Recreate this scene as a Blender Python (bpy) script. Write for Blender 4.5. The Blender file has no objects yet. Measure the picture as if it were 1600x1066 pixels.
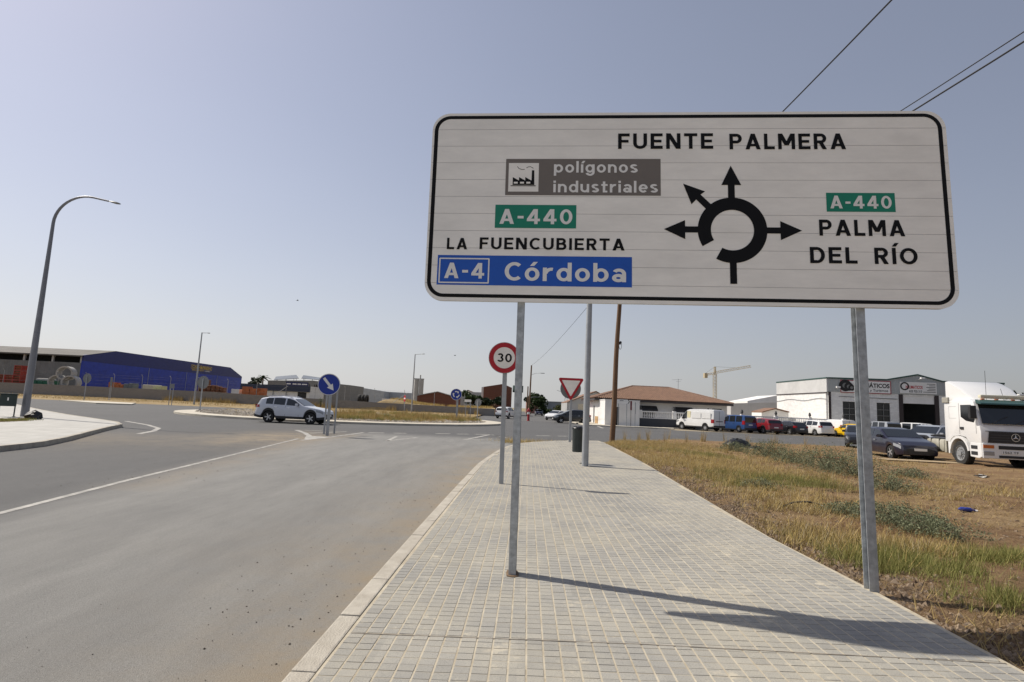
import bpy, bmesh, math, random
import numpy as np
from mathutils import Matrix, Vector
random.seed(7); rng = np.random.default_rng(7)
S = bpy.context.scene; COL = S.collection
R = math.radians
# ------------------------------------------------------------------ camera
FPX, CX, CY, EYE = 859.0, 800.0, 533.0, 1.57          # focal length in photo pixels, centre, eye height over the road
ROLL = math.atan(0.0445); PITCH = math.atan(104 * math.cos(ROLL) / FPX)
_f = np.array([0, math.cos(PITCH), math.sin(PITCH)]); _u0 = np.array([0, -math.sin(PITCH), math.cos(PITCH)]); _r0 = np.array([1., 0, 0])
_r = math.cos(ROLL) * _r0 + math.sin(ROLL) * _u0; _u = -math.sin(ROLL) * _r0 + math.cos(ROLL) * _u0
cam = bpy.data.objects.new('camera', bpy.data.cameras.new('camera')); COL.objects.link(cam)
cam.matrix_world = Matrix(((_r[0], _u[0], -_f[0], 0), (_r[1], _u[1], -_f[1], 0), (_r[2], _u[2], -_f[2], EYE), (0, 0, 0, 1)))
cam.data.sensor_width = 36; cam.data.lens = FPX / 1600 * 36; cam.data.clip_start = .05; cam.data.clip_end = 6000
S.camera = cam
# ------------------------------------------------------------------ sky, sun, exposure
SUN_EL, SUN_AZ = R(48.5), R(-67)                        # azimuth measured from +Y towards +X
W = bpy.data.worlds.new('World'); S.world = W; W.use_nodes = True
nt = W.node_tree; bg = nt.nodes['Background']
sky = nt.nodes.new('ShaderNodeTexSky'); sky.sky_type = 'NISHITA'; sky.sun_disc = False
sky.sun_elevation = SUN_EL; sky.sun_rotation = SUN_AZ; sky.altitude = 100
sky.air_density = 1.0; sky.dust_density = 1.2; sky.ozone_density = 1.0
bg.inputs[1].default_value = .092
sd = Vector((math.sin(SUN_AZ) * math.cos(SUN_EL), math.cos(SUN_AZ) * math.cos(SUN_EL), math.sin(SUN_EL)))
def wmath(op, a, b=None):                               # dusty summer air: pale veil, denser towards the horizon, brighter towards the sun
    q = nt.nodes.new('ShaderNodeMath'); q.operation = op
    for i, v in enumerate((a, b)):
        if v is None: continue
        if isinstance(v, (int, float)): q.inputs[i].default_value = v
        else: nt.links.new(v, q.inputs[i])
    return q.outputs[0]
tc = nt.nodes.new('ShaderNodeTexCoord'); sx = nt.nodes.new('ShaderNodeSeparateXYZ'); nt.links.new(tc.outputs['Generated'], sx.inputs[0])
dt = nt.nodes.new('ShaderNodeVectorMath'); dt.operation = 'DOT_PRODUCT'; nt.links.new(tc.outputs['Generated'], dt.inputs[0]); dt.inputs[1].default_value = sd
elev = wmath('MAXIMUM', sx.outputs['Z'], 0.); veil = wmath('ADD', wmath('MULTIPLY', wmath('EXPONENT', wmath('MULTIPLY', elev, -3.6)), .72), .17)
wisp = nt.nodes.new('ShaderNodeTexNoise'); wisp.inputs['Scale'].default_value = 1.6; wisp.inputs['Detail'].default_value = 5; wmp = nt.nodes.new('ShaderNodeMapping'); wmp.inputs['Scale'].default_value = (1, 1, 3.5); nt.links.new(tc.outputs['Generated'], wmp.inputs[0]); nt.links.new(wmp.outputs[0], wisp.inputs['Vector'])
lum = wmath('MULTIPLY', wmath('MAXIMUM', wmath('ADD', wmath('MULTIPLY', dt.outputs['Value'], 4.5), 4.8), 2.4), wmath('ADD', wmath('MULTIPLY', wisp.outputs['Fac'], .10), .95))
hz = nt.nodes.new('ShaderNodeVectorMath'); hz.operation = 'SCALE'; hz.inputs[0].default_value = (.985, .997, 1.01); nt.links.new(lum, hz.inputs['Scale'])
mxs = nt.nodes.new('ShaderNodeMix'); mxs.data_type = 'RGBA'; nt.links.new(veil, mxs.inputs[0]); tn = nt.nodes.new('ShaderNodeMix'); tn.data_type = 'RGBA'; tn.blend_type = 'MULTIPLY'; tn.inputs[0].default_value = 1; nt.links.new(sky.outputs[0], tn.inputs[6]); tn.inputs[7].default_value = (1.05, .965, 1.03, 1); nt.links.new(tn.outputs[2], mxs.inputs[6]); nt.links.new(hz.outputs[0], mxs.inputs[7])
nt.links.new(mxs.outputs[2], bg.inputs[0])
sun = bpy.data.objects.new('sun', bpy.data.lights.new('sun', 'SUN')); COL.objects.link(sun)
sun.data.energy = 4.8; sun.data.angle = R(.55); sun.data.color = (1, .93, .82)
sun.rotation_euler = sd.to_track_quat('Z', 'Y').to_euler(); sun.location = sd * 50
S.view_settings.view_transform = 'Standard'; S.view_settings.look = 'None'; S.view_settings.gamma = 1
S.view_settings.exposure = 0.08; S.view_settings.use_curve_mapping = False
S.render.engine = 'CYCLES'

# ------------------------------------------------------------------ pixel helpers (a pixel gives a direction only)
def ray(px, py): return _f + (px - CX) / FPX * _r - (py - CY) / FPX * _u
def g(px, py, z=0.):
    d = ray(px, py); t = (z - EYE) / d[2]; return Vector((d[0] * t, d[1] * t, z))
def at(px, py, Y):
    d = ray(px, py); t = Y / d[1]; return Vector((d[0] * t, Y, EYE + d[2] * t))
def project(P):
    d = np.array(P, float) - np.array([0, 0, EYE]); z = d @ _f
    return CX + FPX * (d @ _r) / z, CY - FPX * (d @ _u) / z, z

# ------------------------------------------------------------------ materials
def mat(name, col, rough=.6, metal=0., var=.12, scale=3., bump=0., bscale=60., spec=.5, detail=5., col2=None, coat=0., stretch=None):
    m = bpy.data.materials.new(name); m.use_nodes = True; n = m.node_tree; L = n.links
    b = n.nodes['Principled BSDF']; b.inputs['Roughness'].default_value = rough; b.inputs['Metallic'].default_value = metal
    b.inputs['Specular IOR Level'].default_value = spec; b.inputs['Coat Weight'].default_value = coat
    geo = n.nodes.new('ShaderNodeNewGeometry'); vec = geo.outputs['Position']
    if stretch:
        mp = n.nodes.new('ShaderNodeMapping'); mp.inputs['Scale'].default_value = stretch; L.new(vec, mp.inputs[0]); vec = mp.outputs[0]
    c1 = [max(0, c * (1 - var)) for c in col]; c2 = col2 or [min(1, c * (1 + var)) for c in col]
    if var or col2:
        no = n.nodes.new('ShaderNodeTexNoise'); no.inputs['Scale'].default_value = scale; no.inputs['Detail'].default_value = detail
        no.inputs['Roughness'].default_value = .65; L.new(vec, no.inputs['Vector'])
        cr = n.nodes.new('ShaderNodeValToRGB'); cr.color_ramp.elements[0].position = .3; cr.color_ramp.elements[1].position = .7
        cr.color_ramp.elements[0].color = (*c1, 1); cr.color_ramp.elements[1].color = (*c2, 1)
        L.new(no.outputs['Fac'], cr.inputs[0]); L.new(cr.outputs[0], b.inputs['Base Color'])
    else: b.inputs['Base Color'].default_value = (*col, 1)
    if bump:
        nb = n.nodes.new('ShaderNodeTexNoise'); nb.inputs['Scale'].default_value = bscale; nb.inputs['Detail'].default_value = 4
        L.new(vec, nb.inputs['Vector'])
        bp = n.nodes.new('ShaderNodeBump'); bp.inputs['Strength'].default_value = bump; bp.inputs['Distance'].default_value = .02
        L.new(nb.outputs['Fac'], bp.inputs['Height']); L.new(bp.outputs[0], b.inputs['Normal'])
    return m
def leafmat(name, ca, cb, rough=.7, trans=.0):
    m = bpy.data.materials.new(name); m.use_nodes = True; n = m.node_tree; L = n.links; b = n.nodes['Principled BSDF']
    b.inputs['Roughness'].default_value = rough; b.inputs['Specular IOR Level'].default_value = .25
    geo = n.nodes.new('ShaderNodeNewGeometry'); cr = n.nodes.new('ShaderNodeValToRGB')
    cr.color_ramp.elements[0].color = (*ca, 1); cr.color_ramp.elements[1].color = (*cb, 1)
    L.new(geo.outputs['Random Per Island'], cr.inputs[0])
    no = n.nodes.new('ShaderNodeTexNoise'); no.inputs['Scale'].default_value = 1.3; L.new(geo.outputs['Position'], no.inputs['Vector'])
    mx = n.nodes.new('ShaderNodeMix'); mx.data_type = 'RGBA'; mx.blend_type = 'MULTIPLY'; mx.inputs[0].default_value = .5
    L.new(cr.outputs[0], mx.inputs[6]); L.new(no.outputs['Fac'], mx.inputs[7]); L.new(mx.outputs[2], b.inputs['Base Color'])
    if trans:
        tr = n.nodes.new('ShaderNodeBsdfTranslucent'); L.new(mx.outputs[2], tr.inputs[0])
        ms = n.nodes.new('ShaderNodeMixShader'); ms.inputs[0].default_value = trans
        L.new(b.outputs[0], ms.inputs[1]); L.new(tr.outputs[0], ms.inputs[2]); L.new(ms.outputs[0], n.nodes['Material Output'].inputs[0])
    return m
def paint(name, col, rough=.28): return mat(name, col, rough, 0, .04, 1.2, coat=.6)
def sheet(name, col, axis='X', pitch=.25, rough=.45, metal=.2, var=.1):
    m = mat(name, col, rough, metal, var, .8); n = m.node_tree; L = n.links
    geo = n.nodes.new('ShaderNodeNewGeometry'); wv = n.nodes.new('ShaderNodeTexWave'); wv.wave_type = 'BANDS'; wv.bands_direction = axis
    wv.inputs['Scale'].default_value = 0.314 / pitch; wv.inputs['Distortion'].default_value = 0
    L.new(geo.outputs['Position'], wv.inputs['Vector'])
    bp = n.nodes.new('ShaderNodeBump'); bp.inputs['Strength'].default_value = .6; bp.inputs['Distance'].default_value = .03
    L.new(wv.outputs['Fac'], bp.inputs['Height']); L.new(bp.outputs[0], n.nodes['Principled BSDF'].inputs['Normal'])
    return m
def blockmat(name, col, mortar, bw=.4, bh=.2, axis='X', msize=.012):
    m = mat(name, col, .9, 0, .1, 2.); n = m.node_tree; L = n.links; b = n.nodes['Principled BSDF']
    geo = n.nodes.new('ShaderNodeNewGeometry'); sp = n.nodes.new('ShaderNodeSeparateXYZ'); cb = n.nodes.new('ShaderNodeCombineXYZ')
    L.new(geo.outputs['Position'], sp.inputs[0]); L.new(sp.outputs[axis], cb.inputs[0]); L.new(sp.outputs['Z'], cb.inputs[1])
    br = n.nodes.new('ShaderNodeTexBrick'); br.inputs['Scale'].default_value = 1; br.inputs['Brick Width'].default_value = bw; br.inputs['Row Height'].default_value = bh
    br.inputs['Mortar Size'].default_value = msize; br.inputs['Color1'].default_value = (*[c * .85 for c in col], 1); br.inputs['Color2'].default_value = (*[c * 1.12 for c in col], 1)
    br.inputs['Mortar'].default_value = (*mortar, 1); L.new(cb.outputs[0], br.inputs['Vector'])
    old = b.inputs['Base Color'].links[0].from_socket
    mx = n.nodes.new('ShaderNodeMix'); mx.data_type = 'RGBA'; mx.inputs[0].default_value = .6; L.new(old, mx.inputs[6]); L.new(br.outputs['Color'], mx.inputs[7]); L.new(mx.outputs[2], b.inputs['Base Color'])
    bp = n.nodes.new('ShaderNodeBump'); bp.inputs['Strength'].default_value = .5; bp.inputs['Distance'].default_value = .01; bp.invert = True
    L.new(br.outputs['Fac'], bp.inputs['Height']); L.new(bp.outputs[0], b.inputs['Normal'])
    return m

# ------------------------------------------------------------------ mesh helpers
class MB:
    def __init__(s): s.v = []; s.f = []; s.m = []
    def add(s, vs, fs, mi=0):
        o = len(s.v); s.v += [tuple(p) for p in vs]; s.f += [tuple(i + o for i in q) for q in fs]; s.m += [mi] * len(fs); return s
    def box(s, x0, x1, y0, y1, z0, z1, mi=0, M=None):
        vs = [(x, y, z) for z in (z0, z1) for y in (y0, y1) for x in (x0, x1)]
        if M is not None: vs = [M @ Vector(p) for p in vs]
        return s.add(vs, [(0, 2, 3, 1), (4, 5, 7, 6), (0, 1, 5, 4), (2, 6, 7, 3), (0, 4, 6, 2), (1, 3, 7, 5)], mi)
    def cbox(s, c, sx, sy, sz, mi=0, rot=None):
        M = Matrix.Translation(c) @ (rot.to_4x4() if rot else Matrix()); return s.box(-sx / 2, sx / 2, -sy / 2, sy / 2, -sz / 2, sz / 2, mi, M)
    def cyl(s, p0, p1, r0, r1=None, n=12, caps=True, mi=0):
        r1 = r0 if r1 is None else r1; p0, p1 = Vector(p0), Vector(p1); q = (p1 - p0).to_track_quat('Z', 'Y')
        vs = []
        for p, r in ((p0, r0), (p1, r1)): vs += [p + q @ Vector((r * math.cos(2 * math.pi * i / n), r * math.sin(2 * math.pi * i / n), 0)) for i in range(n)]
        fs = [(i, (i + 1) % n, n + (i + 1) % n, n + i) for i in range(n)]
        if caps: fs += [tuple(range(n - 1, -1, -1)), tuple(range(n, 2 * n))]
        return s.add(vs, fs, mi)
    def tube(s, pts, r, n=8, mi=0):
        pts = [Vector(p) for p in pts]; rs = r if isinstance(r, (list, tuple)) else [r] * len(pts); vs = []; e1 = None
        for i, p in enumerate(pts):
            t = (pts[min(i + 1, len(pts) - 1)] - pts[max(i - 1, 0)]).normalized()
            if e1 is None: a = Vector((0, 0, 1)) if abs(t.z) < .9 else Vector((1, 0, 0)); e1 = t.cross(a).normalized()
            e1 = (e1 - t * e1.dot(t)).normalized(); e2 = t.cross(e1)
            vs += [p + rs[i] * (e1 * math.cos(2 * math.pi * k / n) + e2 * math.sin(2 * math.pi * k / n)) for k in range(n)]
        fs = [(i * n + k, i * n + (k + 1) % n, (i + 1) * n + (k + 1) % n, (i + 1) * n + k) for i in range(len(pts) - 1) for k in range(n)]
        fs += [tuple(range(n)), tuple(range(len(vs) - 1, len(vs) - n - 1, -1))]
        return s.add(vs, fs, mi)
    def lathe(s, prof, n=24, M=None, mi=0):            # prof [(r,h)], axis local z
        vs = [(r * math.cos(2 * math.pi * k / n), r * math.sin(2 * math.pi * k / n), h) for r, h in prof for k in range(n)]
        if M is not None: vs = [M @ Vector(p) for p in vs]
        fs = [(i * n + k, i * n + (k + 1) % n, (i + 1) * n + (k + 1) % n, (i + 1) * n + k) for i in range(len(prof) - 1) for k in range(n)]
        return s.add(vs, fs, mi)
    def prism(s, poly, M, t0, t1, mi=0):               # 2D polygon in local xy, from z=t0 to t1
        n = len(poly); vs = [M @ Vector((x, y, t0)) for x, y in poly] + [M @ Vector((x, y, t1)) for x, y in poly]
        return s.add(vs, [tuple(range(n - 1, -1, -1)), tuple(range(n, 2 * n))] + [(i, (i + 1) % n, n + (i + 1) % n, n + i) for i in range(n)], mi)
    def quad(s, a, b, c, d, mi=0): return s.add([a, b, c, d], [(0, 1, 2, 3)], mi)
    def build(s, name, mats, parent=None, smooth=None, loc=None, fix=True, w=False, bevel=0):
        me = bpy.data.meshes.new(name); vs = s.v
        off = Vector(parent.location) if (w and parent is not None) else (Vector(loc) if loc is not None and w else None)
        if off is not None: vs = [tuple(Vector(p) - off) for p in vs]
        me.from_pydata(vs, [], s.f)
        for m in (mats if isinstance(mats, (list, tuple)) else [mats]): me.materials.append(m)
        me.polygons.foreach_set('material_index', s.m)
        if fix or bevel:
            b = bmesh.new(); b.from_mesh(me)
            if fix: bmesh.ops.recalc_face_normals(b, faces=b.faces)
            if bevel:
                es = [e for e in b.edges if len(e.link_faces) == 2 and e.calc_face_angle(0) > .5]
                bmesh.ops.bevel(b, geom=es, offset=bevel, segments=2, profile=.6, affect='EDGES', clamp_overlap=True)
            b.to_mesh(me); b.free()
        if smooth: me.shade_smooth(); me.set_sharp_from_angle(angle=R(smooth))
        me.update(); o = bpy.data.objects.new(name, me); COL.objects.link(o)
        if parent is not None: o.parent = parent
        if loc is not None: o.location = loc
        return o
def empty(name, loc=(0, 0, 0), rz=0., label=None, cat=None, group=None):
    o = bpy.data.objects.new(name, None); COL.objects.link(o); o.location = loc; o.rotation_euler = (0, 0, rz); o.empty_display_size = .2
    return tag(o, label, cat, group)
def tag(o, label=None, cat=None, group=None, kind=None):
    if label: o['label'] = label
    if cat: o['category'] = cat
    if group: o['group'] = group
    if kind: o['kind'] = kind
    return o
def copy_tree(o, parent=None):
    c = o.copy(); COL.objects.link(c); c.parent = parent
    for ch in list(o.children): copy_tree(ch, c)
    return c
def fastmesh(name, co, faces_n, mats, nv):              # co (n,3); every face has nv consecutive verts
    me = bpy.data.meshes.new(name); n = len(co); me.vertices.add(n); me.vertices.foreach_set('co', np.ascontiguousarray(co, dtype=np.float32).ravel())
    me.loops.add(n); me.loops.foreach_set('vertex_index', np.arange(n, dtype=np.int32)); k = n // nv
    me.polygons.add(k); me.polygons.foreach_set('loop_start', np.arange(0, n, nv, dtype=np.int32))
    for m in mats: me.materials.append(m)
    me.update(calc_edges=True); o = bpy.data.objects.new(name, me); COL.objects.link(o); return o
def gridmesh(name, xs, ys, zf, m, attrs=None, keep=None):
    X, Y = np.meshgrid(xs, ys); Z = zf(X, Y); co = np.stack([X, Y, Z], -1).reshape(-1, 3)
    nx, ny = len(xs), len(ys); I = np.arange((nx) * (ny)).reshape(ny, nx)
    q = np.stack([I[:-1, :-1], I[:-1, 1:], I[1:, 1:], I[1:, :-1]], -1).reshape(-1, 4)
    if keep is not None:
        cx = (X[:-1, :-1] + X[1:, 1:]) / 2; cy = (Y[:-1, :-1] + Y[1:, 1:]) / 2; q = q[keep(cx, cy).ravel()]
    me = bpy.data.meshes.new(name); me.vertices.add(len(co)); me.vertices.foreach_set('co', co.astype(np.float32).ravel())
    me.loops.add(q.size); me.loops.foreach_set('vertex_index', q.astype(np.int32).ravel()); me.polygons.add(len(q)); me.polygons.foreach_set('loop_start', np.arange(0, q.size, 4, dtype=np.int32))
    me.update(calc_edges=True); me.shade_smooth()
    for k, fn in (attrs or {}).items():
        a = me.attributes.new(k, 'FLOAT', 'POINT'); a.data.foreach_set('value', np.clip(fn(X, Y), 0, 1).astype(np.float32).ravel())
    me.materials.append(m); o = bpy.data.objects.new(name, me); COL.objects.link(o); return o
_capH = {}
def text_geo(s, x0, x1, base, cap, bold=.02, space=1.0, align=None):
    """2D verts/faces of a word: baseline y=base, capital height=cap, stretched to x0..x1"""
    def raw(t):
        cu = bpy.data.curves.new('t', 'FONT'); cu.body = t; cu.size = 1; cu.offset = bold; cu.space_character = space; cu.resolution_u = 4; cu.fill_mode = 'FRONT' if hasattr(cu, 'fill_mode') else cu.fill_mode
        ob = bpy.data.objects.new('t', cu); COL.objects.link(ob); dg = bpy.context.evaluated_depsgraph_get(); ev = ob.evaluated_get(dg); me = ev.to_mesh()
        v = [tuple(p.co[:2]) for p in me.vertices]; f = [tuple(p.vertices) for p in me.polygons]; ev.to_mesh_clear()
        bpy.data.objects.remove(ob); bpy.data.curves.remove(cu); return v, f
    k = (bold,)
    if k not in _capH:
        hv = raw('H')[0]; _capH[k] = (min(p[1] for p in hv), max(p[1] for p in hv))
    b0, b1 = _capH[k]; v, f = raw(s); xa = min(p[0] for p in v); xb = max(p[0] for p in v)
    sy = cap / (b1 - b0); sx = (x1 - x0) / (xb - xa) if x1 is not None else sy
    return [(x0 + (x - xa) * sx, base + (y - b0) * sy) for x, y in v], f
def text_part(name, s, M, z, m, parent, x0, x1, base, cap, bold=.02, space=1.0):
    v, f = text_geo(s, x0, x1, base, cap, bold, space); mb = MB(); mb.add([M @ Vector((x, y, z)) for x, y in v], f)
    return mb.build(name, m, parent, fix=False)
def rrect(x0, y0, x1, y1, r, n=6):
    P = []
    for cx, cy, a in ((x1 - r, y1 - r, 0), (x0 + r, y1 - r, 90), (x0 + r, y0 + r, 180), (x1 - r, y0 + r, 270)):
        P += [(cx + r * math.cos(R(a + 90 * k / n)), cy + r * math.sin(R(a + 90 * k / n))) for k in range(n + 1)]
    return P
def frame_geo(outer, inner, M, z):
    n = len(outer); return [M @ Vector((x, y, z)) for x, y in outer] + [M @ Vector((x, y, z)) for x, y in inner], [(i, (i + 1) % n, n + (i + 1) % n, n + i) for i in range(n)]
def blades(pos, h, lean, w, up=.0):                    # pos (n,3) -> triangles
    n = len(pos); a = rng.uniform(0, 2 * np.pi, n); b = a + rng.uniform(1.0, 2.1, n)
    side = np.stack([np.cos(b), np.sin(b), np.zeros(n)], 1) * (w / 2)[:, None]
    tip = pos + np.stack([np.cos(a) * lean * h, np.sin(a) * lean * h, h * np.sqrt(np.clip(1 - lean ** 2, .1, 1))], 1)
    return np.stack([pos - side, pos + side, tip], 1).reshape(-1, 3)
def leaves(cen, size, flat=0.):                         # random leaf quads
    n = len(cen); u = rng.normal(size=(n, 3)); u /= np.linalg.norm(u, axis=1)[:, None]; t = rng.normal(size=(n, 3)); t -= (t * u).sum(1)[:, None] * u; t /= np.linalg.norm(t, axis=1)[:, None]
    s = (size * rng.uniform(.6, 1.4, n))[:, None]; a = u * s; b = t * s * .5
    return np.stack([cen - a, cen + b, cen + a, cen - b], 1).reshape(-1, 3)
# ================================================================== SETTING
def sstep(a, b, x): t = np.clip((x - a) / (b - a), 0, 1); return t * t * (3 - 2 * t)
_lat = rng.random((256, 256))
def vnoise(x, y):
    x = np.asarray(x, float); y = np.asarray(y, float); xi = np.floor(x).astype(int); yi = np.floor(y).astype(int); fx = x - xi; fy = y - yi; fx = fx * fx * (3 - 2 * fx); fy = fy * fy * (3 - 2 * fy)
    L = lambda i, j: _lat[i % 256, j % 256]
    return (L(xi, yi) * (1 - fx) + L(xi + 1, yi) * fx) * (1 - fy) + (L(xi, yi + 1) * (1 - fx) + L(xi + 1, yi + 1) * fx) * fy
def fbm(x, y, o=4): return sum(vnoise(x * 2 ** k + 17 * k, y * 2 ** k + 5 * k) / 2 ** k for k in range(o)) / 1.9
# --- soil material shared by ground, lot and verge
def soilmat(name, a, b, c, sc=1.0, bump=.7):
    m = mat(name, a, .95, 0, .0, 1., spec=.1); n = m.node_tree; L = n.links; bs = n.nodes['Principled BSDF']
    geo = n.nodes.new('ShaderNodeNewGeometry'); P = geo.outputs['Position']
    def noise(s, d=6, r=.7):
        q = n.nodes.new('ShaderNodeTexNoise'); q.inputs['Scale'].default_value = s; q.inputs['Detail'].default_value = d; q.inputs['Roughness'].default_value = r; L.new(P, q.inputs['Vector']); return q.outputs['Fac']
    def ramp(f, p0, p1):
        q = n.nodes.new('ShaderNodeMapRange'); q.inputs['From Min'].default_value = p0; q.inputs['From Max'].default_value = p1; L.new(f, q.inputs[0]); return q.outputs[0]
    def mix(f, x, y):
        q = n.nodes.new('ShaderNodeMix'); q.data_type = 'RGBA'; L.new(f, q.inputs[0])
        for k, v in ((6, x), (7, y)):
            if isinstance(v, tuple): q.inputs[k].default_value = (*v, 1)
            else: L.new(v, q.inputs[k])
        return q.outputs[2]
    c1 = mix(ramp(noise(.35 * sc), .42, .6), a, b); c2 = mix(ramp(noise(1.7 * sc, 8), .48, .66), c1, c)
    c3 = mix(ramp(noise(28 * sc, 4), .35, .75), c2, tuple(x * .55 for x in a)); L.new(c3, bs.inputs['Base Color'])
    bp = n.nodes.new('ShaderNodeBump'); bp.inputs['Strength'].default_value = bump; bp.inputs['Distance'].default_value = .03; L.new(noise(22 * sc, 8, .8), bp.inputs['Height']); L.new(bp.outputs[0], bs.inputs['Normal'])
    return m
M_soil = soilmat('dry_soil', (.25, .158, .088), (.36, .26, .14), (.155, .092, .05), 1.3, 1.0)
M_verge = soilmat('verge_soil', (.36, .26, .14), (.42, .33, .18), (.28, .22, .13), .6)
M_far = soilmat('far_ground', (.33, .27, .17), (.38, .32, .2), (.24, .21, .12), .1)
gd = MB().quad((-3000, -200, -.05), (3000, -200, -.05), (3000, 5000, -.05), (-3000, 5000, -.05)).build('ground', M_far); tag(gd, kind='structure')
# --- asphalt
def asphalt(name, dark, dustc, dirtc, attr=True):
    m = mat(name, dark, .85, 0, 0., spec=.3); n = m.node_tree; L = n.links; bs = n.nodes['Principled BSDF']
    geo = n.nodes.new('ShaderNodeNewGeometry'); P = geo.outputs['Position']
    def noise(s, d=4, r=.6, st=None):
        q = n.nodes.new('ShaderNodeTexNoise'); q.inputs['Scale'].default_value = s; q.inputs['Detail'].default_value = d; q.inputs['Roughness'].default_value = r
        if st:
            mp = n.nodes.new('ShaderNodeMapping'); mp.inputs['Scale'].default_value = st; mp.inputs['Rotation'].default_value = (0, 0, R(6)); L.new(P, mp.inputs[0]); L.new(mp.outputs[0], q.inputs['Vector'])
        else: L.new(P, q.inputs['Vector'])
        return q.outputs['Fac']
    def rng_(f, a, b, c=0., d=1.):
        q = n.nodes.new('ShaderNodeMapRange'); q.inputs['From Min'].default_value = a; q.inputs['From Max'].default_value = b; q.inputs['To Min'].default_value = c; q.inputs['To Max'].default_value = d; L.new(f, q.inputs[0]); return q.outputs[0]
    def mul(a, b):
        q = n.nodes.new('ShaderNodeMath'); q.operation = 'MULTIPLY'; q.use_clamp = True; L.new(a, q.inputs[0])
        if isinstance(b, float): q.inputs[1].default_value = b
        else: L.new(b, q.inputs[1])
        return q.outputs[0]
    def mix(f, x, y):
        q = n.nodes.new('ShaderNodeMix'); q.data_type = 'RGBA'; L.new(f, q.inputs[0])
        for k, v in ((6, x), (7, y)):
            if isinstance(v, tuple): q.inputs[k].default_value = (*v, 1)
            else: L.new(v, q.inputs[k])
        return q.outputs[2]
    speck = rng_(noise(160, 2, .5), .35, .7); base = mix(speck, tuple(c * .7 for c in dark), tuple(c * 1.35 for c in dark))
    base = mix(rng_(noise(42, 5, .8), .40, .60, 0, .75), base, tuple(c * 1.45 for c in dark)); base = mix(rng_(noise(6, 6, .7), .4, .68, 0, .35), base, tuple(c * .62 for c in dark))
    base = mix(rng_(noise(.22, 4, .6, (1, .25, 1)), .35, .7, 0, .45), base, tuple(c * 1.5 for c in dark))
    if attr:
        A = n.nodes.new('ShaderNodeAttribute'); A.attribute_name = 'dust'; D = n.nodes.new('ShaderNodeAttribute'); D.attribute_name = 'dirt'
        streak = rng_(noise(2.2, 8, .72, (1, .22, 1)), .3, .72, .62, 1.1); base = mix(mul(A.outputs['Fac'], streak), base, dustc)
        base = mix(mul(A.outputs['Fac'], rng_(noise(58, 5, .8), .47, .62, 0, .62)), base, (.125, .12, .112)); base = mix(mul(A.outputs['Fac'], rng_(noise(140, 2, .5), .6, .75, 0, .6)), base, (.42, .40, .37))
        blot = rng_(noise(1.1, 7, .75), .33, .62, .15, 1.2); base = mix(mul(D.outputs['Fac'], blot), base, dirtc)
        grit = rng_(noise(46, 3, .6), .60, .72, 0, .5); base = mix(mul(D.outputs['Fac'], grit), base, (.13, .1, .075))
    L.new(base, bs.inputs['Base Color'])
    bp = n.nodes.new('ShaderNodeBump'); bp.inputs['Strength'].default_value = .8; bp.inputs['Distance'].default_value = .010; L.new(noise(120, 3, .7), bp.inputs['Height']); L.new(bp.outputs[0], bs.inputs['Normal'])
    return m
M_road = asphalt('asphalt', (.062, .062, .063), (.25, .246, .23), (.25, .205, .145))
KERB = [(-1.17, -4), (-1.13, 0), (-1.1, 3), (-1.02, 6), (-.92, 9), (-.72, 14.1), (-.42, 17.5), (-.1, 20.2), (.35, 22), (1.0, 23.4), (1.9, 24.5), (3.0, 25.3), (4.15, 25.6)]
RIGHT = [(4.15, 25.6), (4.2, 24.2), (4.08, 21.5), (3.74, 15), (3.3, 9.5), (3.08, 6.6), (3.05, 4.6), (2.99, 3.3), (2.93, 0), (2.85, -4)]
kx = lambda y: np.interp(y, [p[1] for p in KERB], [p[0] for p in KERB])
LINE = [(-5.6, -6), (-5.95, 3), (-6.2, 7), (-6.4, 8.3), (-6.66, 10), (-6.98, 12.6), (-7.5, 16.7), (-8.15, 21.8)]
lx = lambda y: np.interp(y, [p[1] for p in LINE] + [29], [p[0] for p in LINE] + [-7.2])
def f_dust(X, Y):
    lane = sstep(-.5, .9, X - lx(Y)) * (1 - sstep(25, 29.5, Y)); return .12 + (.78 - .16 * np.exp(-((kx(Y) - X - 1.75) / .38) ** 2) - .13 * np.exp(-((kx(Y) - X - 3.55) / .4) ** 2)) * lane + .12 * fbm(X * .3, Y * .3) + .25 * sstep(55, 62, Y) * (X > 12)
def f_dirt(X, Y):
    k = np.exp(-np.clip(X - 0, -9, 9) * 0) * np.exp(-np.clip(kx(Y) - X, 0, 50) / (.62 + .35 * fbm(Y * .5, X * 0 + 3))) * (1 - sstep(19, 25, Y)) * (Y < 26)
    p = np.exp(-(((X + 9.3) / 2.0) ** 2 + ((Y - 22) / 4.5) ** 2)) * .95 + np.exp(-(((X + 13.6) / 2.2) ** 2 + ((Y - 17.6) / 3.2) ** 2)) * .5
    l = np.exp(-((X - lx(Y) - .5) / .5) ** 2) * .35 * (Y > 9) * (Y < 26)
    return k * .95 + p + l
xs = np.concatenate([np.linspace(-90, -20, 36)[:-1], np.linspace(-20, -2.2, 90)[:-1], np.linspace(-2.2, 5, 61)[:-1], np.linspace(5, 75, 36)])
ys = np.concatenate([np.linspace(-8, 32, 134)[:-1], np.linspace(32, 69, 38)])
road = gridmesh('road', xs, ys, lambda X, Y: X * 0., M_road, {'dust': f_dust, 'dirt': f_dirt}); tag(road, kind='structure')
M_road2 = asphalt('street_asphalt', (.10, .098, .095), (.2, .19, .17), (.2, .16, .12), False)
st = MB().quad((-5, 69, -.001), (14.5, 69, -.001), (17, 260, -.001), (2, 260, -.001)).build('side_street', M_road2); tag(st, kind='structure')
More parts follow.
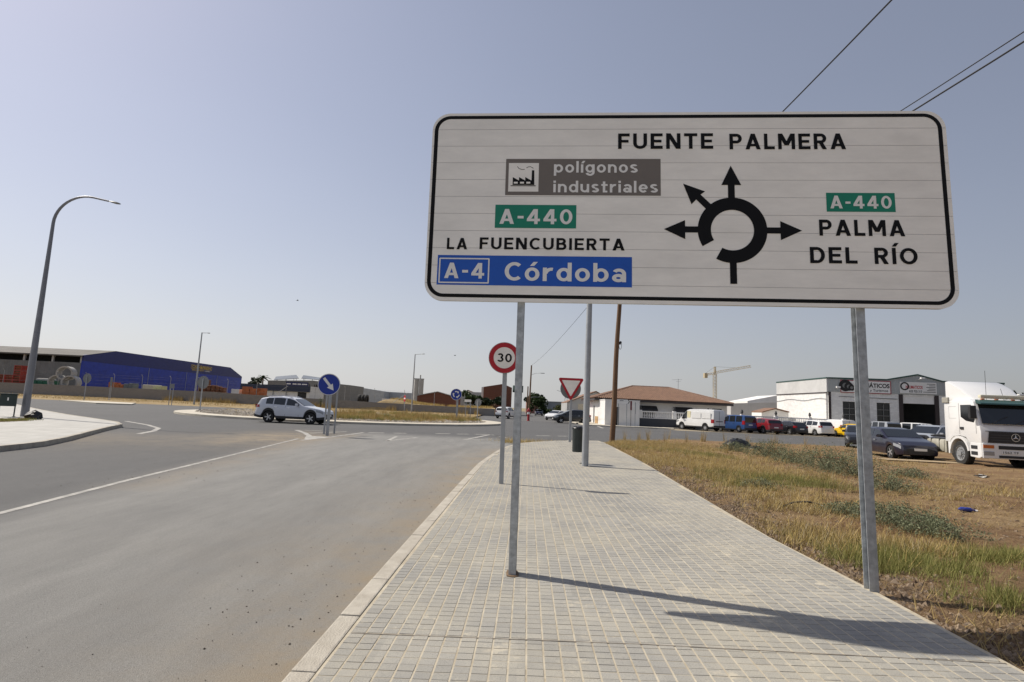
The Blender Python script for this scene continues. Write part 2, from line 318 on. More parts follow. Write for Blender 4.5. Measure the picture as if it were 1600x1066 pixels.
# --- markings
M_paint = mat('worn_road_paint', (.17, .165, .155), .85, 0, 0, 3.4, col2=(.50, .48, .435), detail=12)
def strip(mb, pts, w, z=.004):
    pts = [Vector((p[0], p[1], 0)) for p in pts]; L, Rr = [], []
    for i, p in enumerate(pts):
        t = (pts[min(i + 1, len(pts) - 1)] - pts[max(i - 1, 0)]).normalized(); nn = Vector((-t.y, t.x, 0)) * w / 2; L.append(p + nn); Rr.append(p - nn)
    for i in range(len(pts) - 1): mb.quad((*L[i][:2], z), (*Rr[i][:2], z), (*Rr[i + 1][:2], z), (*L[i + 1][:2], z))
def marking(name, polys, widths, parent=road):
    mb = MB()
    for p, w in zip(polys, widths):
        if w is None: mb.add([(q[0], q[1], .0045) for q in p], [tuple(range(len(p)))])
        else: strip(mb, p, w)
    o = mb.build(name, M_paint, parent, fix=False); return o
G2 = lambda *px: [g(*p)[:2] for p in px]
marking('edge_line', [LINE], [.105])
marking('splitter_marking', [G2((463, 672.3), (476, 676.5), (483, 681), (480, 686)), G2((470, 688.3), (515, 683.6), (568, 676.1)), G2((483, 681.5), (520, 683.2), (474, 688.2))], [.22, .16, None])
marking('splitter_marking', [G2((484, 677), (542, 674.7))], [.16]); marking('splitter_marking', [G2((464, 672.2), (502, 673.4))], [.16])
for a, b, y in ((576, 600, 676.3), (615, 635, 677), (681, 704, 677.8), (714, 732, 678.4), (742, 761, 678.8), (838, 860, 681), (872, 886, 681.6)):
    marking('give_way_dash', [G2((a, y), (b, y + (b - a) * .012))], [.3])
marking('give_way_triangle', [G2((605, 689), (620, 682), (652, 683.8)), G2((605, 689), (652, 683.8))], [.16, .12])
marking('give_way_triangle', [G2((725, 687.6), (766, 679.2), (792, 684.5)), G2((725, 687.6), (770, 686))], [.18, .13])
for a in (1134, 1168, 1200, 1236, 1272, 1310): marking('centre_dash', [G2((a, 682.4 + (a - 1134) * .036), (a + 11, 682.8 + (a - 1134) * .036))], [.14])
marking('corner_marking', [G2((934, 666.2), (942, 669.3), (958, 669.8))], [.3])
# --- near pavement with its paver cells and kerb stones
SLOPE = .0205
swz = lambda x: .13 + SLOPE * (x + 1.1)
M_grout = mat('pavement_grout', (.33, .28, .20), .95, 0, .0, 5., bump=.3, col2=(.50, .45, .35), detail=7)
inner = []
for i, (x, y) in enumerate(KERB):
    a = Vector(KERB[max(i - 1, 0)]); b = Vector(KERB[min(i + 1, len(KERB) - 1)]); t = (b - a).normalized(); inner.append((x + t.y * .14, y - t.x * .14))
inner[-1] = (4.15, 25.46)
poly = inner + RIGHT[1:]
mb = MB(); n = len(poly); mb.add([(x, y, swz(x) - .0022) for x, y in poly] + [(x, y, -.03) for x, y in poly], [tuple(range(n))] + [(i, n + i, n + (i + 1) % n, (i + 1) % n) for i in range(n)])
pav = mb.build('pavement', M_grout); tag(pav, kind='structure')
def inside(poly, X, Y):
    c = np.zeros(X.shape, bool); j = len(poly) - 1
    for i in range(len(poly)):
        xi, yi = poly[i]; xj, yj = poly[j]; c ^= ((yi > Y) != (yj > Y)) & (X < (xj - xi) * (Y - yi) / (yj - yi + 1e-12) + xi); j = i
    return c
def cellmat():
    m = mat('concrete_paver', (.36, .345, .315), .9, 0, .0, bump=.35, bscale=260, spec=.2); n = m.node_tree; L = n.links; bs = n.nodes['Principled BSDF']
    geo = n.nodes.new('ShaderNodeNewGeometry'); P = geo.outputs['Position']
    mp = n.nodes.new('ShaderNodeMapping'); mp.inputs['Rotation'].default_value = (0, 0, R(1.9)); mp.inputs['Scale'].default_value = (2.5, 2.5, 0); L.new(P, mp.inputs[0])
    fl = n.nodes.new('ShaderNodeVectorMath'); fl.operation = 'FLOOR'; L.new(mp.outputs[0], fl.inputs[0])
    wn = n.nodes.new('ShaderNodeTexWhiteNoise'); L.new(fl.outputs[0], wn.inputs['Vector'])
    no = n.nodes.new('ShaderNodeTexNoise'); no.inputs['Scale'].default_value = .9; no.inputs['Detail'].default_value = 7; no.inputs['Roughness'].default_value = .7; L.new(P, no.inputs['Vector'])
    sp = n.nodes.new('ShaderNodeTexNoise'); sp.inputs['Scale'].default_value = 140; sp.inputs['Detail'].default_value = 2; L.new(P, sp.inputs['Vector'])
    def mr(f, a, b, c, d):
        q = n.nodes.new('ShaderNodeMapRange'); q.inputs['From Min'].default_value = a; q.inputs['From Max'].default_value = b; q.inputs['To Min'].default_value = c; q.inputs['To Max'].default_value = d; L.new(f, q.inputs[0]); return q.outputs[0]
    def mix(f, x, y):
        q = n.nodes.new('ShaderNodeMix'); q.data_type = 'RGBA'; L.new(f, q.inputs[0])
        for k, v in ((6, x), (7, y)):
            if isinstance(v, tuple): q.inputs[k].default_value = (*v, 1)
            else: L.new(v, q.inputs[k])
        return q.outputs[2]
    st_ = n.nodes.new('ShaderNodeTexNoise'); st_.inputs['Scale'].default_value = 3.4; st_.inputs['Detail'].default_value = 8; st_.inputs['Roughness'].default_value = .75; L.new(P, st_.inputs['Vector'])
    c = mix(wn.outputs['Value'], (.285, .277, .254), (.345, .332, .298)); c = mix(mr(no.outputs['Fac'], .42, .66, 0, .75), c, (.43, .398, .322)); c = mix(mr(sp.outputs['Fac'], .5, .72, 0, .6), c, (.17, .168, .165)); c = mix(mr(st_.outputs['Fac'], .58, .68, 0, .85), c, (.52, .47, .37)); c = mix(mr(st_.outputs['Fac'], .40, .30, 0, .35), c, (.23, .215, .19))
    # single pavers darker or paler than their neighbours
    oi = n.nodes.new('ShaderNodeObjectInfo'); ad = n.nodes.new('ShaderNodeMath'); ad.operation = 'ADD'; L.new(geo.outputs['Random Per Island'], ad.inputs[0]); L.new(oi.outputs['Random'], ad.inputs[1])
    fr = n.nodes.new('ShaderNodeMath'); fr.operation = 'FRACT'; L.new(ad.outputs[0], fr.inputs[0])
    c = mix(mr(fr.outputs[0], .80, 1., 0, .26), c, (.20, .195, .185)); c = mix(mr(fr.outputs[0], .12, 0., 0, .3), c, (.47, .44, .37)); L.new(c, bs.inputs['Base Color']); return m
M_cell = cellmat()
ang = R(1.9); tv = np.array([math.sin(ang), math.cos(ang)]); nv = np.array([math.cos(ang), -math.sin(ang)]); org = np.array([-1.05, 0.])
PA, PB = .10, .080
ii, jj = np.meshgrid(np.arange(-4, 58), np.arange(-40, 325)); cx = org[0] + nv[0] * (ii + .5) * PA + tv[0] * jj * PB; cy = org[1] + nv[1] * (ii + .5) * PA + tv[1] * jj * PB
ok = np.ones(cx.shape, bool)
for dx, dy in ((0, 0), (.045, -.04), (.045, .04)): ok &= inside(poly, cx + dx, cy + dy)
cells = np.stack([cx[ok], cy[ok]], 1)
def cell_geo():
    a, b, c, h = .0455, .0384, .0020, .0065; vs = [(-a, -b, -.006), (a, -b, -.006), (a, b, -.006), (-a, b, -.006), (-a + c, -b + c, 0), (a - c, -b + c, 0), (a - c, b - c, 0), (-a + c, b - c, 0)]
    return np.array(vs), [(4, 5, 6, 7), (0, 1, 5, 4), (1, 2, 6, 5), (2, 3, 7, 6), (3, 0, 4, 7)]
cv, cf = cell_geo(); rot = np.array([[nv[0], tv[0]], [nv[1], tv[1]]])
vis = []
for k, (x, y) in enumerate(cells):
    u, v, zc = project((x, y, swz(x)))
    if zc > .3 and -20 < u < 1620 and -20 < v < 1086: vis.append((math.hypot(x, y), k))
vis.sort(); near = set(k for _, k in vis[:300])
me = bpy.data.meshes.new('paver'); me.from_pydata([tuple(p) for p in cv], [], cf); me.materials.append(M_cell); me.update()
tilt = math.atan(SLOPE)
for k in sorted(near):
    o = bpy.data.objects.new('paver', me); COL.objects.link(o); o.parent = pav; x, y = cells[k]
    o.location = (x, y, swz(x) + random.uniform(-.0012, .0012)); o.rotation_euler = (0, -tilt, -ang)
rest = np.array([k for k in range(len(cells)) if k not in near]); c2 = cells[rest]
vv = np.zeros((len(c2), 8, 3)); vv[:, :, :2] = c2[:, None, :] + (cv[:, :2] @ rot.T)[None]; vv[:, :, 2] = swz(vv[:, :, 0]) + cv[None, :, 2] + rng.uniform(-.001, .001, (len(c2), 1))
vv = vv[:, np.array([list(q) for q in cf]).ravel(), :].reshape(-1, 3)
pr = fastmesh('pavers', vv, None, [M_cell], 4); pr.parent = pav; tag(pr, kind='stuff')
M_joint = mat('expansion_joint', (.05, .042, .035), .9, 0, .0, 9, col2=(.26, .22, .17), detail=8)
mb = MB(); strip(mb, [(-.92, 3.62), (.9, 3.55), (2.97, 3.4)], .010, 0.0); mb.v = [(x, y, swz(x) + .0015) for x, y, z in mb.v]; mb.build('expansion_joint', M_joint, pav, fix=False)
M_cover = mat('access_cover', (.19, .19, .185), .8, 0, .2, 9, bump=.4)
mb = MB(); p = g(940, 728, .2); mb.prism(rrect(-.33, -.33, .33, .33, .02, 2), Matrix.Translation((p.x, p.y, swz(p.x))), -.002, .006); mb.build('access_cover', M_cover, pav)
M_kerb = mat('kerb_concrete', (.33, .295, .24), .9, 0, 0, 5., col2=(.48, .445, .375), detail=9, bump=.5, bscale=90)
def resample(pts, step):
    P = [Vector(p) for p in pts]; d = [0]
    for a, b in zip(P, P[1:]): d.append(d[-1] + (b - a).length)
    n = max(2, int(round(d[-1] / step)) + 1); s = np.linspace(0, d[-1], n)
    return [Vector((np.interp(t, d, [p.x for p in P]), np.interp(t, d, [p.y for p in P]))) for t in s]
def kerbs(pts, parent, step=.8, w=.14, zf=lambda x: .13, side=1, m=M_kerb):
    P = resample(pts, step)
    for a, b in zip(P, P[1:]):
        L = (b - a).length; t = (b - a) / L; mb = MB(); z = zf((a.x + b.x) / 2)
        mb.prism([(0.003, 0), (L - .003, 0), (L - .003, -side * w), (.003, -side * w)], Matrix(((t.x, -t.y, 0, a.x), (t.y, t.x, 0, a.y), (0, 0, 1, 0), (0, 0, 0, 1))), -.04, z + random.uniform(-.004, .004))
        o = mb.build('kerb_stone', m, parent, bevel=.012)
kerbs(KERB, pav, .8, .137, lambda x: swz(x) + .006)
# --- left pavement across the road
LSW = [(-11.6, 4), (-11.8, 10), (-11.95, 13.2), (-12.25, 14.8), (-13.1, 16.8), (-14.3, 19.2), (-15.1, 20.8), (-15.8, 22.3), (-16.5, 23.9), (-17.9, 25.6), (-20.4, 27.6), (-24, 30.4), (-30, 35.6), (-38, 43)]
M_lpav = blockmat('pale_paving', (.43, .42, .39), (.36, .34, .29), .4, .4, 'X', .02)
def flat_paving(m):
    n = m.node_tree; geo = n.nodes.new('ShaderNodeNewGeometry'); br = [q for q in n.nodes if q.type == 'TEX_BRICK'][0]; n.links.new(geo.outputs['Position'], br.inputs['Vector']); return m
flat_paving(M_lpav)
P = [(x, y) for x, y in LSW]; offp = []
for i, (x, y) in enumerate(P):
    a = Vector(P[max(i - 1, 0)]); b = Vector(P[min(i + 1, len(P) - 1)]); t = (b - a).normalized(); offp.append((x - t.y * .14, y + t.x * .14))
lp = offp + [(-60, 43), (-60, 4)]; n = len(lp); mb = MB(); mb.add([(x, y, .127) for x, y in lp] + [(x, y, -.03) for x, y in lp], [tuple(range(n))] + [(i, n + i, n + (i + 1) % n, (i + 1) % n) for i in range(n)])
lpav = mb.build('left_pavement', M_lpav); tag(lpav, kind='structure'); kerbs(LSW, lpav, 1.0, .137, lambda x: .135, -1)
marking('corner_line', [[(-13.6, 20.6), (-14.2, 22.4), (-15.2, 24.3), (-17.0, 26.3), (-19.6, 28.6)]], [.2])
# --- roundabout island
IC, IR = Vector((-14.3, 50.5)), 13.8
M_apron = mat('pale_concrete_apron', (.50, .46, .38), .9, 0, .15, 1.2, bump=.2)
M_gravel = soilmat('pale_gravel', (.46, .40, .31), (.38, .29, .18), (.52, .48, .41), 1.2)
isl = MB(); N = 72; rad = [(IR, -.03), (IR, .14), (IR - .15, .15), (IR - 1.5, .17)]
isl.lathe(rad, N, Matrix.Translation((IC.x, IC.y, 0))); iso = isl.build('roundabout_island', M_apron, smooth=30); tag(iso, kind='structure')
mo = MB(); mo.lathe([(IR - 1.5, .165), (IR - 2, .22), (IR - 4, .34), (IR - 8, .5), (.01, .6)], N, Matrix.Translation((IC.x, IC.y, 0))); mo.build('gravel_mound', M_gravel, iso, smooth=40)
def islz(x, y): r = math.hypot(x - IC.x, y - IC.y); return float(np.interp(r, [0, IR - 8, IR - 4, IR - 2, IR - 1.5, IR], [.6, .5, .34, .22, .17, .14]))
# --- verge before the yard wall
vg = gridmesh('verge', np.linspace(-150, -4.5, 98), np.linspace(69, 100, 32), lambda X, Y: .10 * sstep(68.9, 69.6, Y) + .12 * fbm(X * .4, Y * .4) * sstep(69, 71, Y) - .02, M_verge); tag(vg, kind='structure')
si = MB(); si.prism([g(*p)[:2] for p in ((92, 626.5), (150, 628.3), (212, 631.2), (205, 633.2), (150, 631.3))], Matrix(), -.02, .12); si = si.build('splitter_island', M_apron); tag(si, kind='structure')
# --- dirt lot on the right
LOTE = [(4.15, 25.7), (5, 28.6), (6.3, 31.3), (10.7, 36.6), (17.3, 37.2), (24, 38.3), (31, 40), (75, 45)]
rx = lambda y: np.interp(y, [p[1] for p in RIGHT][::-1], [p[0] for p in RIGHT][::-1])
le = lambda x: np.interp(x, [p[0] for p in LOTE], [p[1] for p in LOTE])
def lotz(X, Y):
    X = np.asarray(X, float); Y = np.asarray(Y, float)
    b = .02 + .165 * (1 - sstep(12, 31, Y)) * (1 - .55 * sstep(7, 20, X)); nz = .16 * (fbm(X * .45, Y * .45) - .5) + .07 * (fbm(X * 2.2, Y * 2.2, 3) - .5) + .03 * (fbm(X * 7, Y * 7, 2) - .5)
    amp = sstep(0, 1.2, X - rx(Y)) * .8 + .2; far = 1 - .75 * sstep(20, 32, Y); e = sstep(0, 1.6, le(X) - Y)
    return (b + nz * amp * far - .02 * (1 - amp)) * e - .03 * (1 - e)
lxs = np.concatenate([np.linspace(2.7, 12, 125)[:-1], np.linspace(12, 30, 91)[:-1], np.linspace(30, 75, 40)]); lys = np.concatenate([np.linspace(-4, 14, 181)[:-1], np.linspace(14, 46, 121)])
lot = gridmesh('dirt_lot', lxs, lys, lotz, M_soil, keep=lambda X, Y: (X > rx(Y) - .12) & (Y < le(X) + .2)); tag(lot, kind='structure')
M_tan = soilmat('tan_shoulder', (.36, .31, .23), (.30, .25, .18), (.40, .36, .29), .8, .3)
ps = MB(); ps.add([(17, 55.8, .012), (75, 60.5, .012), (75, 90, .012), (17, 90, .012)], [(0, 1, 2, 3)]); ps = ps.build('parking_strip', M_tan); tag(ps, kind='structure')
fp = MB(); fp.prism([(8.2, 59.3), (17.6, 59.3), (18.4, 61.5), (42, 63.4), (42, 90), (8.2, 90)], Matrix(), -.03, .12); fp = fp.build('far_pavement', M_apron); tag(fp, kind='structure')
# ================================================================== SIGNS AND STREET FURNITURE
M_galv = mat('galvanised_steel', (.40, .42, .435), .48, .5, .3, 16., bump=.12, bscale=40)
M_galv2 = mat('dull_galvanised_steel', (.36, .375, .39), .55, .45, .15, 4.)
M_alu = mat('aluminium_edge', (.55, .56, .57), .45, .5, .08, 5.)
M_face = mat('white_reflective_face', (.90, .862, .80), .4, 0, .075, 2.2, stretch=(1, 1, 3))
M_black = mat('black_sign_film', (.008, .008, .009), .6, 0, .1, 8, spec=.15)
M_grey = mat('grey_brown_sign_film', (.17, .145, .125), .5, 0, .06, 4)
M_green = mat('green_sign_film', (.0, .21, .125), .45, 0, .08, 4)
M_blue = mat('blue_sign_film', (.004, .085, .46), .45, 0, .08, 4)
M_bluedisc = mat('blue_disc_film', (.008, .035, .30), .4, 0, .08, 4)
M_red = mat('red_sign_film', (.42, .006, .018), .42, 0, .08, 4)
M_pale = mat('pale_sign_lettering', (.80, .78, .75), .45, 0, .04, 4)
M_signback = mat('grey_sign_back', (.21, .215, .22), .55, .35, .12, 4)
M_seam = mat('sign_seam', (.16, .15, .14), .8, 0, .1, 4)
M_rust = mat('rusty_base', (.16, .105, .06), .95, 0, .35, 30)

# ---- stroke-built road lettering (bold rounded capitals and small letters); r = bar, d = slanted bar, a = arc
T_ = .19
GL = {
 'F': (.62, [('r', 0, 0, T_, 1), ('r', T_, 1 - T_, .62, 1), ('r', T_, .41, .56, .58)]),
 'E': (.64, [('r', 0, 0, T_, 1), ('r', T_, 1 - T_, .64, 1), ('r', T_, .415, .58, .585), ('r', T_, 0, .64, T_)]),
 'L': (.58, [('r', 0, 0, T_, 1), ('r', T_, 0, .58, T_)]),
 'T': (.70, [('r', 0, 1 - T_, .7, 1), ('r', .255, 0, .445, 1 - T_)]),
 'U': (.74, [('r', 0, .36, T_, 1), ('r', .74 - T_, .36, .74, 1), ('a', .37, .36, .37, .36, 180, 360)]),
 'N': (.76, [('r', 0, 0, T_, 1), ('r', .76 - T_, 0, .76, 1), ('d', .64, 0, .12, 1, .24)]),
 'M': (.92, [('r', 0, 0, T_, 1), ('r', .92 - T_, 0, .92, 1), ('d', .46, .26, .12, 1, .24), ('d', .46, .26, .80, 1, .24)]),
 'P': (.68, [('r', 0, 0, T_, 1), ('r', T_, 1 - T_, .38, 1), ('r', T_, .38, .38, .56), ('a', .38, .69, .30, .31, -90, 90)]),
 'R': (.70, [('r', 0, 0, T_, 1), ('r', T_, 1 - T_, .38, 1), ('r', T_, .38, .38, .56), ('a', .38, .69, .30, .31, -90, 90), ('d', .58, 0, .36, .45, .23)]),
 'B': (.70, [('r', 0, 0, T_, 1), ('r', T_, 1 - T_, .38, 1), ('r', T_, .43, .40, .60), ('r', T_, 0, .40, T_), ('a', .38, .73, .27, .27, -90, 90), ('a', .40, .30, .30, .30, -90, 90)]),
 'A': (.84, [('d', .115, 0, .42, 1, .22), ('d', .725, 0, .42, 1, .22), ('r', .22, .19, .62, .35)]),
 'C': (.76, [('a', .44, .5, .44, .5, 48, 312)]),
 'D': (.74, [('r', 0, 0, T_, 1), ('r', T_, 0, .34, T_), ('r', T_, 1 - T_, .34, 1), ('a', .34, .5, .40, .5, -90, 90)]),
 'I': (T_, [('r', 0, 0, T_, 1)]), '\u00cd': (T_, [('r', 0, 0, T_, 1), ('d', .10, 1.08, .26, 1.30, .2)]),
 'O': (.88, [('a', .44, .5, .44, .5, 0, 360)]), '0': (.70, [('a', .35, .5, .35, .5, 0, 360)]),
 '3': (.66, [('a', .32, .725, .30, .275, -80, 155), ('a', .32, .295, .34, .295, -155, 85)]),
 '4': (.74, [('r', .42, 0, .61, 1), ('r', 0, .19, .74, .36), ('d', .12, .34, .49, 1, .24)]),
 '-': (.34, [('r', 0, .37, .34, .54)]),
 'o': (.66, [('a', .33, .36, .33, .36, 0, 360)]), '\u00f3': (.66, [('a', .33, .36, .33, .36, 0, 360), ('d', .32, .80, .48, 1.02, .19)]),
 'b': (.68, [('r', 0, 0, .18, 1), ('a', .35, .36, .33, .36, 0, 360)]), 'd': (.68, [('r', .50, 0, .68, 1), ('a', .33, .36, .33, .36, 0, 360)]),
 'p': (.68, [('r', 0, -.27, .18, .72), ('a', .35, .36, .33, .36, 0, 360)]), 'g': (.68, [('r', .50, .02, .68, .72), ('a', .33, .36, .33, .36, 0, 360), ('a', .34, .03, .34, .30, 195, 360)]),
 'r': (.46, [('r', 0, 0, .18, .72), ('a', .40, .40, .36, .32, 80, 180)]), 'l': (.18, [('r', 0, 0, .18, 1)]),
 'i': (.18, [('r', 0, 0, .18, .72), ('r', 0, .82, .18, 1.0)]), '\u00ed': (.18, [('r', 0, 0, .18, .72), ('d', .10, .80, .24, 1.02, .19)]),
 'n': (.64, [('r', 0, 0, .18, .72), ('r', .46, 0, .64, .40), ('a', .32, .39, .32, .33, 0, 180)]), 'u': (.64, [('r', 0, .33, .18, .72), ('r', .46, 0, .64, .72), ('a', .32, .33, .32, .33, 180, 360)]),
 's': (.56, [('a', .28, .53, .27, .20, 25, 268), ('a', .28, .205, .28, .205, -155, 92)]), 't': (.46, [('r', .11, .14, .29, .94), ('r', 0, .56, .46, .72), ('r', .11, 0, .44, .155)]),
 'a': (.62, [('r', .44, 0, .62, .46), ('a', .31, .44, .31, .28, 0, 150), ('a', .28, .215, .28, .22, 0, 360)]), 'e': (.66, [('a', .33, .36, .33, .36, 0, 318), ('r', .1, .29, .60, .43)])}
def glyphs(s, x0, x1, base, cap, gap=.19):
    wid = sum(GL[c][0] for c in s) + gap * (len(s) - 1); sx = (x1 - x0) / wid; out = []; x = x0
    for c in s:
        w, prims = GL[c]; mb = MB(); k = 0
        for q in prims:
            dz = k * .00012; k += 1
            if q[0] == 'r': P = [(q[1], q[2]), (q[3], q[2]), (q[3], q[4]), (q[1], q[4])]; F_ = [(0, 1, 2, 3)]
            elif q[0] == 'd': h = q[5] / 2; P = [(q[1] - h, q[2]), (q[1] + h, q[2]), (q[3] + h, q[4]), (q[3] - h, q[4])]; F_ = [(0, 1, 2, 3)]
            else:
                _, cx_, cy_, rx_, ry_, a0, a1 = q; n = max(6, int((a1 - a0) / 11)); t = .18 if cap_small(c) else T_; P = []
                for i in range(n + 1): a = R(a0 + (a1 - a0) * i / n); P += [(cx_ + rx_ * math.cos(a), cy_ + ry_ * math.sin(a)), (cx_ + (rx_ - t) * math.cos(a), cy_ + (ry_ - t * .92) * math.sin(a))]
                F_ = [(2 * i, 2 * i + 2, 2 * i + 3, 2 * i + 1) for i in range(n)]
            mb.add([(x + px * sx, base + py * cap, dz) for px, py in P], F_)
        out.append(mb); x += (w + gap) * sx
    return out
def cap_small(c): return c.islower()
def letters(s, M, z, m, parent, x0, x1, base, cap, gap=.19, name='letter'):
    for mb in glyphs(s, x0, x1, base, cap, gap):
        mb.v = [tuple(M @ Vector((a, b, z + c))) for a, b, c in mb.v]; mb.build(name, m, parent, fix=False)
# ---- the large direction sign
sa, sl, sr = -.0678, -.0148, .0149; SW, SH = 4.6223, 1.8057
e1 = Vector((math.cos(sa), math.sin(sa), 0)); en = Vector((-math.sin(sa), math.cos(sa), 0)); eu = math.cos(sl) * Vector((0, 0, 1)) - math.sin(sl) * en
sx_, sy_ = math.cos(sr) * e1 + math.sin(sr) * eu, -math.sin(sr) * e1 + math.cos(sr) * eu; sz_ = sx_.cross(sy_)
SB = Vector((-.8142, 4.8956, 2.4984)); SO = Vector((.09, 4.93, .154))
_o = SB - SO
MS = Matrix(((sx_.x, sy_.x, sz_.x, _o.x), (sx_.y, sy_.y, sz_.y, _o.y), (sx_.z, sy_.z, sz_.z, _o.z), (0, 0, 0, 1)))
big = empty('direction_sign', SO, 0, 'large white roundabout direction sign on two galvanised posts over the pavement', 'road sign')
outl = rrect(0, 0, SW, SH, .17, 10)
NP = 11; ph = SH / NP
def clip_band(P, y0, y1):
    out = []
    for (xa, ya), (xb, yb) in zip(P, P[1:] + P[:1]):
        def lerp(y): t = (y - ya) / (yb - ya); return (xa + (xb - xa) * t, y)
        ins = y0 <= ya <= y1
        if ins: out.append((xa, ya))
        if (ya < y0) != (yb < y0) and (ya > y1) == (yb > y1) or (ya > y1) != (yb > y1) and (ya < y0) == (yb < y0):
            y = y0 if (ya < y0) != (yb < y0) else y1; out.append(lerp(y))
        elif (ya < y0 and yb > y1): out += [lerp(y0), lerp(y1)]
        elif (ya > y1 and yb < y0): out += [lerp(y1), lerp(y0)]
    res = []
    for p in out:
        if not res or (abs(p[0] - res[-1][0]) + abs(p[1] - res[-1][1])) > 1e-6: res.append(p)
    return res
for k in range(NP):
    pl = clip_band(outl, k * ph + (.0012 if k else -1), (k + 1) * ph - (.0012 if k < NP - 1 else -1)); mb = MB(); mb.prism(pl, MS, -.035, 0)
    mb.m = [1] + [0] + [1] * (len(mb.f) - 2)
    o = mb.build('plank', [M_face, M_alu], big, fix=False)
mb = MB(); mb.prism(rrect(.01, .01, SW - .01, SH - .01, .16, 8), MS, -.030, -.012); mb.build('backing', M_seam, big)
mb = MB(); mb.add(*frame_geo(rrect(.020, .032, SW - .034, SH - .026, .152, 10), rrect(.056, .064, SW - .07, SH - .058, .118, 10), MS, .0012)); mb.build('border', M_black, big, fix=False)
def panel(x0, y0, x1, y1, m, z=.0016, name='panel', r=None, par=big):
    mb = MB(); mb.add([MS @ Vector((x, y, z)) for x, y in ((x0, y0), (x1, y0), (x1, y1), (x0, y1))], [(0, 1, 2, 3)]); return mb.build(name, m, par, fix=False)
def word(s, x0, x1, b, cap, m=M_black, z=.0034, bold=.022, par=big, sp=.19): letters(s, MS, z, m, par, x0, x1, b, cap, sp)
word('FUENTE', 1.734, 2.59, 1.447, .150); word('PALMERA', 2.736, 3.755, 1.441, .150)
gp = panel(.706, .998, 2.118, 1.350, M_grey); word('polígonos', 1.150, 1.912, 1.216, .112, M_pale, .0034, 0, gp, .16); word('industriales', 1.148, 2.092, 1.026, .112, M_pale, .0034, 0, gp, .16)
panel(.733, 1.032, 1.011, 1.309, M_face, .0026, 'symbol_plate', None, gp)
qx = lambda X: .733 + (X - 466) / 154 * .278; qy = lambda Y: 1.032 + (451 - Y) / 145 * .277
fac = [(488, 418), (488, 378), (520, 395), (520, 378), (552, 395), (552, 378), (584, 395), (585, 343), (597, 343), (599, 418)]
mb = MB(); mb.add([MS @ Vector((qx(x), qy(y), .0036)) for x, y in fac], [tuple(range(len(fac)))]); mb.add([MS @ Vector((qx(x), qy(y), .0036)) for x, y in ((478, 424), (606, 424), (606, 420), (478, 420))], [(0, 1, 2, 3)])
for x in (494, 526, 558): mb.add([MS @ Vector((qx(a), qy(b), .0046)) for a, b in ((x, 411), (x + 20, 411), (x + 20, 402), (x, 402))], [(0, 1, 2, 3)], 1)
sm = [(510, 324), (518, 334), (532, 339), (548, 338), (556, 331), (566, 326), (578, 325), (592, 333)]
for (a, b), (c, d) in zip(sm, sm[1:]):
    if (a, b) == (548, 338): continue
    t = Vector((c - a, d - b)).normalized(); nx, ny = -t.y * 1.3, t.x * 1.3; mb.add([MS @ Vector((qx(p), qy(q), .0036)) for p, q in ((a - nx, b - ny), (c - nx, d - ny), (c + nx, d + ny), (a + nx, b + ny))], [(0, 1, 2, 3)])
mb.build('factory_symbol', [M_black, M_face], gp, fix=False)
g1 = panel(.621, .684, 1.361, .905, M_green); word('A-440', .662, 1.326, .722, .142, M_pale, par=g1)
word('LA', .188, .376, .478, .107); word('FUENCUBIERTA', .489, 1.796, .482, .110)
b1 = panel(.110, .146, 1.861, .423, M_blue); word('A-4', .176, .541, .207, .144, M_pale, par=b1); word('Córdoba', .726, 1.809, .192, .172, M_pale, par=b1, sp=.15)
mb = MB(); mb.add(*frame_geo(rrect(.125, .161, .586, .397, .006, 1), rrect(.137, .173, .574, .385, .004, 1), MS, .0034)); mb.build('number_frame', M_pale, b1, fix=False)
g2 = panel(3.561, .857, 4.145, 1.032, M_green); word('A-440', 3.592, 4.114, .887, .118, M_pale, par=g2)
word('PALMA', 3.489, 4.211, .637, .146); word('DEL', 3.4, 3.798, .387, .146); word('RÍO', 3.942, 4.3, .386, .146)
# roundabout diagram
mb = MB(); rc = Vector((2.742, .681)); ro_, ri_ = .302, .187; A0, A1 = R(-119), R(210); nn = 56
vs = []
for k in range(nn + 1):
    a = A0 + (A1 - A0) * k / nn; vs += [MS @ Vector((rc.x + ro_ * math.cos(a), rc.y + ro_ * math.sin(a), .0034)), MS @ Vector((rc.x + ri_ * math.cos(a), rc.y + ri_ * math.sin(a), .0034))]
mb.add(vs, [(2 * k, 2 * k + 2, 2 * k + 3, 2 * k + 1) for k in range(nn)]); mb.build('roundabout_ring', M_black, big, fix=False)
def flat(name, P, m=M_black, z=.003, par=big):
    mb = MB(); mb.add([MS @ Vector((x, y, z)) for x, y in P], [tuple(range(len(P)))]); return mb.build(name, m, par, fix=False)
flat('entry_stem', [(2.713, .191), (2.772, .191), (2.772, .42), (2.713, .42)])
flat('arrow', [(2.741, 1.285), (2.655, 1.101), (2.712, 1.101), (2.712, .95), (2.771, .95), (2.771, 1.101), (2.829, 1.101)])
flat('arrow', [(3.342, .681), (3.157, .767), (3.157, .708), (3.0, .708), (3.0, .652), (3.157, .652), (3.157, .592)])
flat('arrow', [(2.144, .685), (2.330, .593), (2.330, .656), (2.49, .656), (2.49, .712), (2.330, .712), (2.330, .770)])
flat('arrow', [(2.317, 1.113), (2.389, .918), (2.431, .964), (2.54, .85), (2.59, .89), (2.470, 1.010), (2.51, 1.04)])
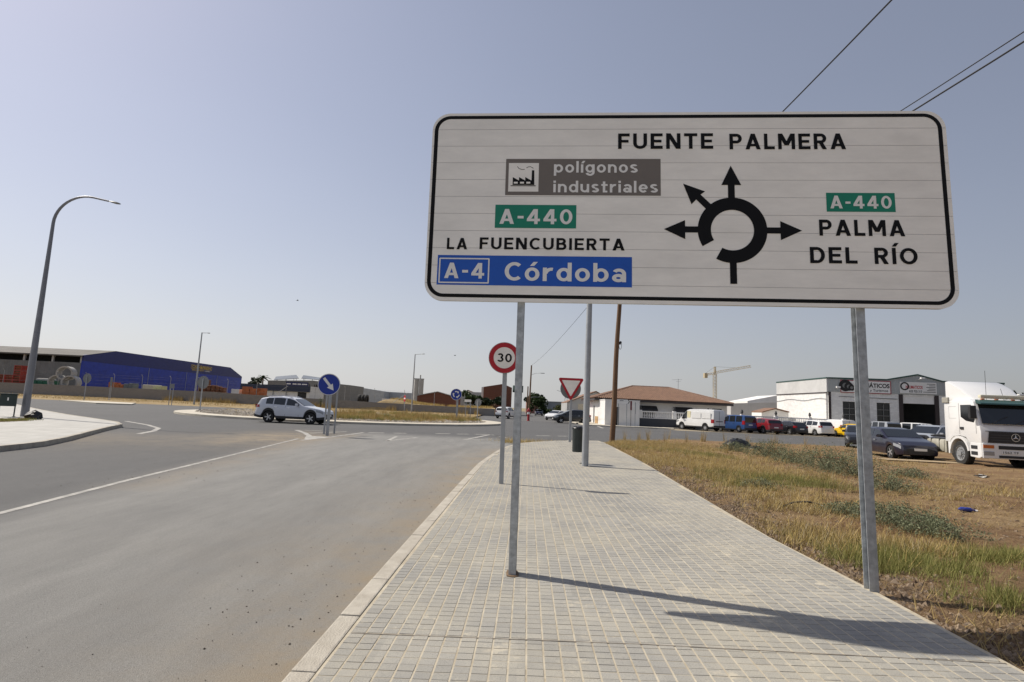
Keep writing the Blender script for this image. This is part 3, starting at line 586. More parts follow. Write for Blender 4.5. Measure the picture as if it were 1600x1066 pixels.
# posts: I-section, flange towards the road user
def ibeam(mb, base, top, fw=.058, d=.12, t=.006):
    base, top = Vector(base), Vector(top); zz = (top - base).normalized(); xx = e1.copy(); xx = (xx - zz * xx.dot(zz)).normalized(); yy = zz.cross(xx)
    L = (top - base).length; M = Matrix(((xx.x, yy.x, zz.x, base.x), (xx.y, yy.y, zz.y, base.y), (xx.z, yy.z, zz.z, base.z), (0, 0, 0, 1)))
    mb.box(-fw / 2, fw / 2, 0, t, 0, L, 0, M); mb.box(-fw / 2, fw / 2, d - t, d, 0, L, 0, M); mb.box(-t / 2, t / 2, t, d - t, 0, L, 0, M)
for u, bz, px in ((.887, .154, (800, 898)), (3.829, .225, (1367, 922))):
    top = MS @ Vector((u, SH - .08, -.037)) + SO; bt = MS @ Vector((u, .0, -.037)) + SO
    dd = ray(*px); nrm = en; tt = ((bt - Vector((0, 0, EYE))).dot(nrm) + .0) / Vector(dd).dot(nrm); b = Vector((0, 0, EYE)) + Vector(dd) * tt; b.z = bz - .12 if u > 2 else bz - .02
    mb = MB(); ibeam(mb, b - SO, top - SO, .062 if u < 2 else .075, .12 if u < 2 else .085); mb.build('post', M_galv, big)
    if u < 2: mb = MB(); mb.prism([(-.045, -.03), (.0, -.05), (.055, -.03), (.06, .05), (.045, .14), (-.04, .14), (-.05, .06)], Matrix.Translation((b.x - SO.x, b.y - SO.y, .0)), -.01, .008); mb.build('base_patch', M_rust, big)

# ---- smaller road signs
MF = Matrix(((1, 0, 0, 0), (0, 0, -1, 0), (0, 1, 0, 0), (0, 0, 0, 1)))     # local xy -> upright face towards -Y
def post(par, h, w=.08, d=.045, m=M_galv2, lean=0., x=0., y=.0, z0=-.02):
    mb = MB(); mb.add([(x + sx * w / 2 + lean * (z - z0), y + sy * d / 2, z) for z in (z0, h) for sy in (-1, 1) for sx in (-1, 1)], [(0, 2, 3, 1), (4, 5, 7, 6), (0, 1, 5, 4), (2, 6, 7, 3), (0, 4, 6, 2), (1, 3, 7, 5)]); return mb.build('post', m, par, bevel=.006)
def disc(par, zc, r, m, back=M_signback, x=0., y=-.03, name='plate'):
    mb = MB(); M = Matrix.Translation((x, y, zc)) @ MF; mb.lathe([(.001, 0), (r - .012, 0), (r - .006, .006), (r, .004), (r, -.022), (r - .012, -.022), (r - .016, -.006), (.001, -.006)], 40, M)
    mb.m = [0 if (i // 40) < 2 else 1 for i in range(len(mb.f))]; return mb.build(name, [m, back], par, smooth=30), M
def ring(par, M, r0, r1, m, z=.004, name='ring', a0=0., a1=360., n=48):
    mb = MB(); vs = []
    for k in range(n + 1):
        a = R(a0 + (a1 - a0) * k / n); vs += [M @ Vector((r0 * math.cos(a), r0 * math.sin(a), z)), M @ Vector((r1 * math.cos(a), r1 * math.sin(a), z))]
    mb.add(vs, [(2 * k, 2 * k + 2, 2 * k + 3, 2 * k + 1) for k in range(n)]); return mb.build(name, m, par, fix=False)
def flatp(par, M, P, m, z=.005, name='arrow'):
    mb = MB(); mb.add([M @ Vector((x, y, z)) for x, y in P], [tuple(range(len(P)))]); return mb.build(name, m, par, fix=False)
# 30 limit
p = g(783, 757, .137); t = empty('speed_limit_sign', (p.x, p.y, swz(p.x)), 0, 'round red and white speed limit sign reading 30 on a grey post', 'road sign')
post(t, 2.55, .085, .05, lean=-.012); c = at(788, 559.5, p.y); zc = c.z - swz(p.x); xo = c.x - p.x
d, M = disc(t, zc, .30, M_face, x=xo, y=-.04); ring(d, M, .205, .292, M_red); letters('30', M, .005, M_black, d, -.135, .145, -.082, .165, .16, 'numeral')
# give way with a round sign back to back
p = g(890, 691, .2); yz = swz(p.x); t = empty('give_way_sign', (p.x, p.y, yz), 0, 'red and white triangular give way sign at the far end of the pavement', 'road sign')
post(t, 2.75, .10, .06, lean=.006); c = at(892, 603, p.y); zc = c.z - yz; xo = c.x - p.x
tri = []
for a, s in ((90, 0), (210, 1), (330, 2)): pass
def rtri(L, r):
    P = [(-L / 2, L * .2887), (L / 2, L * .2887), (0, -L * .5774)]; out = []
    for i in range(3):
        a, b, cc = Vector(P[i - 1]), Vector(P[i]), Vector(P[(i + 1) % 3]); d1 = (a - b).normalized(); d2 = (cc - b).normalized(); bi = (d1 + d2).normalized(); ctr = b + bi * (r / math.sin(R(30)))
        a0 = math.atan2(*( (-d2).yx)) ; 
        s = b + d1 * (r / math.tan(R(30))); e = b + d2 * (r / math.tan(R(30)))
        for k in range(5):
            q = s.lerp(e, k / 4); q = ctr + (q - ctr).normalized() * r; out.append((q.x, q.y))
    return out
Mt = Matrix.Translation((xo, -.05, zc)) @ MF; mb = MB(); LT = 1.16; mb.prism(rtri(LT, .06), Mt, -.02, 0); mb.m = [1, 0] + [1] * (len(mb.f) - 2); pl = mb.build('plate', [M_red, M_signback], t, fix=False)
flatp(pl, Mt, rtri(LT * .70, .02), M_face, .004, 'white_centre')
db, M2 = disc(t, zc - .12, .45, M_signback, x=xo + .0, y=.06, name='round_sign_back')
# keep right arrow disc and the signs standing behind it
p = g(511, 681); t = empty('keep_right_sign', (p.x, p.y, 0), R(12), 'round blue sign with white arrow pointing down right on the painted splitter', 'road sign')
post(t, 2.1, .13, .06); c = at(514.5, 601, p.y); d, M = disc(t, c.z, .475, M_bluedisc, x=(c.x - p.x) / math.cos(R(12)), y=-.05); ring(d, M, .445, .468, M_pale, .004, 'white_rim')
ca, sa_ = math.cos(R(-50)), math.sin(R(-50)); AR = [(-.36, -.055), (.06, -.055), (.06, -.15), (.33, 0), (.06, .15), (.06, .055), (-.36, .055)]; AR = [(x * ca - y * sa_, x * sa_ + y * ca) for x, y in AR]; flatp(d, M, AR, M_pale)
for px, lab in (((506, 678.4), 'thin sign post standing just left of the blue arrow sign'), ((522, 677.8), 'thin sign post standing just right behind the blue arrow sign')):
    q = g(*px); t = empty('sign_post', (q.x, q.y, 0), R(190), lab, 'sign post'); post(t, 2.35 if px[0] < 510 else 2.5, .075, .05); db, _ = disc(t, 2.22, .20, M_face, x=(-.12 if px[0] < 510 else .16), y=-.05); ring(db, _, .14, .19, M_red)
# roundabout sign on the island
p = g(713, 656.5, .28); z0 = islz(p.x, p.y); t = empty('roundabout_sign', (p.x, p.y, z0), R(-3), 'round blue roundabout sign with three white arrows on the grassy island', 'road sign')
post(t, 1.9, .16, .08); c = at(713, 616.5, p.y); d, M = disc(t, c.z - z0, .50, M_bluedisc, x=c.x - p.x, y=-.06); ring(d, M, .468, .493, M_pale, .004, 'white_rim')
for k in range(3):
    a = 90 + 120 * k; ring(d, M, .20, .30, M_pale, .005, 'arrow', a - 36, a + 26, 12); h = R(a - 36); h2 = R(a - 64); flatp(d, M, [(.14 * math.cos(h), .14 * math.sin(h)), (.25 * math.cos(h2), .25 * math.sin(h2)), (.36 * math.cos(h), .36 * math.sin(h))], M_pale, .005, 'arrow_head')
# round sign seen from behind
def back_sign(px, zb, r, lab, cy, rz=170, w=.09):
    p = g(px[0], px[1], zb); t = empty('round_sign', (p.x, p.y, zb), R(rz), lab, 'road sign'); c = at(cy[0], cy[1], p.y); post(t, c.z - zb + r * .6, w, .05); d, M = disc(t, c.z - zb, r, M_bluedisc, x=0, y=-.045); ring(d, M, r * .93, r * .985, M_pale, .004, 'white_rim')
back_sign((312, 642), .2, .52, 'grey back of a round sign at the left end of the roundabout island', (313.5, 597.5))
back_sign((131, 625.5), .12, .62, 'grey back of a round sign on the far splitter, before the concrete pipes', (133, 591))
back_sign((745.5, 655), .15, .42, 'small grey sign back on thin post, right of the white arrow panel', (746, 629), 150)
# arrow panel signs on two posts
def arrow_panel(pxl, pxr, top, bot, Y, lab, txt=None, flip=1, backside=False, head=True):
    a = at(pxl, (top + bot) / 2, Y); b = at(pxr, (top + bot) / 2, Y); h = at(pxl, top, Y).z - at(pxl, bot, Y).z; w = b.x - a.x; zb = at((pxl + pxr) / 2, bot, Y).z
    t = empty('direction_arrow_sign', ((a.x + b.x) / 2, Y, 0), 0, lab, 'road sign'); 
    for s in (-.3, .3): post(t, zb + h * .7, .07, .05, x=s * w, y=.05)
    P = [(-w / 2, 0), (w / 2 - h * .45, 0), (w / 2, h / 2), (w / 2 - h * .45, h), (-w / 2, h)] if head else rrect(-w / 2, 0, w / 2, h, .05, 3)
    M = Matrix.Translation((0, 0, zb)) @ MF; mb = MB(); mb.prism(P, M, -.03, 0); mb.m = [1, 0] + [1] * (len(mb.f) - 2); o = mb.build('panel', [M_signback if backside else M_face, M_signback], t, fix=False)
    if not backside:
        if head: mb = MB(); Q = [(w / 2 - h * .45 - .03, .0), (w / 2 - h * .45 + .03, .0), (w / 2, h / 2), (w / 2 - h * .45 + .03, h), (w / 2 - h * .45 - .03, h), (w / 2 - .08, h / 2)]; flatp(o, M, Q, M_black, .004, 'arrow_edge')
        for k, (s, f0, f1) in enumerate(txt or []): text_part('lettering', s, M, .005, M_black, o, -w / 2 + w * f0, -w / 2 + w * f1, h * (.60 if k == 0 else .2), h * .2, .02)
    return t
arrow_panel(962, 984, 624.3, 630.8, 60.2, 'white arrow shaped direction panel on two posts before the house entrance', [('IBIS', .3, .55)])
arrow_panel(726, 738, 624.4, 628.4, 62, 'small white arrow direction panel on two posts behind the island')
arrow_panel(265, 272.5, 600, 607, 68, 'small grey panel back on two posts before the blue warehouse', backside=True, head=False)
arrow_panel(172.2, 175.6, 589.5, 603, 74, 'narrow grey panel back on two close posts before the blue warehouse', backside=True, head=False)
# no entry sign, seen obliquely
p = g(634.5, 650); t = empty('no_entry_sign', (p.x, 66, .05), R(-62), 'red no entry sign turned aside before the yard wall', 'road sign'); c = at(634.5, 623.5, 66); post(t, c.z + .2, .08, .05, M_galv2); d, M = disc(t, c.z, .40, M_red, y=-.04); flatp(d, M, [(-.28, -.075), (.28, -.075), (.28, .075), (-.28, .075)], M_pale)
# side-on sign and burgundy marker by the house
p = g(1010, 669.5, .12); t = empty('edge_on_sign', (p.x, 59.8, .12), R(78), 'grey sign seen edge on from its post before the balustrade', 'road sign'); c = at(1012, 636, 59.8); post(t, c.z + .3, .09, .06); mb = MB(); mb.prism(rrect(-.42, -.62, .42, .62, .05, 3), Matrix.Translation((0, -.05, c.z - .3)) @ MF, -.02, 0); mb.build('panel', [M_signback], t)
p = at(985.5, 660, 61.4); t = empty('banner_post', (p.x, 61.4, .12), 0, 'thin dark post with burgundy banner beside the white arrow panel', 'banner'); post(t, 2.75, .05, .05, mat('dark_post', (.10, .09, .09), .6), x=0); mb = MB(); mb.box(-.09, .09, -.05, -.03, 1.75, 2.75); mb.build('banner', mat('burgundy_cloth', (.14, .02, .03), .8), t)
# ---- lamps
M_lamp = mat('grey_lamp_steel', (.20, .205, .225), .45, .5, .1, 3.)
M_head = mat('lamp_head_grey', (.15, .155, .15), .5, .2, .1, 4.)
def street_lamp(loc, h, reach, r0, r1, lab, dirx=1, curved=True, rz=0., m=M_lamp, door=True):
    t = empty('street_lamp', loc, rz, lab, 'street lamp', 'street lamps'); pts = []; rs = []
    if curved:
        k = h - reach * .62
        for i in range(7): pts.append((0, 0, k * i / 6)); rs.append(r0 + (r1 - r0) * .75 * i / 6)
        for i in range(1, 13):
            a = R(100 * i / 12); pts.append((dirx * reach * .62 * (1 - math.cos(a)) , 0, k + reach * .62 * math.sin(a))); rs.append(r0 + (r1 - r0) * (.75 + .2 * i / 12))
        a = R(100); e = Vector(pts[-1]); dv = Vector((dirx * math.sin(a), 0, math.cos(a))); pts.append(tuple(e + dv * reach * .32)); rs.append(r1)
    else:
        pts = [(0, 0, h * i / 6) for i in range(7)]; rs = [r0 + (r1 - r0) * i / 6 for i in range(7)]; dv = Vector((dirx, 0, .08)).normalized(); e = Vector(pts[-1])
    mb = MB(); mb.tube(pts, rs, 14); pole = mb.build('pole', m, t, smooth=40)
    if not curved: mb = MB(); mb.tube([(0, 0, h - .05), tuple(e + dv * reach)], .03, 8); mb.build('arm', m, t, smooth=40); tip = e + dv * reach
    else: tip = Vector(pts[-1])
    hd = MB(); L = .62
    for q in range(0, 9):
        pass
    prof = [(0, .02), (.06, .055), (.2, .10), (.38, .12), (.52, .085), (.60, .03), (.62, .001)]
    q = dv.to_track_quat('X', 'Z'); vs = []; n_ = 10
    for s, w in prof:
        for k in range(n_): a = 2 * math.pi * k / n_; vs.append(tip + q @ Vector((s, w * math.cos(a), w * .45 * math.sin(a))))
    hd.add(vs, [(i * n_ + k, i * n_ + (k + 1) % n_, (i + 1) * n_ + (k + 1) % n_, (i + 1) * n_ + k) for i in range(len(prof) - 1) for k in range(n_)] + [tuple(range(n_))]); hd.build('lamp_head', M_head, t, smooth=50)
    if door: mb = MB(); mb.box(-.05, .05, -r0 * .99 - .008, -r0 * .8, .5, .85); mb.build('service_door', m, t)
    return t
p = g(38, 651, .13); street_lamp((p.x, p.y, .12), 10.95, 2.35, .165, .04, 'tall curved grey street lamp on the left pavement beside the litter bin', 1, True, R(4))
p = g(914, 728, .2); street_lamp((p.x, p.y, swz(p.x) - .01), 8.3, 1.7, .085, .055, 'grey lamp post on the near pavement behind the litter bin', -1, True, 0, M_galv2, False)
p = g(302.5, 634); street_lamp((p.x, 71.8, 0.05), 9.5, .9, .12, .07, 'slim grey street lamp before the blue warehouse', 1, False, R(80), M_galv2, False)
p = g(650, 645); street_lamp((-15.6, 93.5 - 4.6, 0.05), 9.4, 1.0, .13, .07, 'slim street lamp rising beside the concrete silo', 1, False, 0, M_galv2, False)
# ---- litter bins
M_bin = mat('dark_bin_paint', (.035, .045, .045), .5, .2, .2, 6)
p = g(905, 724, .2); t = empty('litter_bin', (p.x, p.y, swz(p.x)), R(8), 'dark round litter bin with black bag on a short post before the lamp post', 'litter bin', 'litter bins')
mb = MB(); mb.lathe([(.128, .30), (.135, .32), (.142, .88), (.148, .90), (.132, .905), (.128, .82), (.124, .34), (.001, .31)], 24, Matrix.Translation((-.06, 0, 0))); mb.build('bucket', M_bin, t, smooth=35)
mb = MB(); mb.cyl((.10, .02, -.02), (.10, .02, .86), .03, n=12); mb.box(.0, .12, .0, .04, .45, .50); mb.box(.0, .12, .0, .04, .78, .83); mb.box(.03, .17, -.05, .09, -.02, .012); mb.build('post', M_bin, t)
mb = MB(); rr = random.Random(3); prof = [(.14, .86), (.155, .905), (.142, .93), (.09, .95), (.04, .935), (.001, .92)]; mb.lathe(prof, 20, Matrix.Translation((-.06, 0, 0))); mb.v = [(x + rr.uniform(-.015, .015), y + rr.uniform(-.015, .015), z + rr.uniform(-.02, .03)) for x, y, z in mb.v]; mb.build('bin_bag', mat('black_plastic', (.012, .012, .013), .35), t, smooth=60)
p = g(9, 651, .13); t = empty('litter_bin', (p.x, p.y, .127), R(38), 'dark green box litter bin on two legs at the left edge', 'litter bin', 'litter bins')
mb = MB(); mb.box(-.30, .30, -.16, .16, .48, 1.02); mb.build('bucket', mat('dark_green_bin', (.02, .035, .032), .5), t, bevel=.03); mb = MB(); mb.box(-.33, .33, -.19, .19, 1.02, 1.07); mb.build('lid', M_bin, t, bevel=.012)
for s in (-1, 1): mb = MB(); mb.box(s * .27 - .025, s * .27 + .025, -.03, .03, -.01, .5); mb.box(s * .27 - .06, s * .27 + .06, -.1, .1, -.01, .02); mb.build('leg', M_bin, t)
mb = MB(); mb.box(-.025, .025, -.168, -.16, .74, .88); mb.build('plaque', M_pale, t)
# ---- wooden pole, wires
M_wood = mat('weathered_pole_wood', (.15, .085, .045), .85, 0, .35, 3., bump=.3, bscale=25, stretch=(6, 6, .4))
M_wire = mat('cable_black', (.03, .03, .035), .6, 0, 0)
p = g(956, 690, .05); lean = math.tan(R(1.9)); WH = 9.4; t = empty('utility_pole', (p.x, p.y, .0), 0, 'leaning brown wooden utility pole at the pavement tip', 'utility pole', 'wooden utility poles')
mb = MB(); mb.tube([(lean * z + .02 * math.sin(z), 0, z) for z in np.linspace(-.05, WH, 12)], [.145 - .045 * k / 11 for k in range(12)], 14); mb.build('pole', M_wood, t, smooth=50)
mb = MB(); mb.cyl((lean * 5.2 + .12, -.02, 5.15), (lean * 5.2 + .2, -.02, 5.3), .05, n=8); mb.tube([(lean * 5.2 + .16 + .07 * math.sin(a), -.02, 4.95 - .22 * math.cos(a) + .15) for a in np.linspace(0, 6.1, 14)], .012, 6); mb.build('cable_loop', M_wire, t)
mb = MB(); mb.box(lean * WH - .5, lean * WH + .5, -.05, .05, WH - .45, WH - .37)
for s in (-.42, 0, .42): mb.cyl((lean * WH + s, 0, WH - .37), (lean * WH + s, 0, WH - .22), .035, n=8)
mb.build('crossarm', M_wood, t); PT = Vector((p.x + lean * WH, p.y, WH - .25))
def pole_far(px, Y, topy, lab, lamp=None, r=.13, lx_=0.):
    b = at(px[0], px[1], Y); tp = at(px[0] + lx_, topy, Y); t = empty('utility_pole', (b.x, Y, -.02), 0, lab, 'utility pole', 'wooden utility poles'); dx = tp.x - b.x
    mb = MB(); mb.tube([(dx * k / 6, 0, (tp.z + .02) * k / 6) for k in range(7)], [r - r * .3 * k / 6 for k in range(7)], 10); mb.build('pole', M_wood, t, smooth=50)
    if lamp: z = tp.z * lamp; mb = MB(); mb.tube([(dx * lamp, 0, z), (dx * lamp + .9, -.2, z + .28), (dx * lamp + 1.7, -.3, z + .35)], .03, 6); o = mb.build('lamp_arm', M_galv2, t); mb = MB(); mb.cbox((dx * lamp + 2.0, -.33, z + .33), .7, .2, .1); mb.build('lamp_head', M_head, o, bevel=.03)
    return tp
FT = pole_far((826.5, 641), 96, 571, 'far wooden pole carrying a street lamp arm beside the red hydrant post', .82, .17, 4)
pole_far((824, 641), 112, 604, 'farther short wooden pole just left of the lamp pole', .6, .17, 1)
def wire(pts_a, pts_b, sag, lab, r=.011, n=28):
    a, b = Vector(pts_a), Vector(pts_b); t = empty('overhead_cable', a, 0, lab, 'cable', 'overhead cables'); mb = MB(); mb.tube([(b - a) * (k / n) - Vector((0, 0, 4 * sag * (k / n) * (1 - k / n))) for k in range(n + 1)], r, 5); mb.build('cable', M_wire, t, smooth=60)
wire(PT + Vector((.42, 0, 0)), (10.75, -14, 9.2), 1.15, 'rightmost overhead cable crossing the top right corner', .017); wire(PT + Vector((.3, 0, .1)), (10.9, -15, 9.7), 1.3, 'overhead cable just above the rightmost one in the corner', .011)
wire(PT - Vector((.42, 0, 0)), (5.95, -14, 9.0), 1.0, 'single overhead cable rising from behind the sign top edge', .014); wire(PT - Vector((.3, 0, .1)), FT, .5, 'thin cable sloping down to the far wooden pole', .014)
# ---- red and white hydrant post
M_hred = mat('hydrant_red', (.33, .015, .02), .5, 0, .1, 5); p = g(825.5, 655.5); Yh = 70
b = at(825.5, 655.8, Yh); t = empty('hydrant_post', (b.x, Yh, 0), 0, 'red hydrant post with white band at the street corner', 'hydrant'); mb = MB(); mb.lathe([(.19, -.02), (.19, .06), (.15, .08), (.15, .75), (.17, .77), (.17, .82), (.001, .82)], 14); mb.build('base', M_hred, t, smooth=35)
mb = MB(); mb.lathe([(.155, .82), (.155, 1.12), (.001, 1.12)], 14); mb.build('white_band', M_pale, t, smooth=35); mb = MB(); mb.lathe([(.18, 1.12), (.19, 1.2), (.17, 1.4), (.09, 1.55), (.05, 1.6), (.001, 1.6)], 14); mb.cyl((-.26, 0, 1.25), (.26, 0, 1.25), .07, n=10); mb.build('cap', M_hred, t, smooth=35)
# ================================================================== VEHICLES
M_tyre = mat('tyre_rubber', (.018, .018, .018), .85, 0, .15, 12); M_rim = mat('alloy_rim', (.52, .53, .55), .35, .7, .05, 8); M_rimd = mat('steel_rim_grey', (.35, .36, .37), .5, .5, .1, 8)
M_glass = mat('dark_car_glass', (.010, .012, .014), .06, 0, 0, spec=.8); M_plast = mat('black_car_plastic', (.022, .022, .024), .6, 0, .15, 6); M_chrome = mat('chrome', (.6, .6, .62), .2, .9, 0)
M_tail = mat('red_tail_lamp', (.30, .006, .01), .25, 0, .1, 10); M_lens = mat('clear_lamp_lens', (.32, .33, .35), .12, .3, .1, 12); M_amber = mat('amber_lens', (.5, .12, .01), .3, 0, .1, 10); M_plate = mat('number_plate', (.72, .72, .70), .5, 0, 0)
M_wheelwell = mat('wheel_well', (.010, .010, .010), .9, 0, 0)
_wheel = {}
def wheel_mesh(r, w, style):
    k = (round(r, 3), round(w, 3), style)
    if k not in _wheel:
        My = Matrix(((1, 0, 0, 0), (0, 0, 1, 0), (0, -1, 0, 0), (0, 0, 0, 1)))  # lathe axis -> +Y
        ty = MB(); ty.lathe([(r * .60, -w / 2), (r * .94, -w / 2), (r, -w / 2 + .03), (r, w / 2 - .03), (r * .94, w / 2), (r * .60, w / 2)], 32, My)
        rm = MB(); rm.lathe([(r * .66, w / 2 - .005), (r * .62, w / 2 + .002), (r * .60, w / 2 - .03), (r * .18, w / 2 - .05), (r * .001, w / 2 - .05)], 28, My, 1)
        ns = 5 if style == 'alloy' else 9 if style == 'cover' else 10
        for i in range(ns):
            a = 2 * math.pi * i / ns
            if style == 'truck': rm.cyl(My @ Vector((r * .36 * math.cos(a), r * .36 * math.sin(a), w / 2 - .06)), My @ Vector((r * .36 * math.cos(a), r * .36 * math.sin(a), w / 2 + .01)), .028, n=6); continue
            t = Vector((math.cos(a), math.sin(a), 0)); nn = Vector((-t.y, t.x, 0)); hw = r * (.11 if style == 'alloy' else .075)
            P = [t * r * .14 + nn * hw * .8, t * r * .64 + nn * hw, t * r * .64 - nn * hw, t * r * .14 - nn * hw * .8]
            rm.add([My @ (p + Vector((0, 0, w / 2 - .002))) for p in P] + [My @ (p + Vector((0, 0, w / 2 - .045))) for p in P], [(0, 1, 2, 3), (0, 4, 5, 1), (1, 5, 6, 2), (2, 6, 7, 3), (3, 7, 4, 0)])
        rm.cyl(My @ Vector((0, 0, w / 2 - .05)), My @ Vector((0, 0, w / 2 + (.03 if style == 'truck' else .0))), r * (.22 if style == 'truck' else .16), n=14)
        a = ty.build('tyre', M_tyre, smooth=40); b = rm.build('rim', [M_rim if style != 'truck' else M_rimd, M_wheelwell if style != 'truck' else M_rimd], smooth=30); _wheel[k] = (a.data, b.data); bpy.data.objects.remove(a); bpy.data.objects.remove(b)
    return _wheel[k]
def add_wheel(par, x, y, r, w, style, out):
    a, b = wheel_mesh(r, w, style); o = bpy.data.objects.new('wheel', a); COL.objects.link(o); o.parent = par; o.location = (x, y, r); o.rotation_euler = (0, 0, 0 if out > 0 else math.pi)
    q = bpy.data.objects.new('rim', b); COL.objects.link(q); q.parent = o; return o
def car(name, label, cat, loc, heading, paintm, L, Wd, prof, belt, axles, rw, cuts, clad=None, wr_k=.30, wind=None, rear=None, tail=None, style='alloy', group=None, front=True, sill=.24, rails=False, roofm=None, backlights='corner', tailz=None, side_glass=True, box_rear=False, plate=True, rglass=True, mirrors=True, tw=.21):
    """local +X = forward, profile x runs from the nose (0) to the tail (L)"""
    t = empty(name, loc, heading, label, cat, group); X = lambda x: L / 2 - x
    px = [p[0] for p in prof]; pz = [p[1] for p in prof]; zt = lambda x: float(np.interp(x, px, pz)); bz = lambda x: min(float(np.interp(x, [b[0] for b in belt], [b[1] for b in belt])), zt(x) - .012)
    def hw(x):
        f = 1 - .20 * max(0, 1 - x / .75) ** 2.2; r_ = 1 - (.05 if box_rear else .13) * max(0, 1 - (L - x) / .55) ** 2; return Wd / 2 * f * r_
    def wroof(x): d = zt(x) - bz(x); return hw(x) - .03 - wr_k * max(0, d - .06)
    def zre(x): d = zt(x) - bz(x); return zt(x) - min(.07, d * .5)
    R_ = rw + .055
    def zb(x):
        z = sill + .05 * max(0, 1 - x / .3) + .06 * max(0, 1 - (L - x) / .35)
        for a in axles:
            dx = abs(x - a)
            if dx < R_: z = max(z, rw + math.sqrt(R_ * R_ - dx * dx))
        return z
    sts = set(px) | set(np.arange(0, L, .10).round(3)) | {L}
    for a in axles: sts |= set((a + R_ * np.cos(np.linspace(0, math.pi, 15))).round(3))
    sts = sorted(s for s in sts if 0 <= s <= L); sts = [s for i, s in enumerate(sts) if i == 0 or s - sts[i - 1] > .012 or s in px]
    mb = MB(); rings = []
    for x in sts:
        w, b0, bb, wr, ze, z1 = hw(x), zb(x), bz(x), wroof(x), zre(x), zt(x); c0 = min(b0 + (clad or .06), bb - .05)
        half = [(w - .10, b0), (w - .02, b0 + .005), (w - .002, c0), (w, (c0 + bb) / 2), (w - .022, bb), (wr, ze), (wr - min(.10, wr * .3), z1 - .010), (wr * .5, z1), (0, z1 + .004)]
        ring_ = [(0, b0)] + half + [(-a, b) for a, b in half[-2::-1]]; rings.append([(X(x), y, z) for y, z in ring_])
    nr = len(rings[0])
    for a, b in zip(rings, rings[1:]):
        for k in range(nr):
            k2 = (k + 1) % nr; mi = 0
            if clad and k in (1, 2, nr - 3, nr - 2): mi = 1
            if k in (0, nr - 1): mi = 2
            if roofm is not None and 5 <= k <= nr - 7: mi = 0
            o = len(mb.v); mb.v += [a[k], a[k2], b[k2], b[k]]; mb.f.append((o, o + 1, o + 2, o + 3)); mb.m.append(mi)
    o = len(mb.v); mb.v += rings[0]; mb.f.append(tuple(range(o, o + nr))); mb.m.append(0); o = len(mb.v); mb.v += rings[-1]; mb.f.append(tuple(range(o + nr - 1, o - 1, -1))); mb.m.append(0)
    me_o = mb.build('body', [paintm, M_plast if clad else paintm, M_wheelwell], t, fix=False)
    bm = bmesh.new(); bm.from_mesh(me_o.data); bmesh.ops.remove_doubles(bm, verts=bm.verts, dist=.0008); bmesh.ops.recalc_face_normals(bm, faces=bm.faces); bm.to_mesh(me_o.data); bm.free(); me_o.data.shade_smooth(); me_o.data.set_sharp_from_angle(angle=R(32))
    def side_patch(nm, x0, x1, lo, hi, m, off=.007, par=t, n=8, both=True):
        for s in ((1, -1) if both else (both,)):
            q = MB(); vs = []
            for i in range(n + 1):
                x = x0 + (x1 - x0) * i / n; l, h = lo(x), hi(x); h = max(h, l + .004)
                for z in (l, h):
                    w, bb, wr, ze = hw(x), bz(x), wroof(x), zre(x); y = (w - .022 + (wr - w + .022) * (z - bb) / max(ze - bb, .02)) if z > bb else (w if z < bb - .12 else w - .022 * (z - bb + .12) / .12); vs.append((X(x), s * (y + off), z))
            q.add(vs, [(2 * i, 2 * i + 2, 2 * i + 3, 2 * i + 1) for i in range(n)]); q.build(nm, m, par, smooth=40)
    def top_patch(nm, x0, x1, m, marg=.05, off=.008, n=6):
        q = MB(); vs = []
        for i in range(n + 1):
            x = x0 + (x1 - x0) * i / n; d = .02; sl = (zt(min(x + d, L)) - zt(max(x - d, 0))) / (2 * d); nx, nz = -sl, 1.; ln = math.hypot(nx, nz); w = wroof(x) - marg
            for y in (-w, -w * .5, 0, w * .5, w): vs.append((X(x) - nx / ln * -0 + (-1) * (nx / ln) * off, y, zt(x) + nz / ln * off + (.0 if abs(y) < w * .9 else -.004)))
        q.add(vs, [(5 * i + k, 5 * i + k + 1, 5 * i + k + 6, 5 * i + k + 5) for i in range(n) for k in range(4)]); return q.build(nm, m, t, smooth=40)
    if wind: top_patch('windscreen', wind[0], wind[1], M_glass, .07)
    if rear and rglass: top_patch('rear_window', rear[0], rear[1], M_glass, .08)
    if side_glass:
        for (a, b) in cuts: side_patch('side_window', a, b, lambda x: bz(x) + .03, lambda x: min(zre(x) - .025, zt(x) - .07), M_glass)
    if front:
        side_patch('headlight', .10, .52, lambda x: bz(x) - .20 + .04 * x, lambda x: bz(x) - .055, M_lens, .006)
        q = MB(); w = hw(0) * .8; q.box(X(0) - .01, X(0) + .012, -w, w, pz[0] - .17, pz[0] - .03); q.build('grille', M_plast, t); q = MB(); q.box(X(0) - .01, X(0) + .015, -w * .9, w * .9, sill + .08, sill + .20); q.build('bumper_intake', M_plast, t)
        if plate: q = MB(); q.box(X(0) + .012, X(0) + .022, -.26, .26, sill + .22, sill + .33); q.build('number_plate', M_plate, t)
    zc = tailz or (.80, 1.0)
    side_patch('tail_light', L - .30, L - .005, lambda x: zc[0], lambda x: zc[1], M_tail, .006, n=5)
    for s in (1, -1):
        q = MB(); w = hw(L); q.box(X(L) - .012, X(L) + .02, s * (w - (.16 if not box_rear else .12)), s * (w - .005), zc[0], zc[1]); q.build('tail_lamp', M_tail, t)
    q = MB(); w = hw(L); q.box(X(L) - .05, X(L) + .015, -w * .97, w * .97, sill + .08, sill + .26); q.build('rear_bumper', M_plast if (clad or box_rear) else paintm, t, bevel=.02)
    if plate: q = MB(); zp = sill + .36 if not box_rear else .78; q.box(X(L) - .01, X(L) + .02, -.26, .26, zp, zp + .11); q.build('number_plate', M_plate, t)
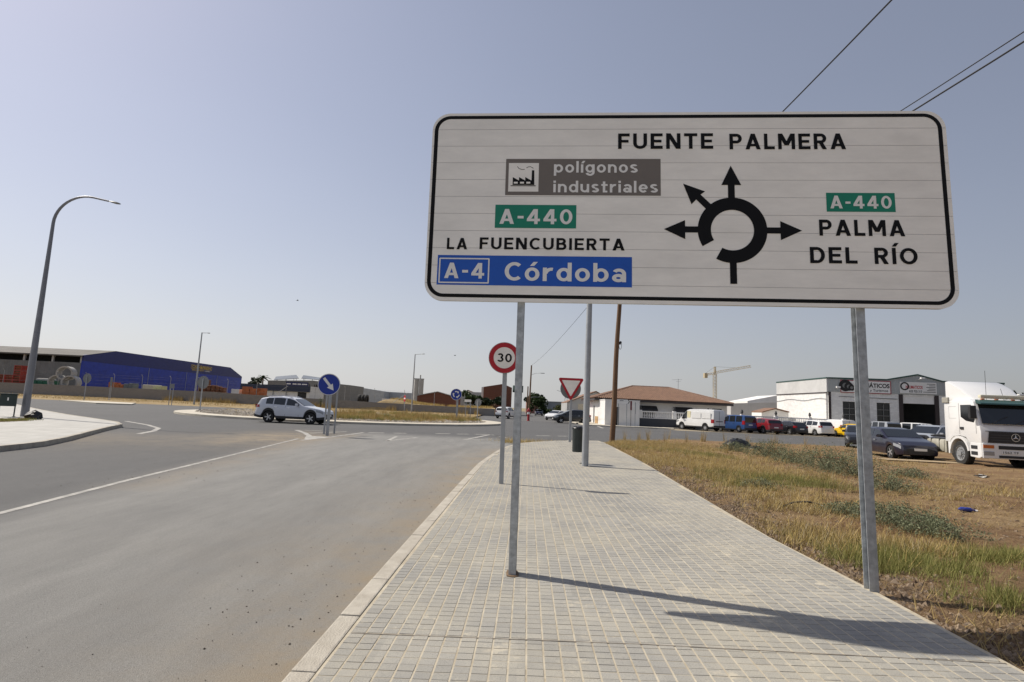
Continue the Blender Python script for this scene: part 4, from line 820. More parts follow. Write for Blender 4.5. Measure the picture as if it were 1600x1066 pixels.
    if mirrors:
        xm = (wind[0] + .42 if wind else 1.2)
        for s in (1, -1):
            q = MB(); y = hw(xm); zz = bz(xm) + .08; q.box(X(xm) - .07, X(xm) + .07, s * (y - .03), s * (y + .17), zz - .05, zz + .09); q.build('mirror', paintm if style != 'cover' else M_plast, t, bevel=.03)
    if rails:
        for s in (1, -1): q = MB(); q.tube([(X(x), s * (wroof(x) - .06), zt(x) + (.05 if 0 < i < 5 else .0)) for i, x in enumerate(np.linspace(rails[0], rails[1], 6))], .018, 6); q.build('roof_rail', M_chrome, t, smooth=40)
    for x in cuts:
        pass
    for a in cuts[:2]:
        xd = a[1] - .16 if a[1] - a[0] > .4 else a[1]; side_patch('door_handle', xd - .09, xd + .09, lambda x: bz(x) - .14, lambda x: bz(x) - .10, M_plast if style == 'cover' else M_chrome, .022, n=2)
        side_patch('door_gap', a[1] + .02, a[1] + .032, lambda x: max(zb(x) + (clad or .06), sill + .1), lambda x: bz(x) - .005, M_plast, .003, n=1)
    side_patch('door_gap', cuts[0][0] - .02, cuts[0][0] - .008, lambda x: max(zb(x) + (clad or .06), sill + .1), lambda x: bz(x) - .005, M_plast, .003, n=1)
    for a in axles:
        for s in (1, -1): add_wheel(t, X(a), s * (hw(a) - tw / 2 - .012), rw, tw, style, s)
    return t
def place(px, py, Y=None, z=0.):
    p = g(px, py, z) if Y is None else at(px, py, Y); return Vector((p.x, p.y, z))
P_silver = paint('silver_blue_paint', (.58, .60, .65)); P_white = paint('white_vehicle_paint', (.74, .74, .73)); P_blue = paint('blue_van_paint', (.025, .065, .19)); P_red = paint('dark_red_paint', (.20, .012, .018)); P_navy = paint('navy_paint', (.018, .017, .045)); P_black = paint('black_car_paint', (.010, .011, .014)); P_yellow = paint('yellow_paint', (.72, .45, .01)); P_grey = paint('silver_grey_paint', (.33, .35, .38)); P_pur = paint('dark_violet_blue_paint', (.009, .008, .021)); P_redl = paint('bright_red_paint', (.42, .05, .05))
SUV = dict(L=4.40, Wd=1.84, prof=[(0, .66), (.05, .80), (.30, .93), (.7, 1.0), (1.22, 1.07), (1.98, 1.52), (2.3, 1.60), (2.9, 1.63), (3.6, 1.59), (4.02, 1.50), (4.12, 1.45), (4.30, 1.06), (4.36, .88), (4.40, .70)], belt=[(0, .85), (1.1, 1.03), (4.1, 1.13), (4.4, 1.1)], axles=(.86, 3.50), rw=.345, cuts=[(1.62, 2.42), (2.52, 3.22), (3.28, 3.72)], clad=.16, wind=(1.30, 1.96), rear=(4.13, 4.27), tailz=(.92, 1.08), sill=.27)
HATCH = dict(L=4.2, Wd=1.75, prof=[(0, .55), (.06, .68), (.4, .84), (1.15, .98), (1.95, 1.36), (2.4, 1.43), (3.0, 1.43), (3.55, 1.36), (3.72, 1.31), (4.05, .98), (4.14, .9), (4.2, .68)], belt=[(0, .7), (1.0, .90), (3.9, 1.0), (4.2, .95)], axles=(.82, 3.36), rw=.305, cuts=[(1.50, 2.35), (2.45, 3.15), (3.2, 3.5)], wind=(1.22, 1.93), rear=(3.74, 4.03), tailz=(.76, .96), sill=.22)
MPV = dict(L=4.45, Wd=1.82, prof=[(0, .62), (.06, .76), (.4, .95), (.95, 1.08), (1.95, 1.55), (2.4, 1.64), (3.2, 1.64), (4.0, 1.55), (4.12, 1.50), (4.34, 1.05), (4.40, .9), (4.45, .7)], belt=[(0, .8), (1.0, 1.0), (4.2, 1.08), (4.45, 1.0)], axles=(.88, 3.62), rw=.325, cuts=[(1.35, 2.25), (2.33, 3.15), (3.22, 3.95)], wind=(1.0, 1.93), rear=(4.13, 4.32), tailz=(.90, 1.08), sill=.24)
VANP = dict(L=5.05, Wd=1.98, prof=[(0, .72), (.06, .92), (.30, 1.06), (.62, 1.20), (1.42, 2.02), (1.62, 2.17), (1.95, 2.24), (3.2, 2.27), (4.8, 2.26), (5.0, 2.22), (5.05, 2.05)], belt=[(0, .95), (.7, 1.14), (1.6, 1.18), (5.05, 1.2)], axles=(.92, 4.02), rw=.335, cuts=[(.98, 1.62)], wind=(.70, 1.40), wr_k=.06, style='cover', box_rear=True, tailz=(.85, 1.25), sill=.34, clad=.14)
KANGOO = dict(L=4.25, Wd=1.80, prof=[(0, .65), (.06, .82), (.45, 1.0), (.95, 1.1), (1.6, 1.66), (1.85, 1.78), (2.6, 1.83), (3.9, 1.82), (4.15, 1.77), (4.25, 1.5)], belt=[(0, .88), (.95, 1.06), (4.25, 1.10)], axles=(.85, 3.50), rw=.31, cuts=[(1.30, 2.05), (2.18, 2.95), (3.10, 3.90)], wind=(1.02, 1.58), wr_k=.12, style='cover', box_rear=True, tailz=(.85, 1.25), sill=.26, clad=.10)
def veh(spec, name, label, cat, loc, heading, pm, **k): d = dict(spec); d.update(k); return car(name, label, cat, loc, heading, pm, **d)
HD = lambda a: R(a)
# driving SUV in the roundabout (heading right)
veh(SUV, 'suv', 'silver blue suv driving round the island behind the blue arrow sign', 'car', (-13.45, 35.05, 0), HD(-3), P_silver, rails=(2.1, 3.7))
# row parked before the fence
def parked(spec, name, label, px, Y, ang, pm, **k):
    b = at(px, 672, Y); return veh(spec, name, label, k.pop('cat', 'car'), (b.x, Y, .02), HD(ang), pm, group='vehicles parked before the fence and workshop', **k)
v = parked(VANP, 'panel_van', 'tall white panel van with faded yellow marks parked by the balustrade', 1093, 60.3, 122, P_white, cat='van')
def rear_glass(t, L, W, z0, z1, m=M_glass, split=True):
    for s in ((1, -1) if split else (0,)):
        q = MB(); a, b = (s * .04, s * (W / 2 - .16)) if split else (-W / 2 + .16, W / 2 - .16); q.box(-L / 2 - .004, -L / 2 + .02, min(a, b), max(a, b), z0, z1); q.build('rear_window', m, t)
def side_panels(t, L, W, z0, z1, xs, m):
    for a, b in xs:
        q = MB(); q.box(a, b, W / 2 - .012, W / 2 + .006, z0, z1); q.build('side_panel', m, t, bevel=.004)
side_panels(v, 5.05, 1.98, 1.3, 1.95, ((-2.2, -1.05), (-.95, .25)), P_white)
q = MB(); q.box(.42, .86, .945, .962, 1.32, 2.02); q.build('faded_mark', mat('faded_yellow_film', (.72, .66, .42), .5, 0, .1, 6), v)
q = MB(); q.box(-2.54, -2.515, -.55, .55, 1.00, 1.08); q.build('door_bar', M_plast, v); q = MB(); q.box(-2.54, -2.515, -.012, .012, .6, 2.1); q.build('door_gap', M_plast, v)
v = parked(KANGOO, 'blue_van', 'dark blue passenger van parked beside the tall white van', 1149, 59.9, 112, P_blue, cat='van'); rear_glass(v, 4.25, 1.8, 1.08, 1.62, split=False)
v = parked(SUV, 'red_suv', 'dark red suv parked between the blue van and a black hatchback', 1191, 59.6, 103, P_red)
v = parked(HATCH, 'hatchback', 'black hatchback parked right of the dark red suv', 1231, 60.4, 103, P_black)
v = parked(MPV, 'people_carrier', 'white people carrier with red tail lamps parked in the fence row', 1270, 60.6, 100, P_white)
v = parked(KANGOO, 'small_van', 'small white panel van parked before the workshop corner', 1305, 61.2, 98, P_white, cat='van', side_glass=False); q = MB(); q.box(-2.145, -2.12, -.01, .01, .5, 1.7); q.build('door_gap', M_plast, v)
v = parked(HATCH, 'yellow_car', 'small yellow car partly hidden by the sign post', 1330, 58.4, 97, P_yellow)
v = parked(MPV, 'white_car', 'white car parked behind the yellow car', 1352, 63.2, 96, P_white)
v = parked(KANGOO, 'grey_van', 'grey van with dark rear window right of the sign post', 1374, 60.5, 95, P_grey, cat='van'); rear_glass(v, 4.25, 1.8, 1.08, 1.62, split=False)
veh(KANGOO, 'white_van', 'white van facing the camera before the workshop door', 'van', (43.9, 58.4, .02), HD(-58), P_white, group='vehicles parked before the fence and workshop')
# cars on the dirt lot
veh(HATCH, 'dark_hatchback', 'dark violet blue hatchback parked on the dirt beside the truck', 'car', (18.75, 26.9, .0), HD(-99), P_pur, group='vehicles on the dirt lot')
veh(MPV, 'silver_estate', 'silver estate car with roof rails behind the dark hatchback', 'car', (27.6, 36.3, .0), HD(-150), P_grey, rails=(2.0, 3.9), group='vehicles on the dirt lot')
veh(HATCH, 'open_bonnet_car', 'black car with raised bonnet behind the dark hatchback', 'car', (23.1, 36.4, .0), HD(-120), P_black, group='vehicles on the dirt lot')
# side street
veh(SUV, 'white_suv', 'white suv leaving along the side street behind the speed limit sign', 'car', (at(791, 652, 78).x, 78, 0), HD(70), P_white)
veh(HATCH, 'white_hatchback', 'white car parked facing us on the side street', 'car', (at(868, 652, 82).x, 82, 0), HD(-122), P_white, group='cars parked by the house')
veh(HATCH, 'red_car', 'red car parked behind the black car by the house', 'car', (at(890, 652, 73).x, 73, 0), HD(188), P_redl, group='cars parked by the house')
veh(MPV, 'black_car', 'black car parked beside the house left wall', 'car', (at(893, 656, 66).x, 66.4, 0), HD(184), P_black, group='cars parked by the house')
veh(HATCH, 'far_dark_car', 'dark car far down the side street', 'car', (at(842, 643, 128).x, 128, 0), HD(-90), P_navy, group='cars parked by the house')
# ---------------------------------------------------------------- lorry tractor
P_lw = paint('lorry_white', (.72, .72, .71)); M_lgrey = mat('dirty_cream_tank', (.42, .40, .33), .5, .2, .15, 4); M_ch = mat('chassis_black', (.025, .024, .023), .7, .2, .3, 6); M_teal = mat('tinted_visor', (.03, .075, .07), .2, 0, 0)
_h = R(-99); _rt = Vector((math.cos(_h - math.pi / 2), math.sin(_h - math.pi / 2), 0)); _w = g(1503, 727)
T = empty('lorry_tractor', (_w - _rt * 1.15), _h, 'white lorry tractor unit with roof deflector parked on the dirt at right', 'lorry', 'vehicles on the dirt lot')
hwid = 1.2
# local: +X forward, cab front at x=1.35, front axle at x=0
cabp = [(-.95, .95), (-.95, 2.55), (-.85, 2.72), (.75, 2.76), (1.0, 2.66), (1.28, 1.72), (1.36, 1.45), (1.36, .95), (.62, .95), (.58, 1.05), (.40, 1.18), (.0, 1.24), (-.40, 1.18), (-.58, 1.05), (-.62, .95)]
My = Matrix(((1, 0, 0, 0), (0, 0, -1, 0), (0, 1, 0, 0), (0, 0, 0, 1)))
mb = MB(); mb.prism(cabp, My, -hwid, hwid); cab = mb.build('cab', P_lw, T, bevel=.05, smooth=35)
def slant(x): return 0
mb = MB(); mb.add([(1.02, -1.08, 2.60), (1.02, 1.08, 2.60), (1.298, 1.1, 1.76), (1.298, -1.1, 1.76)], [(0, 1, 2, 3)]); mb.v = [(x + .03, y, z + .012) for x, y, z in mb.v]; mb.build('windscreen', M_glass, cab, fix=False)
mb = MB(); mb.prism([(.98, 2.74), (1.30, 2.60), (1.32, 2.54), (1.02, 2.58)], My, -1.12, 1.12); mb.build('sun_visor', M_teal, T, bevel=.01)
for s in (1, -1):
    mb = MB(); mb.add([(x, s * (hwid + .006), z) for x, z in ((.18, 2.02), (.50, 1.86), (.98, 1.80), (1.06, 1.92), (.86, 2.52), (.18, 2.52))], [(0, 1, 2, 3, 4, 5)]); mb.build('side_window', M_glass, cab, fix=False)
    for P in ([(.06, 1.3), (.075, 1.3), (.075, 2.6), (.06, 2.6)], [(1.10, 1.35), (1.115, 1.35), (1.10, 1.85), (1.085, 1.85)], [(-.60, 1.95), (-.12, 1.95), (-.12, 1.96), (-.60, 1.96)], [(-.60, 2.45), (-.12, 2.45), (-.12, 2.46), (-.60, 2.46)], [(-.61, 1.95), (-.60, 1.95), (-.60, 2.46), (-.61, 2.46)]):
        mb = MB(); mb.add([(x, s * (hwid + .004), z) for x, z in P], [tuple(range(4))]); mb.build('door_gap', mat('gap_grey', (.25, .25, .25), .7, 0, 0) if P[0][0] < -.2 else M_plast, cab, fix=False)
    mb = MB(); mb.box(.12, .34, s * hwid - .01 * s, s * (hwid + .03), 1.50, 1.60); mb.build('door_handle', M_plast, T)
    mb = MB(); mb.box(1.06, 1.22, s * (hwid + .02), s * (hwid + .26), 1.95, 2.48); mb.build('mirror', M_plast, T, bevel=.04); mb = MB(); mb.box(-.98, -.55, s * (hwid - .02), s * (hwid + .06), 2.62, 2.86); mb.build('side_lamp_box', mat('dirty_lamp_box', (.30, .29, .25), .6), T, bevel=.03)
    # wing, steps, bumper corner
    mb = MB(); arc = [(.66 * math.cos(R(a)), .52 + .70 * math.sin(R(a))) for a in range(10, 171, 16)]; arc2 = [(.57 * math.cos(R(a)), .52 + .60 * math.sin(R(a))) for a in range(170, 9, -16)]; mb.prism(arc + arc2, My, s * (hwid + .035) if s < 0 else hwid - .25, (hwid + .035) if s > 0 else -hwid + .25); mb.build('wing', P_lw, T, smooth=35)
    mb = MB(); mb.prism([(.66, .42), (1.18, .38), (1.36, .45), (1.36, 1.0), (.70, 1.0), (.63, .8)], My, s * hwid if s < 0 else hwid - .35, s * hwid if s > 0 else -hwid + .35); mb.build('step_panel', P_lw, T, bevel=.03)
    for z in (.50, .74): mb = MB(); mb.box(.74, 1.12, s * (hwid - .02), s * (hwid + .012), z, z + .14); mb.build('step', M_plast, T)
    mb = MB(); mb.box(1.36, 1.415, s * .78, s * 1.16, .80, .93); mb.build('headlight', M_amber, T, bevel=.01); mb = MB(); mb.box(1.36, 1.415, s * .78, s * 1.16, .52, .68); mb.build('headlight', M_lens, T, bevel=.015)
    mb = MB(); mb.prism([(-.78, .45), (-.70, .45), (-.62, 1.05), (-.80, 1.05)], My, s * 1.0 if s > 0 else -1.18, s * 1.18 if s > 0 else -1.0); mb.build('mudflap', P_lw, T)
mb = MB(); mb.box(1.33, 1.40, -hwid + .02, hwid - .02, .40, 1.0); mb.build('bumper', P_lw, T, bevel=.04)
mb = MB(); mb.box(1.395, 1.412, -.62, .62, .78, .92); mb.build('bumper_slot', M_plast, T); mb = MB(); mb.box(1.395, 1.412, -.62, .62, .44, .54); mb.build('bumper_slot', M_plast, T)
pl = MB(); pl.box(1.40, 1.42, -.52, .10, .60, .72); pl.build('number_plate', M_plate, T); Mp = Matrix(((0, 0, 1, 1.423), (1, 0, 0, 0), (0, 1, 0, 0), (0, 0, 0, 1))); text_part('plate_lettering', '1562 TF', Mp, 0, M_black, T, -.48, .06, .62, .08, .01)
mb = MB(); mb.add([(1.375, -.98, 1.02), (1.375, .98, 1.02), (1.375, .92, 1.46), (1.375, -.92, 1.46)], [(0, 1, 2, 3)]); mb.v = [(x + .012, y, z) for x, y, z in mb.v]; gr = mb.build('grille', M_plast, T, fix=False)
for z in (1.12, 1.22, 1.32): mb = MB(); mb.box(1.385, 1.40, -.88, .88, z, z + .025); mb.build('grille_bar', mat('grille_dark', (.05, .05, .052), .5, 0, 0), gr)
Me = Matrix(((0, 0, 1, 1.405), (1, 0, 0, 0), (0, 1, 0, 1.26), (0, 0, 0, 1))); ring(gr, Me, .135, .155, M_chrome, .004, 'emblem_ring')
mb = MB()
for k in range(3): a = R(90 + 120 * k); mb.add([Me @ Vector((.14 * math.cos(a), .14 * math.sin(a), .006)), Me @ Vector((.028 * math.cos(a + 1.05), .028 * math.sin(a + 1.05), .006)), Me @ Vector((0, 0, .012)), Me @ Vector((.028 * math.cos(a - 1.05), .028 * math.sin(a - 1.05), .006))], [(0, 1, 2, 3)])
mb.build('emblem_star', M_chrome, gr, fix=False)
# roof deflector: wedge rising backwards
mb = MB(); vs = []
for x, z, w in ((.62, 2.74, .80), (.30, 2.98, .95), (-.20, 3.30, 1.04), (-.80, 3.56, 1.08), (-.98, 3.60, 1.08)):
    vs += [(x, -w, 2.74), (x, -w, z - .05), (x, -w * .88, z), (x, w * .88, z), (x, w, z - .05), (x, w, 2.74)]
fs = [(6 * i + k, 6 * i + k + 1, 6 * i + k + 7, 6 * i + k + 6) for i in range(4) for k in range(5)] + [(0, 1, 2, 3, 4, 5), (24, 29, 28, 27, 26, 25)]; mb.add(vs, fs); mb.build('roof_deflector', P_lw, T, smooth=25)
mb = MB(); mb.box(.70, .90, -.85, .85, 2.80, 2.95); mb.build('light_bar', mat('cream_light_bar', (.55, .52, .40), .4), T, bevel=.05)
mb = MB(); mb.tube([(.60, .2, 2.75), (.35, .25, 3.25)], .008, 5); mb.build('aerial', M_plast, T); mb = MB(); mb.tube([(.75, -.55, 2.75), (.75, -.55, 3.95)], .008, 5); mb.build('aerial', M_plast, T)
# chassis, tank, rear wheels
mb = MB()
for s in (.42, -.42): mb.box(-4.6, 1.2, s - .05, s + .05, .80, 1.02)
for x in (-1.3, -2.4, -3.6, -4.5): mb.box(x, x + .1, -.42, .42, .82, .98)
mb.build('chassis', M_ch, T)
for s in (1, -1):
    mb = MB(); mb.box(-2.45, -1.15, s * .62 if s > 0 else -1.16, s * 1.16 if s > 0 else -.62, .48, 1.02); tk = mb.build('fuel_tank', M_lgrey, T, bevel=.09, smooth=35)
    for x in (-2.1, -1.5): mb = MB(); mb.box(x, x + .05, s * .61 if s > 0 else -1.172, s * 1.172 if s > 0 else -.61, .47, 1.03); mb.build('tank_strap', M_ch, tk, bevel=.04)
    mb = MB(); mb.box(-1.12, -.98, s * .7 if s > 0 else -1.15, s * 1.15 if s > 0 else -.7, .45, 1.0); mb.build('battery_box', M_lgrey, T, bevel=.02)
    mb = MB(); arc = [(-3.6 + .66 * math.cos(R(a)), .52 + .62 * math.sin(R(a))) for a in range(20, 161, 14)]; arc2 = [(-3.6 + .62 * math.cos(R(a)), .52 + .58 * math.sin(R(a))) for a in range(160, 19, -14)]; mb.prism(arc + arc2, My, min(s * .6, s * 1.2), max(s * .6, s * 1.2)); mb.build('rear_wing', M_ch, T)
    add_wheel(T, 0, s * 1.04, .50, .30, 'truck', s); add_wheel(T, -3.6, s * .98, .50, .42, 'truck', s)
mb = MB(); mb.lathe([(.45, 1.10), (.47, 1.16), (.30, 1.20), (.001, 1.20)], 20, Matrix.Translation((-3.3, 0, 0))); mb.build('fifth_wheel', M_ch, T)
mb = MB(); mb.tube([(-1.0, -.3, 1.0), (-1.3, -.2, 1.5), (-1.9, 0, 1.45), (-2.4, .1, 1.1)], .04, 6); mb.tube([(-1.0, .3, 1.1), (-1.4, .3, 1.4), (-2.2, .2, 1.2)], .03, 6); mb.build('air_hose', M_ch, T)

for y0 in (-.75, .1): mb = MB(); mb.tube([(1.335, y0, 1.79), (1.29, y0 + .45, 2.02), (1.27, y0 + .62, 2.08)], .012, 5); mb.build('wiper', M_plast, T)
for y0 in (-.8, -.3, .3, .8): mb = MB(); mb.cbox((.93, y0, 2.765), .07, .12, .045); mb.build('marker_lamp', M_amber, T, bevel=.01)
mb = MB(); mb.box(1.385, 1.40, -1.05, 1.05, 1.465, 1.485); mb.build('panel_gap', M_plast, T); mb = MB(); mb.box(1.372, 1.384, -1.1, 1.1, 1.72, 1.735); mb.build('panel_gap', M_plast, T)
# ================================================================== BUILDINGS
def solveY(px, py, x):
    lo, hi = 10., 900.
    for _ in range(50):
        m = (lo + hi) / 2
        if abs(at(px, py, m).x) < abs(x): lo = m
        else: hi = m
    return m
def vpl(px, py, A, B):
    d = Vector(ray(px, py)); n = Vector((-(B[1] - A[1]), B[0] - A[0], 0)); t = n.dot(Vector((A[0], A[1], 0))) / n.dot(d); return Vector((0, 0, EYE)) + d * t
def hole_wall(mb, x0, x1, z0, z1, holes, y0, y1, mi=0):
    """wall in the XZ plane (thickness y0..y1) with rectangular openings"""
    xs_ = sorted({x0, x1} | {h[0] for h in holes} | {h[1] for h in holes}); zs_ = sorted({z0, z1} | {h[2] for h in holes} | {h[3] for h in holes})
    for a, b in zip(xs_, xs_[1:]):
        for c, d in zip(zs_, zs_[1:]):
            if any(h[0] <= (a + b) / 2 <= h[1] and h[2] <= (c + d) / 2 <= h[3] for h in holes): continue
            mb.box(a, b, y0, y1, c, d, mi)
YZ = Matrix(((0, 0, 1, 0), (1, 0, 0, 0), (0, 1, 0, 0), (0, 0, 0, 1)))      # polygon (y,z) extruded along x
XZ = Matrix(((1, 0, 0, 0), (0, 0, -1, 0), (0, 1, 0, 0), (0, 0, 0, 1)))     # polygon (x,z) extruded along -y
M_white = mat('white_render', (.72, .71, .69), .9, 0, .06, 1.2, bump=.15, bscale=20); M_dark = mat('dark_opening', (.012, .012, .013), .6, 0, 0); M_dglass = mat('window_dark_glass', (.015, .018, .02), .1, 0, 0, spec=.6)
M_navyup = sheet('navy_cladding', (.010, .016, .14), 'Y', .3); M_bluelow = sheet('blue_cladding', (.010, .034, .34), 'Y', .3, var=.22); M_shed = sheet('grey_shed_cladding', (.17, .17, .165), 'X', .5, .6, .1, .2); M_fibre = mat('fibre_cement_roof', (.15, .14, .125), .9, 0, .2, .5)
M_steel = mat('pale_steel_column', (.42, .41, .39), .6, .1, .1, 3); M_yel = mat('yellow_letters', (.62, .42, .04), .5, 0, 0); M_conc = mat('raw_concrete', (.40, .39, .37), .9, 0, .15, .8, bump=.2)
# ---- blue warehouse with open shed
Yf = 108.; X0 = -83.9; Yr, Ye, Yn = 116.7, 164.9, 172.5; zE, zR, zN, zB = 8.08, 9.75, 7.4, 6.96
wh = empty('warehouse', (X0, Yf, 0), 0, 'long blue clad warehouse with yellow lettering and grey open front shed', 'warehouse')
mb = MB(); mb.prism([(0, 0), (0, zB), (Yn - Yf, zB), (Yn - Yf, 0)], YZ, -.3, 0); mb.build('lower_cladding', M_bluelow, wh)
mb = MB(); mb.prism([(0, zB + .003), (0, zE), (Yr - Yf, zR), (Ye - Yf, zR), (Yn - Yf, zN), (Yn - Yf, zB + .003)], YZ, -.3, .03); mb.build('upper_cladding', M_navyup, wh)
mb = MB(); mb.add([(.12, -.5, zE - .1), (-95, -.5, zE - .1), (-95, Yr - Yf, zR + .02), (.12, Yr - Yf, zR + .02)], [(0, 1, 2, 3)]); mb.add([(.12, -.5, zE - .35), (-95, -.5, zE - .35), (-95, -.5, zE - .1), (.12, -.5, zE - .1)], [(0, 1, 2, 3)]); mb.add([(-.3, Yr - Yf, zR), (-95, Yr - Yf, zR), (-95, Ye - Yf, zR - .02), (-.3, Ye - Yf, zR - .02)], [(0, 1, 2, 3)]); mb.add([(-.3, Ye - Yf, zR - .02), (-95, Ye - Yf, zR - .02), (-95, Yn - Yf, zN - .02), (-.3, Yn - Yf, zN - .02)], [(0, 1, 2, 3)]); mb.build('roof', M_fibre, wh)
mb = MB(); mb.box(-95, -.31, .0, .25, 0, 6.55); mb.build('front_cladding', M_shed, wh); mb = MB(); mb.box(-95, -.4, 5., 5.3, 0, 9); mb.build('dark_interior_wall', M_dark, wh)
for k in range(9): mb = MB(); mb.box(-.6 - k * 5.6, -.25 - k * 5.6, .02, .35, 6.552, 7.9); mb.build('column', M_steel, wh)
for y in (20., 35., 50.): mb = MB(); mb.box(.0, .035, y - .06, y + .06, .4, 6.9); mb.build('downpipe', M_galv2, wh)
ya, yb = solveY(298, 575, X0) - Yf, solveY(330.5, 578, X0) - Yf; MW = Matrix(((0, 0, 1, .05), (1, 0, 0, 0), (0, 1, 0, 0), (0, 0, 0, 1)))
mb = MB(); mb.add(*frame_geo(rrect(ya, 8.08, yb, 9.08, .05, 1), rrect(ya + .12, 8.17, yb - .12, 8.99, .03, 1), MW, .02)); lf = mb.build('lettering_frame', M_yel, wh, fix=False)
text_part('lettering', 'CASH&FRESH', MW, .025, M_yel, wh, ya + .5, yb - .5, 8.28, .6, .03); text_part('lettering', 'BIENVENIDO', MW, .025, M_yel, wh, ya + .6, ya + 6.2, 7.62, .3, .02); text_part('lettering', 'AL AHORRO', MW, .025, M_pale, wh, ya + 6.6, yb - .9, 7.62, .3, .02)
# ---- block yard wall
M_block = blockmat('grey_block_wall', (.205, .195, .185), (.29, .275, .25), .42, .21, 'X', .02)
wl = [(-140, 101, 2.05), (-98, 99.5, 2.05), (-52, 96.5, 1.98), (-42, 96, 1.72), (-23, 95, 1.43), (-10, 94, 1.28), (-2.4, 93.4, 1.2)]
yw = empty('yard_wall', (-60, 97, 0), 0, 'long low grey concrete block wall behind the roundabout', 'wall')
mb = MB()
for (xa, ya_, za), (xb, yb_, zb_) in zip(wl, wl[1:]): mb.add([(xa, ya_, -.05), (xb, yb_, -.05), (xb, yb_, zb_), (xa, ya_, za), (xa, ya_ + .2, -.05), (xb, yb_ + .2, -.05), (xb, yb_ + .2, zb_), (xa, ya_ + .2, za)], [(0, 1, 2, 3), (4, 7, 6, 5), (3, 2, 6, 7), (0, 3, 7, 4), (1, 5, 6, 2)])
mb.build('blockwork', M_block, yw, w=True, fix=False)
wz = lambda x: float(np.interp(x, [p[0] for p in wl], [p[2] for p in wl])); wy = lambda x: float(np.interp(x, [p[0] for p in wl], [p[1] for p in wl]))
yf = empty('wire_fence', (-60, 97.1, 1.8), 0, 'thin posts and wires standing along the block wall', 'fence')
fx = list(np.arange(-96, -4, 5.2))
for x in fx: mb = MB(); mb.cyl((x, wy(x) + .1, wz(x) - .1), (x, wy(x) + .1, wz(x) + 2.1), .035, n=6); mb.cyl((x, wy(x) + .1, wz(x) + 2.1), (x - .02, wy(x) - .2, wz(x) + 2.4), .03, n=6); mb.build('fence_post', M_galv2, yf, w=True)
for h in (.5, 1.1, 1.7, 2.1): mb = MB(); mb.tube([(x, wy(x) + .1, wz(x) + h) for x in fx], .004, 4); mb.build('wire', M_wire, yf, w=True)
for x in (-38.5, -17.5):
    mb = MB(); mb.cyl((x, wy(x) + .1, wz(x) + 1.9), (x - 2.4, wy(x) + .1, wz(x) + .1), .035, n=6); mb.build('brace', M_galv2, yf, w=True)
# ---- yard goods
M_rc = mat('red_steel_frames', (.34, .035, .02), .6, .1, .25, 2); M_gskip = mat('green_skip', (.015, .12, .07), .6, .1, .2, 2); M_rusty = mat('rusty_iron', (.17, .07, .035), .9, .1, .4, 1.5); M_orange = mat('orange_bricks', (.40, .13, .05), .9, 0, .3, 2.); M_ply = mat('pale_pallet', (.5, .46, .36), .8, 0, .15, 2)
def crate(loc, w, d, h, m, lab):
    t = empty('steel_crate', loc, R(random.uniform(-4, 4)), lab, 'crate', 'red crates in the yard')
    for z in (0, h * .45, h * .9): mb = MB(); mb.box(-w / 2, w / 2, -d / 2, d / 2, z, z + h * .10); mb.build('rail', m, t)
    for s in (-1, 1): mb = MB(); mb.box(s * w / 2 - (.12 if s > 0 else 0), s * w / 2 + (.12 if s < 0 else 0), -d / 2 + .01, d / 2 - .01, h * .1, h * .9); mb.build('upright', m, t)
    mb = MB(); mb.box(-w * .46, w * .46, -d * .4, d * .4, h * .12, h * .86); mb.build('load', M_rusty, t); return t
yc = 102.; names = {0: 'bottom', 1: 'second', 2: 'third', 3: 'fourth', 4: 'top'}
for ci, (px, n) in enumerate(((4, 3), (16.5, 3), (29, 5))):
    b = at(px, 600, yc); z = 0.
    for k in range(n): crate((b.x, yc, .9 * k + .8), 1.45, 1.2, .86, M_rc, '%s red crate of the %s yard stack at far left' % (names[k], ['leftmost', 'middle', 'tallest'][ci]))
    mb = MB(); mb.box(b.x - .7, b.x + .7, yc - .6, yc + .6, 0, .79); o = mb.build('pallet_base', M_rusty); tag(o, 'rusty base under the %s stack of red crates' % ['leftmost', 'middle', 'tallest'][ci], 'base')
def pipe_ring(px, py, lab):
    b = at(px, py, 101.5); t = empty('concrete_pipe', (b.x, 101.5, b.z - 1.3), R(20), lab, 'concrete pipe', 'concrete pipes'); M = Matrix.Translation((0, 0, 1.3)) @ Matrix.Rotation(R(90), 4, 'X')
    mb = MB(); mb.lathe([(1.27, -1.1), (1.27, 1.1), (1.03, 1.1), (1.03, -1.1), (1.27, -1.1)], 28, M); mb.build('shell', M_conc, t, smooth=40)
pipe_ring(91, 597, 'lower left concrete pipe ring behind the wall'); pipe_ring(111.5, 598, 'lower right concrete pipe ring behind the wall'); pipe_ring(104, 583.5, 'top concrete pipe ring resting on the two others')
b = at(72, 596, 103); t = empty('green_skip', (b.x, 103, 0.8), R(5), 'green waste skip left of the concrete pipes', 'skip'); mb = MB(); mb.add([(-1.4, -.8, 0), (1.4, -.8, 0), (1.8, -.9, 1.9), (-1.8, -.9, 1.9), (-1.4, .8, 0), (1.4, .8, 0), (1.8, .9, 1.9), (-1.8, .9, 1.9)], [(0, 1, 2, 3), (5, 4, 7, 6), (4, 0, 3, 7), (1, 5, 6, 2), (0, 4, 5, 1)]); mb.build('hull', M_gskip, t)
for x in (-1., 0, 1.): mb = MB(); mb.box(x - .06, x + .06, -1.0, -.84, .1, 1.85); mb.build('rib', M_gskip, t)
mb = MB(); mb.box(-1.4, 1.4, -.7, .7, 1.7, 2.3); mb.build('rubbish', M_conc, t, bevel=.25)
